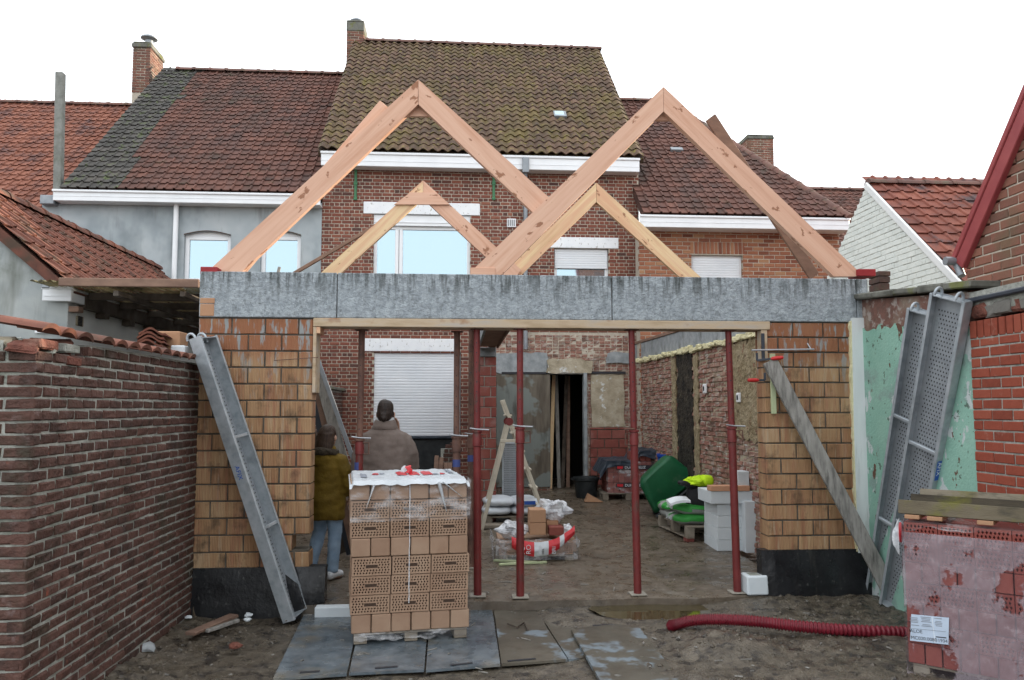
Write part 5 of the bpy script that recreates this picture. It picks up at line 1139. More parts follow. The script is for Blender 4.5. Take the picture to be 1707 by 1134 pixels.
def frame_of(P1, P2):
    U = (Vector(P2)-Vector(P1)); U.z = 0; U.normalize(); return U, Vector((-U.y, U.x, 0))
def MW(P, U, D): return Matrix.Translation(P) @ Matrix(((U.x, D.x, 0, 0), (U.y, D.y, 0, 0), (0, 0, 1, 0), (0, 0, 0, 1)))
def wood_pallet(root, M, W, Dp, h=.11, m=None, nb=5):
    m = m or m_pallet_wood; M3 = M
    def bx(name, x0, x1, y0, y1, z0, z1):
        g = G(); g.box(x0, x1, y0, y1, z0, z1, .004); g.v = [tuple(M3 @ Vector(p)) for p in g.v]; part(name, g, m, root)
    for i in range(nb): y = i*(Dp-.1)/(nb-1); bx('deck_board', 0, W, y, y+.1, h-.02, h)
    for i in range(3):
        x = i*(W-.1)/2
        bx('skid', x, x+.1, .001, Dp-.001, 0, .018)
        for k in range(3): bx('pallet_block', x, x+.1, k*(Dp-.1)/2+.002, k*(Dp-.1)/2+.098, .0185, h-.0205)
SZ = -.085
P1, P2 = aZ(585, 1077, SZ), aZ(783, 1064, SZ); U, D = frame_of(P1, P2); BW = (P2-P1).length; bl = BW/3; ht = .1435
O = P1.copy(); O.z = SZ
st = thing('block_pallet', 'pallet of tan perforated clay blocks wrapped in plastic on the ground plates', 'pallet', O)
wood_pallet(st, MW(O+U*.02+D*.02, U, D), BW-.04, .86, .085)
tp = perf_tpl(bl-.008, ht-.006, bl/2-.006, 12, 6, deep=.06); tsol = G(); tsol.box(0, bl/2-.007, 0, bl-.008, 0, ht-.006, .006); tper2 = G(); tper2.box(0, bl-.008, 0, bl/2-.006, 0, ht-.006, .005)
tgrip = G(); tgrip.box(bl*.34, bl*.64, -.001, .002, ht*.40, ht*.57, .012)
rows = ['s', 'p', 'p', 'p', 's', 'p', 'p', 's']; pcs_b = []; shift = [0, -.012, -.006, .0, -.012, -.016, -.02, -.02]
q = random.Random(9); me_grip = None
for r, k in enumerate(rows):
    z = SZ+.087+r*ht; sx = shift[r]-.006*r*0; lean = .002*r
    if k == 's':
        for i in range(6):
            for j in range(3):
                if 0 < i < 5 and j == 1 and r < 7: continue
                pcs_b.append((('s',), tsol, MW(O+U*(i*bl/2+sx+q.uniform(-.002, .002))+D*(j*bl+q.uniform(-.008, .006))+Z_*(z-O.z), U, D), q.random()))
    else:
        for i in range(3):
            for j in range(6):
                if i == 1 and 0 < j < 5: continue
                Mx = MW(O+U*(i*bl+sx+q.uniform(-.002, .002))+D*(j*bl/2+q.uniform(-.008, .006))+Z_*(z-O.z), U, D)
                pcs_b.append(((('p',) if j == 0 else ('q',)), tp if j == 0 else tper2, Mx, q.random()*.8))
emit('clay_block', pcs_b, m_block_stack, st, 300)
for p in [p for p in pcs_b if p[0] == ('p',)]:
    if me_grip is None: me_grip = tgrip.mesh('grip_slot'); me_grip.materials.append(m_hole)
    link('grip_slot', me_grip, None, st, p[2])
topz = SZ+.087+8*ht
def shell(name, fn, nu, nv, m, parent, smooth=True):
    g = G(); g.grid(fn, nu, nv); return part(name, g, m, parent, smooth=smooth)
def L2W(x, y, z): return O+U*x+D*y+Z_*(z-O.z)
def wr(x, y, z, s=14, a=.008): return a*noise.noise(Vector((x*s, y*s, z*s)))+a*.6*noise.noise(Vector((x*s*2.7+3, y*s*2.7, z*s*2.7)))
def topfn(u, v):
    x = -.03+(BW+.02)*u; y = -.035+(.93)*v; z = topz+.012+abs(wr(x, y, 0, 11, .012)); 
    if v < .08: z = topz+.01-(.08-v)/.08*(.03+.03*abs(noise.noise(Vector((x*9, 1, 1))))); y = -.035+.93*.08*min(1, v/.08)*.3-.004
    if u < .03 or u > .97: z -= .03
    return L2W(x, y, z)
top = shell('top_film', topfn, 60, 40, m_wrap_white, st)
def print_on(x0, x1, y0, y1, m, nm='printed_patch'):
    return shell(nm, lambda u, v: (lambda x, y: L2W(x, y, topz+.017+abs(wr(x, y, 0, 11, .012))))(x0+(x1-x0)*u, y0+(y1-y0)*v), 14, 10, m, top)
for x0 in (.36, .46, .57): print_on(x0, x0+.085, .30, .62, m_film_red)
print_on(.16, .21, .40, .50, m_film_red); print_on(.22, .26, .40, .52, m_ink_grey); print_on(.66, .70, .30, .42, m_ink_grey); print_on(.72, .76, .34, .44, m_film_red); print_on(.06, .11, .16, .5, m_ink_grey); print_on(.80, .84, .42, .8, m_ink_grey)
g = G(); c_ = L2W(.46, .44, topz+.02); g.tube([c_, c_+Z_*.03+U*.01, c_+Z_*.05-U*.02, c_+Z_*.045+U*.015], [.03, .02, .014, .02], 8); part('film_knot', g.jitter(.006, 3), m_film_red, top)
g = G(); c_ = L2W(.43, .60, topz+.02); g.tube([c_, c_+Z_*.03, c_+Z_*.05+U*.02], [.025, .02, .012], 8); part('film_knot', g.jitter(.006, 4), m_wrap_white, top)
def frontfn(z0, z1):
    def fn(u, v):
        x = -.022+(BW+.024)*u; z = z1+(z0-z1)*v; y = -.014-abs(wr(x, 0, z, 10, .014)); return L2W(x+wr(x, 1, z, 8, .006), y, z)
    return fn
shell('clear_film', frontfn(topz-2.15*ht, topz), 60, 30, m_wrap_clear, st)
shell('clear_film', lambda u, v: L2W(BW+.008+abs(wr(u, 0, v, 5, .02)), -.01+.9*u, SZ+.09+(topz-SZ-.09)*v), 20, 40, m_wrap_clear, st)
shell('film_seam', lambda u, v: L2W(.43+.007*u+.006*noise.noise(Vector((0, 0, v*9))), -.018, topz-(topz-SZ-.3)*v), 2, 40, m_film_lt, st)
for (x0, z0, x1, z1, w0) in ((.66, topz-.01, .72, topz-.24, .03), (.69, topz-.01, .84, topz-.13, .02), (.16, topz-.02, .10, topz-.2, .02)):
    shell('film_fold', lambda u, v: L2W(x0+(x1-x0)*v+(u-.5)*w0*(1.2-v), -.022-.02*math.sin(u*math.pi), z0+(z1-z0)*v), 6, 14, m_wrap_white if x0 > .5 else m_film_lt, st)
shell('skirt_film', lambda u, v: L2W(.02+(BW-.04)*u, -.012-.02*abs(noise.noise(Vector((u*8, v*3, 2)))), SZ+.09-(.05+.05*abs(noise.noise(Vector((u*7, 0, 5)))))*v), 40, 6, m_wrap_clear, st)

# ================================================================== ground plates
def gplate(label, px, m, z=-.088, th=.018, slots=(), zs=None):
    P = [aZ(x, y, (zs[i] if zs else z)) for i, (x, y) in enumerate(px)]; t = thing('ground_plate', label, 'ground plate', P[0], 'ground protection plates')
    g = G(); g.prism(P, (0, 0, -th)); part('plate', g, m, t)
    for (x0, y0, x1, y1) in slots:
        p, r = aZ(x0, y0, z+.004), aZ(x1, y1, z+.004); g = G(); g.bar(p, r, .006, .022, (0, 0, 1), .002); part('hand_slot', g, m_ink, t)
gplate('dark ground plate sticking out on the garden wall side of the block pallet', [(455, 1131), (578, 1123), (604, 1005), (514, 1010)], m_plate, slots=((500, 1121, 533, 1119),))
gplate('dark ground plate lying under the front of the block pallet', [(582, 1122), (707, 1116), (716, 1002), (607, 1006)], m_plate, slots=((625, 1114, 663, 1111),))
gplate('dark ground plate under the block pallet, reaching towards the puddle', [(710, 1117), (834, 1107), (818, 1001), (719, 1002)], m_plate, slots=((751, 1109, 788, 1105),))
gplate('mud-covered ground plate beside the block pallet', [(836, 1107), (946, 1099), (882, 1001), (821, 1001)], m_plate_mud, -.092, slots=((846, 1102, 893, 1098),))
gplate('mud-covered narrow ground plate between the flat plates and the tilted one', [(948, 1099), (1008, 1092), (965, 998), (885, 1001)], m_plate_mud, -.094)
gplate('half muddy ground plate lying askew on top near the hose end', [(1018, 1165), (1140, 1140), (1058, 1036), (952, 1049)], m_plate_mud, -.07, .025, slots=((988, 1043, 1022, 1041),), zs=(-.06, -.06, -.065, -.06))
g = G(); a, b = aZ(541, 1005, -.12), aZ(584, 1004, -.12); g.box(a.x+.02, b.x+.3, 6.90, 7.0, -.125, -.004, .008); single('white_kerb_block', g, m_aac, 'white aerated block strip along the floor edge behind the block pallet', 'block')

# ================================================================== wrapped red block pallet at the right
ZT = .965; P1, P2 = aZ(1506, 868, ZT), aZ(1707, 885, ZT); U2, D2 = frame_of(P1, P2); O2 = P1.copy(); O2.z = -.05
rp_ = thing('red_block_pallet', 'pallet of red perforated blocks in misted plastic with a paper label', 'pallet', O2)
wood_pallet(rp_, MW(O2+U2*.02+D2*.02, U2, D2), 1.0, .9, .09)
h2 = (ZT-.045)/7; tpr = perf_tpl(.2, h2-.005, .13, 8, 4, False); t2 = G(); t2.box(0, .095, 0, .2, 0, h2-.005, .004); t3 = G(); t3.box(0, .2, 0, .13, 0, h2-.005, .004)
tside = G(); tside.box(0, .13, 0, .2, 0, h2-.005, .004)
pc = []; q = random.Random(12)
for r in range(7):
    z = .042+r*h2
    if r % 2 == 1 or r == 6:
        for i in range(5):
            for j in (0, 6): pc.append((('rp' if j == 0 else 'rq',), tpr if j == 0 else t3, MW(O2+U2*(i*.205)+D2*(j*.135)+Z_*(z+.05), U2, D2), q.random()))
        for j in range(1, 6):
            for i in (0, 4): pc.append((('rq',), t3, MW(O2+U2*(i*.205)+D2*(j*.135)+Z_*(z+.05), U2, D2), q.random()))
    else:
        for i in range(10):
            for j in (0, 3): pc.append((('rs',), t2, MW(O2+U2*(i*.1025)+D2*(j*.245)+Z_*(z+.05), U2, D2), q.random()))
        for j in (1, 2):
            for i in (0, 9): pc.append((('rs',), t2, MW(O2+U2*(i*.1025)+D2*(j*.245)+Z_*(z+.05), U2, D2), q.random()))
m_redblock2 = mat('dark_red_block', [C(.15, .032, .026), C(.21, .052, .042), C(.25, .075, .06)], rnd=.5, ns=6, bump=.3)
emit('clay_block', pc, m_redblock2, rp_, 200)
g = G(); g.obox(O2+U2*.51+D2*.45+Z_*(.5), U2*.38, D2*.28, Z_*.47, 0); part('stack_core', g, m_redblock2, rp_)
def W2(x, y, z): return O2+U2*x+D2*y+Z_*(z-O2.z)
wp = shell('misted_film', lambda u, v: W2(-.01+1.04*u, -.014-abs(wr(u, 0, v, 6, .010))-abs(wr(u, 2, v*.3, 16, .007)), ZT-.07-(ZT-.02)*v*.98+.0), 50, 50, m_wrap_haze, rp_)
shell('misted_film', lambda u, v: W2(-.012-abs(wr(u, 3, v, 6, .012)), .94*u-.01, ZT-.0-(ZT+.02)*v), 30, 40, m_wrap_haze, rp_)
shell('clear_film', lambda u, v: W2(-.03+1.06*u, -.02-.03*abs(noise.noise(Vector((u*6, v*4, 1))))*v, ZT+.008-(.02+.12*abs(noise.noise(Vector((u*3.3+.4, 0, 3))))+.01)*v), 60, 16, m_wrap_clear, rp_)
shell('top_film', lambda u, v: W2(-.02+1.06*u, -.02+.95*v, ZT+.008+abs(wr(u, v, 0, 5, .012))), 30, 24, m_wrap_clear, rp_)
shell('loose_film', lambda u, v: W2(-.02-.05*math.sin(v*3)*(1-u), -.02-.03*u, ZT+.01-.24*v+.02*noise.noise(Vector((u*4, v*5, 3)))), 10, 16, m_film_lt, rp_)
g = G(); c_ = W2(-.03, .05, ZT-.05); g.tube([c_+Z_*.03, c_, c_-Z_*.06, c_-Z_*.1], [.008, .02, .022, .008], 8); part('red_tape', g.jitter(.004, 2), m_film_red, rp_)
# label
lp0 = aZ(1519, 1076, .1); Nrm = -D2
def onface(px, py, off=-.032):
    d = ray(px, py); pl = O2 + D2*off; t = (pl-CO).dot(D2)/d.dot(D2); return CO+d*t
l00, l10, l11, l01 = onface(1517, 1068), onface(1581, 1075), onface(1582, 1030), onface(1519, 1024)
g = G(); g.prism([l00, l10, l11, l01], D2*.0015); lb = part('paper_label', g, m_label, rp_)
lu = (l10-l00).normalized(); lv = (l01-l00); lv = (lv-lu*lv.dot(lu)); lh_ = lv.length; lv.normalize(); lw_ = (l10-l00).length
def lt_(body, s_, x, y): text_part('label_text', body, s_, m_ink, l00+lu*lw_*x+lv*lh_*y-D2*.0012, lu, lv, lb, .0003)
lt_('ALOE', .030, .03, .32); lt_('MC020.0080', .030, .03, .07); lt_('1934', .028, .74, .07)
for i in range(7):
    for (x0, x1) in ((.04, .30), (.34, .64), (.70, .92)):
        if (i*3+int(x0*10)) % 5 == 0: continue
        g = G(); y = .93-i*.055; p = l00+lu*lw_*(x0+x1)/2+lv*lh_*y-D2*.0012; g.obox(p, lu*lw_*(x1-x0)/2*(.9-.1*(i % 3)), lv*.0022, D2*.0003, 0); part('print_line', g, m_ink_grey, lb)
for x0, x1, y, v in ((.02, .98, .47, 0), (.66, .66, .5, 1)):
    g = G(); p = l00+lu*lw_*(x0+x1)/2+lv*lh_*y-D2*.0012; g.obox(p, lu*(.0012 if v else lw_*.48), lv*(lh_*.48 if v else .0012), D2*.0003, 0); part('print_rule', g, m_paper if v else m_ink_grey, lb)
g = G(); p = l00+lu*lw_*.70+lv*lh_*.245-D2*.0012; g.obox(p+lu*.03, lu*.03, lv*.003, D2*.0003, 0); part('print_line', g, m_ink, lb)
# boards and spacers on top
for i, x in enumerate((.02, .155, .44, .8)):
    g = G(); c_ = W2(x+.035, .10, ZT+.03); g.obox(c_, U2*.045, D2*.12, Z_*.013, .003); single('spacer', g, m_block_orange, ['first', 'second', 'third', 'fourth'][i]+' small wood spacer under the mossy boards, counted from the leaning planks', 'spacer', 'wood spacers on the red block pallet')
for i, (y, h_, z_, x0) in enumerate(((.0, .115, .0, -.03), (.085, .115, .036, .03), (.17, .115, .066, .07))):
    g = G(); c_ = W2(x0+.75, y+.02, ZT+.046+.044+z_); tl_ = Vector((0, 0, 1))*.985+D2*.17; tl_.normalize(); nn_ = U2.cross(tl_); g.obox(c_, U2*.75, tl_*.046, nn_*.018, .003)
    single('scaffold_board', g.jitter(.0015, i), m_tim_moss, ['front mossy board lying on the wrapped red block pallet', 'middle mossy board lying on the wrapped red block pallet', 'rear mossy board lying on the wrapped red block pallet'][i], 'board', 'mossy boards on the red block pallet', rnd=(.5, .0, .95)[i])  # tone differs per board, standing in for shadow gaps between them

# ================================================================== hose, clay heap, battens, debris
pts = [aZ(x, y, z) for x, y, z in ((1112, 1046, -.03), (1128, 1041, -.01), (1160, 1034, .03), (1205, 1033, .05), (1260, 1036, .05), (1330, 1044, .03), (1420, 1051, .01), (1520, 1055, 0), (1560, 1057, 0))]
dense = []; N_ = 420
for i in range(N_+1):
    t_ = i/N_*(len(pts)-1); k = min(len(pts)-2, int(t_)); f = t_-k; p0, p1, p2, p3 = pts[max(0, k-1)], pts[k], pts[k+1], pts[min(len(pts)-1, k+2)]
    dense.append(.5*((2*p1)+(-p0+p2)*f+(2*p0-5*p1+4*p2-p3)*f*f+(-p0+3*p1-3*p2+p3)*f**3))
g = G(); g.tube(dense, [(.041+(.005 if (i % 4) < 2 else -.003))*(.45+.55*min(1, i/26)) for i in range(N_+1)], 12); single('corrugated_hose', g, m_hose, 'dark red corrugated hose lying across the mud', 'hose')
for i, (a, b, lab) in enumerate((((823, 934), (905, 938), 'rear one of two pale green battens on the floor'), ((832, 941), (911, 937), 'front one of two pale green battens on the floor'))):
    p, r = aZ(*a, .014), aZ(*b, .014); g = G(); g.bar(p, r, .022, .04, (0, 0, 1), .002); single('batten', g, m_tim_gn, lab, 'batten', 'pale green battens on the floor')
for i, (a, b, w_, m, lab) in enumerate((((317, 1057), (390, 1026), .09, m_tim_b, 'short brown plank lying in the mud by the garden wall'), ((345, 1052), (397, 1034), .035, m_tim_g, 'thin lath lying beside the short brown plank in the mud'))):
    p, r = aZ(*a, -.05), aZ(*b, -.05); g = G(); g.bar(p, r, .025, w_, (0, 0, 1), .003); single('mud_plank', g.jitter(.003, i), m, lab, 'plank')
p, r = aZ(276, 1024, -.02), aZ(333, 988, -.02); g = G(); g.bar(p+Vector((.03, 0, .03)), r+Vector((.03, 0, .03)), .12, .022, (-.25, 0, 1), .003); single('wall_board', g, m_tim_g, 'grey board leaning against the foot of the garden wall', 'board')
def stone(px, py, s, m, lab, sd_, cat='stone', grp='stones and rubble in the mud'):
    q = random.Random(sd_); c_ = aZ(px, py, -.07); bm = bmesh.new(); bmesh.ops.create_icosphere(bm, subdivisions=2, radius=s)
    for v in bm.verts:
        f = 1+.5*noise.noise(v.co*(1.2/s)+Vector((sd_*3, 0, 0))); v.co = Vector((v.co.x*f*1.2, v.co.y*f, v.co.z*f*.6))
    me = bpy.data.meshes.new('stone'); bm.to_mesh(me); bm.free(); a = me.attributes.new('rnd', 'FLOAT', 'POINT'); a.data.foreach_set('value', [q.random()]*len(me.vertices))
    o = link('stone', me, m, None, Matrix.Translation(c_+Z_*s*.2)); tag(o, lab, cat, grp)
stone(244, 1082, .06, m_concrete_rough, 'largest grey stone at the foot of the garden wall', 1); stone(392, 1078, .04, m_oldbrick_edge, 'reddish broken brick lump in the mud by the scaffold plank', 2)
stone(414, 1026, .03, m_aac, 'upper white rubble lump before the black membrane', 3); stone(412, 1034, .028, m_aac, 'lower white rubble lump before the black membrane', 4); stone(314, 1030, .025, m_aac, 'small white rubble chip beside the short brown plank', 5)
stone(1292, 999, .03, m_aac, 'flat white chip in the mud before the membrane near the green wall', 6); stone(1238, 1000, .03, m_tim_moss, 'brown lump in the mud behind the hose', 7); stone(1250, 1022, .022, m_ink, 'small black lump just behind the red hose', 8); stone(1325, 1015, .03, m_stone, 'grey flat lump in the mud below the membrane', 9)
stone(1030, 1128, .02, m_stone, 'tiny pale stone beside the tilted ground plate', 10)
# crumbs of rubble and clods too many to count
g = G(); q = random.Random(21); tp_ = [(1, 0, 0), (-1, 0, 0), (0, 1, 0), (0, -1, 0), (0, 0, 1), (0, 0, -1)]; tf = [(0, 2, 4), (2, 1, 4), (1, 3, 4), (3, 0, 4), (2, 0, 5), (1, 2, 5), (3, 1, 5), (0, 3, 5)]
for i in range(2600):
    x = q.uniform(-2.25, 3.8); y = q.uniform(4.3, 6.9)
    if -1.75 < x < 1.25 and 4.55 < y < 6.95 and q.random() < .93: continue
    s_ = .006+.022*q.random()**3; z = gz(x, y); g.add([(x+a*s_*q.uniform(.6, 1.4), y+b*s_*q.uniform(.6, 1.4), z+c*s_*.7*q.uniform(.6, 1.2)) for a, b, c in tp_], tf)
for (cx, cy, n_, sp, s1) in ((.0, 4.72, 90, .45, .045), (.55, 4.78, 50, .25, .04), (-2.1, 5.2, 40, .2, .04), (-1.6, 6.5, 40, .35, .03), (2.6, 6.3, 60, .5, .035), (2.9, 6.75, 40, .4, .035), (1.1, 6.2, 40, .25, .03)):
    for i in range(n_):
        x, y = q.gauss(cx, sp), q.gauss(cy, sp*.35); s_ = s1*(.35+.65*q.random()**2); z = gz(x, y) if 3.8 < y < 7 else -.1
        g.add([(x+a*s_*q.uniform(.6, 1.5), y+b*s_*q.uniform(.6, 1.5), z+c*s_*.6*q.uniform(.6, 1.3)) for a, b, c in tp_], tf)
o = part('mud_crumbs', g, m_mud); tag(o, 'small clods and crumbs strewn over the churned mud', 'clods', kind='stuff')

g = G(); q = random.Random(33)
for i in range(260):
    x = q.uniform(-2.2, 3.2); y = q.uniform(4.6, 10.5); z = (gz(x, y) if y < 7 else fz(y))+.008
    if -1.75 < x < 1.3 and 4.9 < y < 7: z = -.083
    a_ = q.uniform(0, 6.3); l_ = .01+.045*q.random()**3; u_ = Vector((math.cos(a_), math.sin(a_), q.uniform(-.1, .1))); g.obox((x, y, z), u_*l_, Vector((-u_.y, u_.x, 0))*q.uniform(.002, .006), Z_*.003, 0)
o = part('wood_chips', g, m_tim_g); tag(o, 'splinters and chips of wood scattered over mud and floor', 'wood chips', kind='stuff')
def twig(pts, lab):
    P_ = [aZ(x, y, -.078) for x, y in pts]; g = G(); g.tube(P_, .007, 6); single('twig', g, m_tim_dark, lab, 'twig')
twig([(846, 1040), (862, 1046), (874, 1038), (880, 1050)], 'bent dark twig lying on the muddy ground plate')
# ================================================================== things in the room
def bag(name, c, dims, rz, m, parent=None, seed=0, nz=.012, tilt=(0, 0), sup=3.2):
    g = G(); nu, nv = 26, 14
    def fn(u, v):
        a = 2*math.pi*u; b = math.pi*(v-.5); ca, sa, cb, sb = math.cos(a), math.sin(a), math.cos(b), math.sin(b); e = 2/sup
        pw_ = lambda t, k: math.copysign(abs(t)**k, t)
        p = Vector((dims[0]/2*pw_(ca, e)*pw_(cb, .55), dims[1]/2*pw_(sa, e)*pw_(cb, .55), dims[2]/2*pw_(sb, .9)))
        k = 1+noise.noise(Vector((p.x*7+seed, p.y*7, p.z*7)))*.06; p = p*k; p.z += nz*noise.noise(Vector((p.x*12, p.y*12, seed))); return p
    g.grid(fn, nu, nv); g.smooth = True
    M = Matrix.Translation(c) @ Matrix.Rotation(rz, 4, 'Z') @ Matrix.Rotation(tilt[0], 4, 'X') @ Matrix.Rotation(tilt[1], 4, 'Y'); g.v = [tuple(M @ Vector(p)) for p in g.v]
    return g, M
# white bags on a low pallet
LY = 10.95; z0 = fz(LY); cX = aY(838, 850, LY).x
bp_ = thing('wood_pallet', 'low wooden pallet carrying white cement bags behind the stepladder', 'pallet', (cX, LY, z0)); wood_pallet(bp_, MW(Vector((cX-.25, LY-.1, z0)), X_, Y_), .8, .7, .13)
for i, (dx, dz, w_, lab) in enumerate(((-.08, .07, .42, 'white cement bag lying lowest beside the ladder foot'), (.3, .07, .4, 'white cement bag lying lowest behind the red prop'), (-.05, .19, .44, 'fat white cement bag on top beside the ladder leg'), (.32, .185, .42, 'white cement bag with blue print on top behind the red prop'))):
    g, M = bag('b', Vector((cX+dx, LY+.16, z0+.13+dz)), (w_, .6, .13), R(2*i), m_bag_w, seed=i); o = single('cement_bag', g, m_bag_w, lab, 'cement bag', 'white cement bags', smooth=True)
    if i == 3:
        pg = G(); pg.grid(lambda u, v: M @ Vector((-.12+.22*u, -.305-.004, -.02+.05*v)), 2, 2); part('blue_print', pg, m_blue_st, o); pg = G(); pg.tube([M @ Vector((-.08, -.31, .0)), M @ Vector((-.08, -.306, .0))], .025, 12); part('round_print', pg, m_ink_grey, o)
g = G(); g.box(cX-.42, cX+.5, LY-.35, LY-.12, z0+.0, z0+.05, .006); single('pallet_board', g, m_pallet_wood, 'pale grey board on the floor before the bag pallet', 'board')
# stepladder
ld = thing('stepladder', 'pale wooden stepladder standing open before the grey boarding', 'ladder', (aY(850, 860, 10.7).x, 10.7, 0)); YL = 10.55
m_ladder = mat('pale_ladder_wood', [C(.40, .36, .29), C(.52, .48, .39)], ns=6, bump=.2)
for k, dy in enumerate((0, .42)):
    g = G(); g.bar(aY(849, 700, YL)+Y_*dy, Vector((aY(803, 882, YL).x, YL+dy, fz(YL)+.005)), .03, .05, (0, 1, 0), .004); part('support_leg', g, m_ladder, ld)
    g = G(); top_ = aY(838.5, 667, YL)+Y_*dy; bot_ = Vector((aY(916, 870, YL).x, YL+dy, fz(YL)+.005)); g.bar(top_, bot_, .03, .045, (0, 1, 0), .004); part('rail', g, m_ladder, ld)
    g = G(); c_ = aY(849, 703, YL)+Y_*(dy-.02); g.tube([c_, c_+Y_*.04], .055, 12); part('hinge', g, m_redsteel, ld)
for i in range(6):
    p = top_.lerp(bot_, .12+.14*i); g = G(); g.box(p.x-.05, p.x+.05, YL+.016, YL+.404, p.z-.012, p.z+.012, .003); part('step', g, m_ladder, ld)
g = G(); a_, b_ = aY(834, 735, YL), aY(862, 735, YL); g.box(a_.x, b_.x, YL-.02, YL+.01, a_.z-.02, a_.z+.02, .003); part('spreader', g, m_ladder, ld)
# perforated metal sheet
a, b, c, d = rY(838, 739, 862, 834, 11.5); mp_ = thing('metal_panel', 'upright perforated galvanised panel behind the stepladder', 'panel', ((a+b)/2, 11.5, c)); g = G(); g.box(a, b, 11.5, 11.51, max(c, fz(11.5)), d, 0); sheet = part('sheet', g, m_galv_dk, mp_)
for x0, x1, z0_, z1_ in ((a-.01, a+.01, c, d), (b-.01, b+.01, c, d), (a, b, d-.01, d+.01)): g = G(); g.box(x0, x1, 11.485, 11.52, max(z0_, fz(11.5)), z1_, .003); part('edge', g, m_galv, mp_)
g = G()
for j in range(24):
    for i in range(9): x = a+.02+(b-a-.04)*(i+.5)/9; z = max(c, .12)+.03+(d-c-.06)*(j+.5)/24; g.add([(x+.004*math.cos(k*math.pi/3), 11.498, z+.007*math.sin(k*math.pi/3)) for k in range(6)], [(0, 1, 2, 3, 4, 5)])
o = part('perforations', g, m_ink, sheet); o['kind'] = 'stuff'
# low torn block pallet with red and white film
PYc = 8.75; a, b, _, _ = rY(832, 900, 956, 928, PYc); z0 = 0.
tb = thing('torn_block_pallet', 'low torn-open block pallet with red and white printed film', 'pallet', ((a+b)/2, PYc, 0)); wood_pallet(tb, MW(Vector((a, PYc, 0)), X_, Y_), b-a, .75, .07)
q = random.Random(31); tq = perf_tpl((b-a)/3-.006, .14, .13, 12, 5)
pcs = [(('tq',), tq, Matrix.Translation((a+i*(b-a)/3, PYc+j*.14, .072)), q.random()) for i in range(3) for j in (0, 4)] + [(('tq2',), tper2, Matrix.Translation((a+i*.3, PYc+.14*j, .072)), q.random()) for i in range(3) for j in (1, 2, 3)]
emit('clay_block', pcs, m_block_stack, tb, 40)
shell('torn_film', lambda u, v: Vector((a-.04+(b-a+.08)*u, PYc-.03-.05*abs(noise.noise(Vector((u*6, v*3, 1)))), .02+.24*v*(1-.25*abs(noise.noise(Vector((u*5, 0, 4))))))), 50, 16, m_film_thin, tb)
shell('torn_film', lambda u, v: Vector((a-.05-.05*abs(noise.noise(Vector((u*6, v*3, 7)))), PYc-.03+.75*u, .02+.24*v)), 30, 12, m_film_thin, tb)
shell('torn_film', lambda u, v: Vector((b+.05+.05*abs(noise.noise(Vector((u*6, v*3, 8)))), PYc-.03+.75*u, .02+.22*v)), 30, 12, m_film_thin, tb)
def sashfn(x0, x1, zz, hh, off=.0):
    def fn(u, v):
        x = x0+(x1-x0)*u; s_ = (x-a)/(b-a); zc = .265-.20*math.sin(max(0, min(1, s_))*math.pi)+.10*max(0, s_-.75)*4*.4
        return Vector((x, PYc-.085-.03*math.sin(v*math.pi)-off-.01*noise.noise(Vector((x*20, v*4, 1))), zc+hh*(v)*(.55+.45*math.sin(max(.05, min(.95, s_))*math.pi))))
    return fn
for x0, x1, m in ((.16, .46, m_film_red), (.46, .65, m_wrap_white), (.65, .80, m_film_red), (.80, .86, m_wrap_white), (.86, 1.0, m_film_red)):
    s_ = shell('printed_film', sashfn(a+(b-a)*x0, a+(b-a)*x1, 0, .16), 16, 10, m, tb)
for i, (x, body, m, sz) in enumerate(((.33, 'PO', m_wrap_white, .07), (.41, 'RO', m_wrap_white, .075), (.585, 'TERCA', m_ink, .032), (.74, 'BRI', m_wrap_white, .06))):
    if i == 2: body = 'DEIL'
    xx = a+(b-a)*x; text_part('film_print', body, sz, m, Vector((xx, PYc-.127, .10)), Z_, -X_, tb, .0006)
# crumpled film heaps
def crumple(label, c, dims, seed, m=m_film_lt, rz=0.):
    g = G()
    def fn(u, v):
        a_ = 2*math.pi*u; b_ = math.pi*(v-.5); d_ = Vector((math.cos(a_)*math.cos(b_), math.sin(a_)*math.cos(b_), math.sin(b_)))
        k = 1+.55*noise.noise(d_*1.6+Vector((seed, 0, 0)))+.30*abs(noise.noise(d_*4.2+Vector((0, seed, 0))))+.10*noise.noise(d_*10)
        return Vector((c[0]+d_.x*k*dims[0]/2, c[1]+d_.y*k*dims[1]/2, c[2]+d_.z*k*dims[2]/2))
    g.grid(fn, 48, 26); return single('crumpled_film', g, m, label, 'plastic film', 'crumpled plastic film', smooth=True)
def onY(px, py, Y): return aY(px, py, Y)
crumple('big crumpled pale plastic film lying on the clay blocks', onY(920, 850, 9.1), (.36, .3, .24), 2.)
crumple('crumpled pale plastic film at the corner of the torn pallet near the ladder', onY(856, 882, 8.95), (.30, .3, .16), 5.)
crumple('small tuft of plastic film at the torn pallet corner nearest the white blocks', onY(946, 885, 8.9), (.12, .15, .13), 8.)
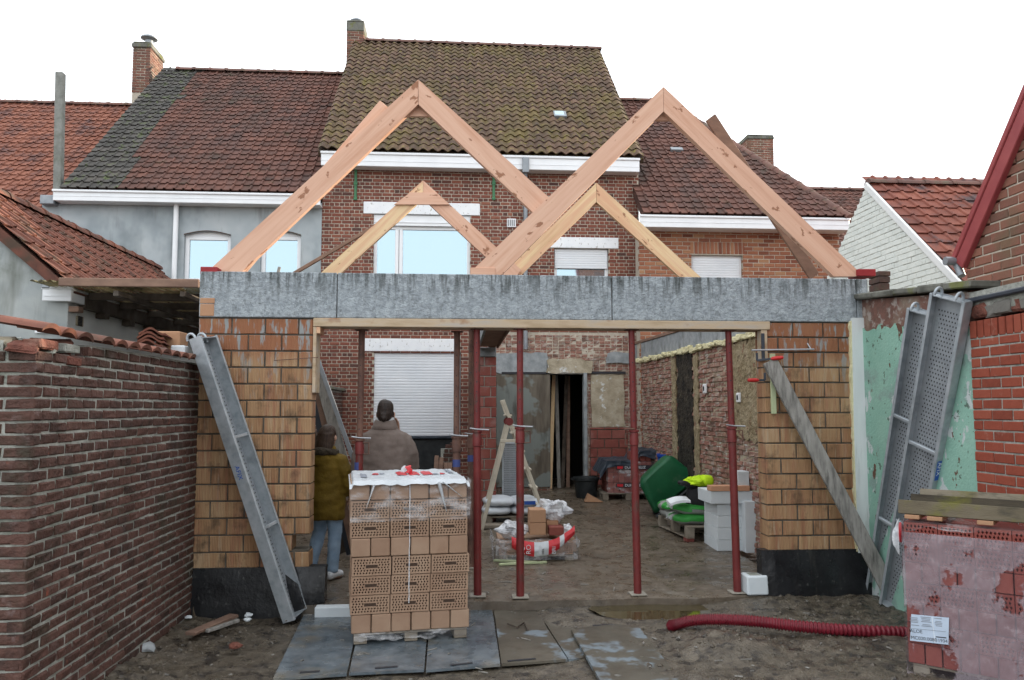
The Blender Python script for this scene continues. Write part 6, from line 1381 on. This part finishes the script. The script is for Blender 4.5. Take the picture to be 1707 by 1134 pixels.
for i, (px, Y, m, lab) in enumerate((((883, 872, 910, 892), 8.85, m_block_orange, 'lower tan block under another on the torn pallet'), ((883, 850, 910, 871.5), 8.85, m_block_orange, 'upper tan block stacked on another on the torn pallet'), ((911, 868, 931, 891), 8.98, m_block_orange, 'tan block behind the stacked pair on the torn pallet'), ((916, 879, 940, 893), 8.8, m_redblock, 'reddish block lying apart on the torn pallet'))):
    a1, b1, c1, d1 = rY(*px, Y); g = G(); g.box(a1, b1, Y, Y+.26, max(c1, .215 if i != 1 else c1), d1, .005); o = single('clay_block', g, m, lab, 'clay block', 'loose clay blocks on the torn pallet', rnd=.5)
    h = G(); h.tube([(b1+.0005, Y+.13, (c1+d1)/2), (b1-.01, Y+.13, (c1+d1)/2)], .025, 12); part('core_hole', h, m_hole, o)
# black tub, wedge
TY = 13.35; z0 = fz(TY); a, b, _, _ = rY(956, 793, 998, 828, TY); r = (b-a)/2
tub = thing('mortar_tub', 'black plastic mortar tub standing before the doorway', 'tub', ((a+b)/2, TY, z0)); g = G(); g.lathe(((a+b)/2, TY, z0+.002), [(r*.78, 0), (r*.82, .02), (r*.93, .28), (r*1.02, .30), (r*1.03, .345), (r*.96, .35), (r*.92, .3), (r*.76, .03), (.01, .03)], 28); part('tub_body', g, m_blacktub, tub)
for s_ in (-1, 1): g = G(); x = (a+b)/2+s_*r*1.0; g.tube([(x, TY-.08, z0+.33), (x+s_*.03, TY-.07, z0+.31), (x+s_*.03, TY+.07, z0+.31), (x, TY+.08, z0+.33)], .012, 8); part('tub_handle', g, m_blacktub, tub)
p = aY(972, 834, 13.0); g = G(); g.prism([(p.x, 12.8, fz(12.9)+.004), (p.x+.3, 12.75, fz(12.9)+.004), (p.x+.06, 12.8, fz(12.9)+.14)], (0, .12, 0)); single('wood_wedge', g, m_block_orange, 'orange wooden wedge offcut lying by the black tub', 'offcut')
# wrapped brick pallet at the back with tarp
BYk = 13.0; z0 = fz(BYk); a, b, _, _ = rY(1005, 800, 1091, 828, BYk)
bk = thing('wrapped_brick_pallet', 'wrapped pallet of red bricks under a dark tarp by the party wall', 'pallet', ((a+b)/2, BYk, z0)); wood_pallet(bk, MW(Vector((a, BYk, z0)), X_, Y_), b-a, .7, .12); bt = z0+.12
q = random.Random(41); tr_ = G(); tr_.box(0, .09, 0, .19, 0, .17, .004); nn2 = int((b-a-.1)/.094)
emit('brick', [(('tr',), tr_, Matrix.Translation((a+.09+i*.094, BYk+j*.2, bt+.002+k*.176)), q.random()) for k in range(3) for i in range(nn2) for j in range(3) if j == 0 or k == 2 or i in (0, nn2-1)], m_redblock, bk, 120)
emit('brick', [(('tr',), tr_, Matrix.Translation((a+.09+i*.094, BYk+.02, bt+.002+3*.176)), q.random()) for i in range(nn2-4, nn2)], m_redblock, bk, 120)
shell('clear_film', lambda u, v: Vector((a+.06+(b-a-.06)*u, BYk-.012-.015*abs(noise.noise(Vector((u*7, v*6, 3)))), bt+.53*v)), 30, 20, m_wrap_clear, bk)
for zz in (.10, .40):
    g = G(); x0, x1 = a+.22, b-.05; g.box(x0, x1, BYk-.032, BYk-.029, bt+zz, bt+zz+.07, 0); s_ = part('printed_strip', g, m_ink, bk); g = G(); g.box(x0+.02, x0+.12, BYk-.034, BYk-.032, bt+zz+.012, bt+zz+.055, 0); part('red_mark', g, m_film_red, s_)
    text_part('strip_print', 'DURO MELIZ', .062, m_paper, Vector((x0+.15, BYk-.034, bt+zz+.012)), X_, Z_, s_, .0005)
g = G()
def tarpfn(u, v):
    x = a-.06+(b-a+.18)*u; zt_ = bt+.56+(.17 if u > .55 else .0)*min(1, max(0, (u-.55)/.1)); y = BYk-.06+.8*v; z = zt_+.03*noise.noise(Vector((u*5, v*4, 2)))+.015*noise.noise(Vector((u*15, v*9, 2)))
    if v < .25: f = (.25-v)/.25; y = BYk-.045-.02*noise.noise(Vector((u*9, v*8, 4))); z = zt_-f*(.10+.16*abs(noise.noise(Vector((u*2.6+1.2, 0, 3)))))
    if u < .12: z -= (.12-u)/.12*.22
    if u > .93: z -= (u-.93)/.07*.12
    return Vector((x, y, z))
g.grid(tarpfn, 60, 40); single('tarp', g, m_tarp, 'dark blue plastic tarp draped over the wrapped brick pallet', 'tarp', smooth=True)
# blue drum
DY = 12.55; a, b, _, d = rY(1096, 757, 1139, 800, DY); r = (b-a)/2; z0 = fz(DY); hh = d-z0
dr_ = thing('blue_drum', 'blue plastic drum behind the tipped green bin', 'drum', ((a+b)/2, DY, z0)); g = G(); g.lathe(((a+b)/2, DY, z0+.002), [(r*.88, 0), (r*.92, .04), (r*.92, hh-.12), (r*.95, hh-.1), (r*.93, hh-.07), (r*.99, hh-.05), (r*1.02, hh-.04), (r*1.02, hh), (r*.9, hh), (r*.88, hh-.2), (.01, hh-.2)], 28); part('drum_body', g, m_blue, dr_)
for i, dx in enumerate((-.04, .03)):
    p = Vector(((a+b)/2+dx, DY+.02, z0+hh*.75)); g = G(); g.bar(p, p+Vector((.09, .1, .36)), .012, .075, (0, 1, 0), .002); single('drum_lath', g, m_tim_g, ['grey lath standing in the blue drum, nearer the doorway', 'grey lath standing in the blue drum, nearer the party wall'][i], 'lath', 'laths in the blue drum')
# tipped green wheelie bin
GY = 11.3; bn = thing('tipped_green_bin', 'dark green plastic bin tipped over in front of the blue drum', 'bin', (aY(1105, 850, GY).x, GY, fz(GY)))
A_, B_, C_, D_ = (aY(1065, 806, GY), aY(1117, 757, GY), aY(1166, 797, GY), aY(1093, 861, GY))
def rbox(cs, dv, r_=.16, taper=.9):
    "rounded slab: quad corners cs, depth vector dv"
    g = G(); rings = []; dv = Vector(dv); cc = sum(cs, Vector())/4
    for t_, s_ in ((0, .84), (.04, .94), (.1, 1.), (.9, taper), (1., taper*.97)):
        ring = []
        for i in range(4):
            p, pa, pb = cs[i], cs[i-1], cs[(i+1) % 4]
            e0 = p+(pa-p)*r_; e1 = p+(pb-p)*r_
            for k in range(6): f = k/5; ring.append(e0*(1-f)**2+p*2*f*(1-f)+e1*f*f)
        rings.append([cc+(x-cc)*s_+dv*t_ for x in ring])
    n = 24; g.v = [tuple(p) for rr in rings for p in rr]; g.f = [(i*n+k, i*n+(k+1) % n, (i+1)*n+(k+1) % n, (i+1)*n+k) for i in range(len(rings)-1) for k in range(n)]+[tuple(range(n-1, -1, -1)), tuple((len(rings)-1)*n+k for k in range(n))]; g.smooth = True; return g
g = rbox([A_, D_, C_, B_], (.10, .62, .02)); part('bin_body', g, m_bin, bn)
rim = [D_.lerp(C_, t_/10)+Vector((.012, -.02+.03, -.012)) for t_ in range(11)]; g = G(); g.tube(rim, .022, 8); part('bin_rim', g, m_blacktub, bn)
for f in (.12, .5): g = G(); p = D_.lerp(C_, f)+Vector((.03, .35, -.05)); g.tube([p-Y_*.03, p+Y_*.03], .06, 14); part('bin_wheel', g, m_blacktub, bn)
# pallet of green bags
cz = fz(9.6); Pc = aZ(1146, 905, cz); Pl = aZ(1099, 884, cz); Ul = (Pl-Pc).normalized(); Ur = Vector((-Ul.y, Ul.x, 0)); Ur = Ur if Ur.x > 0 else -Ur; Ll = (Pl-Pc).length+.05
gp_ = thing('bag_pallet', 'small wooden pallet carrying green and grey cement bags', 'pallet', Pc); Mg = Matrix.Translation(Pc+Z_*.05) @ Matrix(((Ur.x, Ul.x, 0, 0), (Ur.y, Ul.y, 0, 0), (0, 0, 1, 0), (0, 0, 0, 1))); wood_pallet(gp_, Mg, .8, Ll, .15)
g = G(); g.box(0, .1, .02, .14, -.045, -.002, .004); g.v = [tuple(Mg @ Vector(p)) for p in g.v]; single('support_brick', g, m_redblock, 'brick propping up the corner of the bag pallet', 'brick')
for i, (x, y, z, lab) in enumerate(((.22, Ll*.30, .215, 'lower green and grey cement bag at the pallet corner'), (.22, Ll*.78, .215, 'lower grey cement bag at the far pallet edge'), (.55, Ll*.5, .22, 'lower cement bag hidden towards the white blocks'), (.24, Ll*.32, .325, 'upper green-printed cement bag at the pallet corner'), (.26, Ll*.80, .32, 'upper green cement bag under the white paper'), (.58, Ll*.5, .39, 'topmost green cement bag beside the white blocks'))):
    g, M = bag('b', Vector((0, 0, 0)), (.48, .62 if i != 1 else .5, .14), 0, m_bag_g, seed=i+10); Mb = Mg @ Matrix.Translation((x, y, z)) @ Matrix.Rotation(R(90), 4, 'Z') @ Matrix.Rotation(R((0, 0, 0, 5, -4, 8)[i]), 4, 'X'); g.v = [tuple(Mb @ Vector(p)) for p in g.v]
    o = single('cement_bag', g, m_bag_g, lab, 'cement bag', 'green cement bags', smooth=True)
    if i in (0, 3):
        wpos = Mb @ Vector((.02, .325 if (Mb.to_3x3() @ Vector((0, 1, 0))).y < 0 else -.325, .0)); ud = Mb.to_3x3() @ Vector((1, 0, 0)); ud = ud if ud.x > 0 else -ud; text_part('bag_print', 'ZAND', .075, m_paper, wpos-ud*.13-Z_*.015, ud, Z_, o, .0006)
    if i != 1:
        for (u0, u1) in ((-.25, -.01), (.05, .25)):
            pg = G(); gg, _ = bag('b', Vector((0, 0, 0)), (.492, .632, .148), 0, m_bag_g, seed=i+10)
            sel = [f for f in gg.f if all(u0*1.0 < gg.v[k][0] < u1*1.0 for k in f) and sum(gg.v[k][2] for k in f)/4 > -.02]; pg.v = [tuple(Mb @ Vector(p)) for p in gg.v]; pg.f = sel; part('green_print', pg, m_bag_gn, o, smooth=True)
# black bag, hi-vis jacket, paper
BY2 = 9.95
g, M = bag('b', aY(1163, 828, BY2), (.30, .22, .44), R(-15), m_blackbag, seed=3, tilt=(0, R(8)), sup=5); single('black_bag', g, m_blackbag, 'black fabric tool bag standing on the cement bags', 'bag', smooth=True)
hv = crumple('bright yellow hi-vis jacket thrown over the black bag', aY(1160, 803, BY2-.04), (.30, .22, .13), 11., m_hiviz); hv.name = 'hi_vis_jacket'; hv['category'] = 'jacket'; del hv['group']
g, M = bag('b', aY(1176, 801, BY2-.06), (.17, .2, .15), R(12), m_hiviz, seed=8); part('sleeve', g, m_hiviz, hv, smooth=True)
g, M = bag('b', aY(1145, 808, BY2-.09), (.26, .12, .07), R(12), m_blackbag, seed=9, tilt=(0, R(18))); part('dark_panel', g, m_blackbag, hv, smooth=True)
g = G(); c_ = aY(1127, 838, BY2-.15); g.grid(lambda u, v: c_+Vector((-.1+.26*u, -.1+.2*v, .02*math.sin(u*3)+.03*v+.035*u)), 8, 6); g2 = G(); g2.v = g.v+[(x, y, z-.03) for x, y, z in g.v]; k = len(g.v); g2.f = g.f+[tuple(i+k for i in reversed(f)) for f in g.f]+[(i, i+k, i+1+k, i+1) for i in range(8)]+[(j*9+9, j*9+9+k, j*9+k, j*9) for j in range(6)]; single('folded_paper', g2, m_paper, 'folded white paper lying on the green cement bags', 'paper')
# white aerated blocks
AYb = 9.15; grp = 'white aerated concrete blocks'
def aac(px, Y, dy, lab, rot=0., zmin=0.):
    a, b, c, d = rY(*px, Y); g = G(); g.box(a, b, Y, Y+dy, max(c, zmin), d, .004); return single('aerated_block', g, m_aac, lab, 'block', grp, rnd=rng.random())
ys_ = (819, 840, 860, 880, 900, 922)
for i in range(5):
    aac((1185 if i == 0 else 1196, ys_[i]+.4, 1270 if i == 0 else 1242, ys_[i+1]), AYb+(.0 if i else -.04), .5, ['topmost long', 'second from top', 'third from top', 'fourth from top', 'lowest'][i]+' white aerated block of the stack by the block pier', zmin=fz(9.2)+.001 if i == 4 else 0)
aac((1242.5, 836, 1273, 922), AYb-.12, .2, 'white aerated block standing upright beside the stack', zmin=fz(9.1)+.001)
aac((1243.5, 841, 1274, 921), AYb+.1, .3, 'white aerated block behind the upright one, next to the party wall', zmin=fz(9.1)+.001)
a, b, c, d = rY(1185, 810, 1250, 819, AYb-.05); g = G(); g.box(a, b, AYb-.05, AYb+.1, c, d-.001, .004); single('brown_plank', g, m_tim, 'short reddish plank on top of the white block stack', 'plank')
aac((1230, 786, 1249, 810), AYb, .2, 'single white block standing on the short reddish plank')
g = G(); a, b, c, d = rY(1241, 958, 1275, 983, 7.1); g.box(a, b, 7.02, 7.2, 0.004, d, .012); o = single('aerated_block', g.jitter(.004, 3), m_aac, 'small chipped white block at the floor edge by the black membrane', 'block', grp); g = G(); g.box(a+.04, b-.05, 7.05, 7.17, d+.0, d+.003, 0); part('recess', g, m_mortar_gr, o)
# boards leaning in the room corner on the left
for i, (p0, p1, s_, m, lab) in enumerate((((527, 592), (601, 800), (.02, .05), m_zinc, 'grey metal strip leaning outermost in the board pile behind the block pier'), ((524, 600), (596, 850), (.025, .12), m_tim_g, 'grey board leaning behind the metal strip'), ((520, 610), (575, 850), (.025, .09), m_tim_b, 'brown board leaning in the pile behind the block pier'), ((515, 640), (565, 850), (.02, .07), m_anthr, 'dark blue-grey board leaning in the pile'), ((510, 680), (553, 850), (.03, .09), m_tim_dark, 'dark board leaning innermost behind the block pier'))):
    Yb = 8.9+.12*i; t_ = aY(*p0, Yb+.25); b_ = aY(*p1, Yb); dd = (b_-t_); b_ = t_+dd*((t_.z-.02)/(t_.z-b_.z)); g = G(); g.bar(t_, b_, s_[0], s_[1], (0, 1, 0), .003); single('leaning_board', g, m, lab, 'board', 'boards leaning in the room corner')
# ruined low brick stub with battens at the shutter
a, b, c, d = rY(728, 738, 759, 800, 11.9); bs2 = thing('brick_stub', 'ruined low brick stub in front of the roller shutter', 'wall stub', (a, 11.9, fz(11.9)))
g = G(); g.box(a+.06, b, 11.912, 12.1, .1, d-.1, 0); s_ = part('wall', g, m_mortar_gr, bs2); emit('brick', wall_bricks((a, 11.9, .1), X_, -Y_, b-a, d-.1, .19, .0666, .012, 'run', poly=[(0, 0), (b-a, 0), (b-a, d-.1), (.14, d-.12), (0, .45)], seed=71), m_brick_garden, s_, 100)
for i, (x, ty) in enumerate(((716, 760), (724, 763), (732, 768), (741, 772), (748, 772))):
    p = aY(x, 786, 8.3); g = G(); p.z = .62; t_ = aY(x+(12 if i < 2 else 2), ty, 8.6); g.bar(p+Vector((0, -.05, -.62)), t_, .03, .045, (0, 1, 0), .003); single('batten', g, m_tim_b, ['first', 'second', 'third', 'fourth', 'last'][i]+' upright batten from the taupe coat in the bundle by the rusty prop', 'batten', 'battens bundled by the rusty prop')
# ================================================================== people
def remesh(g, vox, wrinkle=0., ws=9., smooth=6, M=None, name='m'):
    me = bpy.data.meshes.new(name); me.from_pydata(g.v, [], g.f); o = bpy.data.objects.new('tmp', me); COL.objects.link(o)
    md = o.modifiers.new('r', 'REMESH'); md.mode = 'VOXEL'; md.voxel_size = vox
    ms = o.modifiers.new('s', 'SMOOTH'); ms.iterations = smooth; ms.factor = .5
    dg = bpy.context.evaluated_depsgraph_get(); dg.update(); out = bpy.data.meshes.new_from_object(o.evaluated_get(dg)); bpy.data.objects.remove(o)
    if wrinkle:
        out.update(); nr = [v.normal.copy() for v in out.vertices]
        for v, n in zip(out.vertices, nr):
            p = v.co; v.co = p + n*wrinkle*(noise.noise(Vector((p.x*ws*.7, p.y*ws*.7, p.z*ws*1.6)))+.5*noise.noise(Vector((p.x*ws*2, p.y*ws*2, p.z*ws*3.2))))
    if M is not None: out.transform(M)
    out.polygons.foreach_set('use_smooth', [True]*len(out.polygons)); out.update(); return out
def limb(g, pts, rs, n=14, flat=1.):
    pts = [Vector(p) for p in pts]; rings = []
    for i, p in enumerate(pts):
        d = (pts[min(i+1, len(pts)-1)]-pts[max(0, i-1)]).normalized(); a = d.cross(Vector((0, 1, 0)) if abs(d.y) < .8 else Vector((0, 0, 1))).normalized(); b = d.cross(a); rings.append((p, a*rs[i], b*rs[i]*flat))
    d0, d1 = (pts[0]-pts[1]).normalized(), (pts[-1]-pts[-2]).normalized()
    rings = [(pts[0]+d0*rs[0]*.6, rings[0][1]*.5, rings[0][2]*.5)]+rings+[(pts[-1]+d1*rs[-1]*.6, rings[-1][1]*.5, rings[-1][2]*.5)]
    g.loft(rings, n)
def ell(g, c, rx, ry, rz_, n=16, m=10):
    c = Vector(c); rings = [(c+Vector((0, 0, rz_*math.sin(math.pi*(j/m-.5)))), Vector((rx*max(.03, math.cos(math.pi*(j/m-.5))), 0, 0)), Vector((0, ry*max(.03, math.cos(math.pi*(j/m-.5))), 0))) for j in range(m+1)]; g.loft(rings, n)
def hand(g, w_, d_, up, side, s=1.):
    "palm at wrist w_ reaching along d_, knuckle spread along side, fingers curling towards up"
    w_, d_, up, side = Vector(w_), Vector(d_).normalized(), Vector(up).normalized(), Vector(side).normalized()
    g.loft([(w_, side*.026*s, up*.019*s), (w_+d_*.03*s, side*.036*s, up*.017*s), (w_+d_*.075*s, side*.041*s, up*.015*s), (w_+d_*.09*s, side*.036*s, up*.011*s)], 12)
    for i, (o, l) in enumerate(((-.030, .072), (-.010, .080), (.010, .076), (.029, .060))):
        b = w_+d_*.083*s+side*o*s; k1 = b+d_*l*.45*s+up*.012*s; k2 = k1+(d_*.75+up*.65)*l*.32*s; k3 = k2+(d_*.35+up*.9)*l*.26*s; limb(g, [b, k1, k2, k3], [.0095*s, .009*s, .0085*s, .0075*s], 8)
    b = w_+d_*.025*s-side*.03*s; limb(g, [b, b+(d_*.6-side*.7)*.035*s+up*.01*s, b+(d_*.9-side*.45)*.062*s+up*.022*s], [.012*s, .011*s, .009*s], 8)
def head(g, c, f=1.):
    c = Vector(c); ell(g, c, .075*f, .092*f, .115*f); ell(g, c+Vector((0, .035, -.055))*f, .052*f, .052*f, .062*f)      # skull, jaw; face towards +y
    g.loft([(c+Vector((0, .085, .02))*f, Vector((.008, 0, 0)), Vector((0, .01, .01))), (c+Vector((0, .105, -.02))*f, Vector((.013, 0, 0)), Vector((0, .012, .008))), (c+Vector((0, .09, -.032))*f, Vector((.012, 0, 0)), Vector((0, .01, .004)))], 8)
    for s_ in (-1, 1):
        ell(g, c+Vector((s_*.084, -.002, -.02))*f, .014*f, .024*f, .034*f, 8, 6); ell(g, c+Vector((s_*.03, .077, .008))*f, .013*f, .012*f, .009*f, 8, 6)
    ell(g, c+Vector((0, .088, -.06))*f, .022*f, .01*f, .008*f, 8, 6)
def person(label, loc, face, H, build):
    M = Matrix.Translation(loc) @ Matrix.Rotation(face, 4, 'Z') @ Matrix.Scale(H, 4)
    parts = build()
    me = remesh(parts['body'], .0075, 0, smooth=3, M=M, name='person'); o = link('person', me, m_skin); tag(o, label, 'person')
    for nm, (g, m, vox, wrk, sm) in parts.items() if False else [(k, v) for k, v in parts.items() if k != 'body']:
        link(nm, remesh(g, vox, wrk, 9., sm, M, nm), m, o)
    return o
def coat_person():
    P = {}
    b = G()
    for s_ in (-1, 1): limb(b, [(s_*.095, 0, .93), (s_*.10, .01, .5), (s_*.10, -.01, .10), (s_*.10, 0, .06)], [.085, .058, .042, .04]); limb(b, [(s_*.10, -.03, .045), (s_*.105, .15, .03)], [.04, .035])
    b.loft([((0, 0, .88), (.15, 0, 0), (0, .10, 0)), ((0, 0, 1.05), (.14, 0, 0), (0, .095, 0)), ((0, 0, 1.25), (.165, 0, 0), (0, .11, 0)), ((0, -.005, 1.40), (.18, 0, 0), (0, .09, 0)), ((0, -.01, 1.48), (.07, 0, 0), (0, .06, 0)), ((0, 0, 1.58), (.055, 0, 0), (0, .058, 0))], 18)
    head(b, (0, .02, 1.665))
    limb(b, [(-.19, 0, 1.40), (-.235, -.01, 1.12), (-.235, .04, .88)], [.052, .042, .032]); hand(b, (-.235, .045, .87), (.0, .15, -1), (1, 0, .0), (0, 1, .1))
    limb(b, [(.19, 0, 1.40), (.25, .06, 1.16), (.10, .19, 1.48)], [.052, .042, .03]); hand(b, (.10, .185, 1.49), (-.1, -.25, 1), (-.6, -.5, 0), (.6, -.75, 0))
    P['body'] = b
    c = G(); c.loft([((0, 0, .60), (.26, 0, 0), (0, .17, 0)), ((0, 0, .80), (.262, 0, 0), (0, .175, 0)), ((0, 0, 1.05), (.250, 0, 0), (0, .16, 0)), ((0, 0, 1.25), (.258, 0, 0), (0, .16, 0)), ((0, -.01, 1.40), (.262, 0, 0), (0, .14, 0)), ((0, -.012, 1.455), (.238, 0, 0), (0, .12, 0)), ((0, -.012, 1.495), (.15, 0, 0), (0, .10, 0)), ((0, 0, 1.55), (.10, 0, 0), (0, .09, 0))], 26)
    limb(c, [(-.195, -.01, 1.405), (-.25, -.015, 1.25), (-.268, -.01, 1.08), (-.262, .04, .92)], [.082, .08, .07, .062]); limb(c, [(.195, -.01, 1.405), (.255, .015, 1.26), (.278, .055, 1.13), (.21, .14, 1.27), (.135, .18, 1.42)], [.082, .08, .073, .064, .055])
    P['coat'] = (c, m_coat, .012, .009, 4)
    k = G(); k.loft([((0, -.012, 1.50), (.138, 0, 0), (0, .105, 0)), ((0, -.014, 1.53), (.128, 0, 0), (0, .11, 0)), ((0, -.010, 1.565), (.112, 0, 0), (0, .104, .01)), ((0, -.006, 1.60), (.102, 0, 0), (0, .098, .015))], 20); P['collar'] = (k, m_coat, .01, .003, 2)
    s = G(); s.loft([((0, .005, 1.57), (.094, 0, 0), (0, .088, 0)), ((0, .005, 1.622), (.09, 0, 0), (0, .085, .012))], 18); P['scarf'] = (s, m_scarf, .008, .004, 2)
    t = G()
    for s_ in (-1, 1): limb(t, [(s_*.09, 0, .95), (s_*.10, .01, .5), (s_*.10, -.01, .11)], [.105, .08, .062])
    P['trousers'] = (t, m_trouser, .014, .004, 4)
    h = G()
    for s_ in (-1, 1): limb(h, [(s_*.10, -.045, .045), (s_*.103, .06, .045), (s_*.107, .17, .035)], [.045, .047, .036])
    P['shoes'] = (h, m_shoe_dk, .01, 0, 3)
    r = G(); ell(r, (0, -.010, 1.705), .088, .105, .097); ell(r, (0, -.045, 1.655), .08, .07, .095); ell(r, (0, -.115, 1.615), .036, .034, .036); ell(r, (0, -.10, 1.645), .034, .04, .03); limb(r, [(.078, .0, 1.67), (.078, .01, 1.62)], [.016, .01]); limb(r, [(-.078, .0, 1.67), (-.078, .01, 1.62)], [.016, .01])
    P['hair'] = (r, m_hair_dk, .007, .008, 1)
    return P
def parka_person():
    P = {}; b = G()
    L = [(-.09, 0, .80), (-.10, .03, .46), (-.11, -.10, .11), (-.11, -.10, .07)]; Rr = [(.085, 0, .80), (.09, .03, .45), (.085, .0, .10), (.085, 0, .06)]
    for q_ in (L, Rr): limb(b, q_, [.08, .055, .04, .038]); limb(b, [(q_[-1][0], q_[-1][1]-.03, .045), (q_[-1][0], q_[-1][1]+.13, .03)], [.038, .034])
    b.loft([((0, 0, .78), (.145, 0, 0), (0, .10, 0)), ((0, 0, .93), (.125, 0, 0), (0, .09, 0)), ((0, 0, 1.10), (.145, 0, 0), (0, .10, 0)), ((0, 0, 1.22), (.155, 0, 0), (0, .085, 0)), ((0, -.01, 1.28), (.06, 0, 0), (0, .055, 0)), ((0, 0, 1.36), (.05, 0, 0), (0, .05, 0))], 18); head(b, (0, .02, 1.43), .96)
    for s_ in (-1, 1): limb(b, [(s_*.165, 0, 1.21), (s_*.20, .03, .98), (s_*.17, .17, .84)], [.047, .038, .03]); hand(b, (s_*.165, .18, .83), (-s_*.3, .6, -.7), (-s_, 0, -.1), (0, .6, .6), .95)
    P['body'] = b
    c = G(); c.loft([((0, 0, .60), (.195, 0, 0), (0, .15, 0)), ((0, 0, .64), (.205, 0, 0), (0, .16, 0)), ((0, 0, .80), (.205, 0, 0), (0, .165, 0)), ((0, 0, .97), (.19, 0, 0), (0, .15, 0)), ((0, 0, 1.12), (.20, 0, 0), (0, .155, 0)), ((0, -.01, 1.22), (.175, 0, 0), (0, .13, 0)), ((0, -.01, 1.285), (.11, 0, 0), (0, .09, 0)), ((0, 0, 1.33), (.08, 0, 0), (0, .075, 0))], 26)
    for s_ in (-1, 1): limb(c, [(s_*.155, 0, 1.20), (s_*.215, .01, 1.08), (s_*.235, .04, .95), (s_*.20, .13, .86)], [.078, .075, .068, .058])
    ell(c, (0, -.12, 1.20), .12, .06, .085); P['parka'] = (c, m_parka, .012, .010, 3)
    f = G(); pts = [(-.10, .02, 1.27), (-.125, -.06, 1.275), (-.085, -.15, 1.285), (0, -.175, 1.285), (.085, -.15, 1.285), (.125, -.06, 1.275), (.10, .02, 1.27)]; limb(f, pts, [.03, .036, .038, .04, .038, .036, .03]); P['fur_trim'] = (f, m_fur, .009, .012, 1)
    t = G()
    for q_ in (L, Rr): limb(t, q_[:3]+[(q_[3][0], q_[3][1], .085)], [.10, .072, .056, .055])
    ell(t, (0, 0, .80), .165, .125, .12); P['jeans'] = (t, m_jeans, .012, .007, 3)
    h = G()
    for q_ in (L, Rr): x, y = q_[-1][:2]; limb(h, [(x, y-.05, .05), (x, y+.05, .055), (x, y+.15, .036)], [.045, .046, .034])
    P['sneakers'] = (h, m_shoe, .009, 0, 2)
    r = G(); ell(r, (0, -.002, 1.455), .088, .103, .096); r.loft([((0, -.02, 1.46), (.09, 0, 0), (0, .09, 0)), ((0, -.045, 1.36), (.098, 0, 0), (0, .075, 0)), ((0, -.075, 1.28), (.095, 0, 0), (0, .06, 0)), ((0, -.09, 1.24), (.06, 0, 0), (0, .04, 0))], 16); P['hair'] = (r, m_hair_br, .008, .006, 2)
    return P
pa = aY(642, 720, 7.8); person('person in a taupe wool coat seen from behind, hand raised to the face', (pa.x, 7.8, fz(7.8)+.003), R(-4), 1.79/1.79*1.0, coat_person)
pb = aY(543, 900, 7.98); person('person in a mustard parka and pale jeans half hidden by the block pier', (pb.x, 7.98, .003), R(-26), 1.0, parka_person)
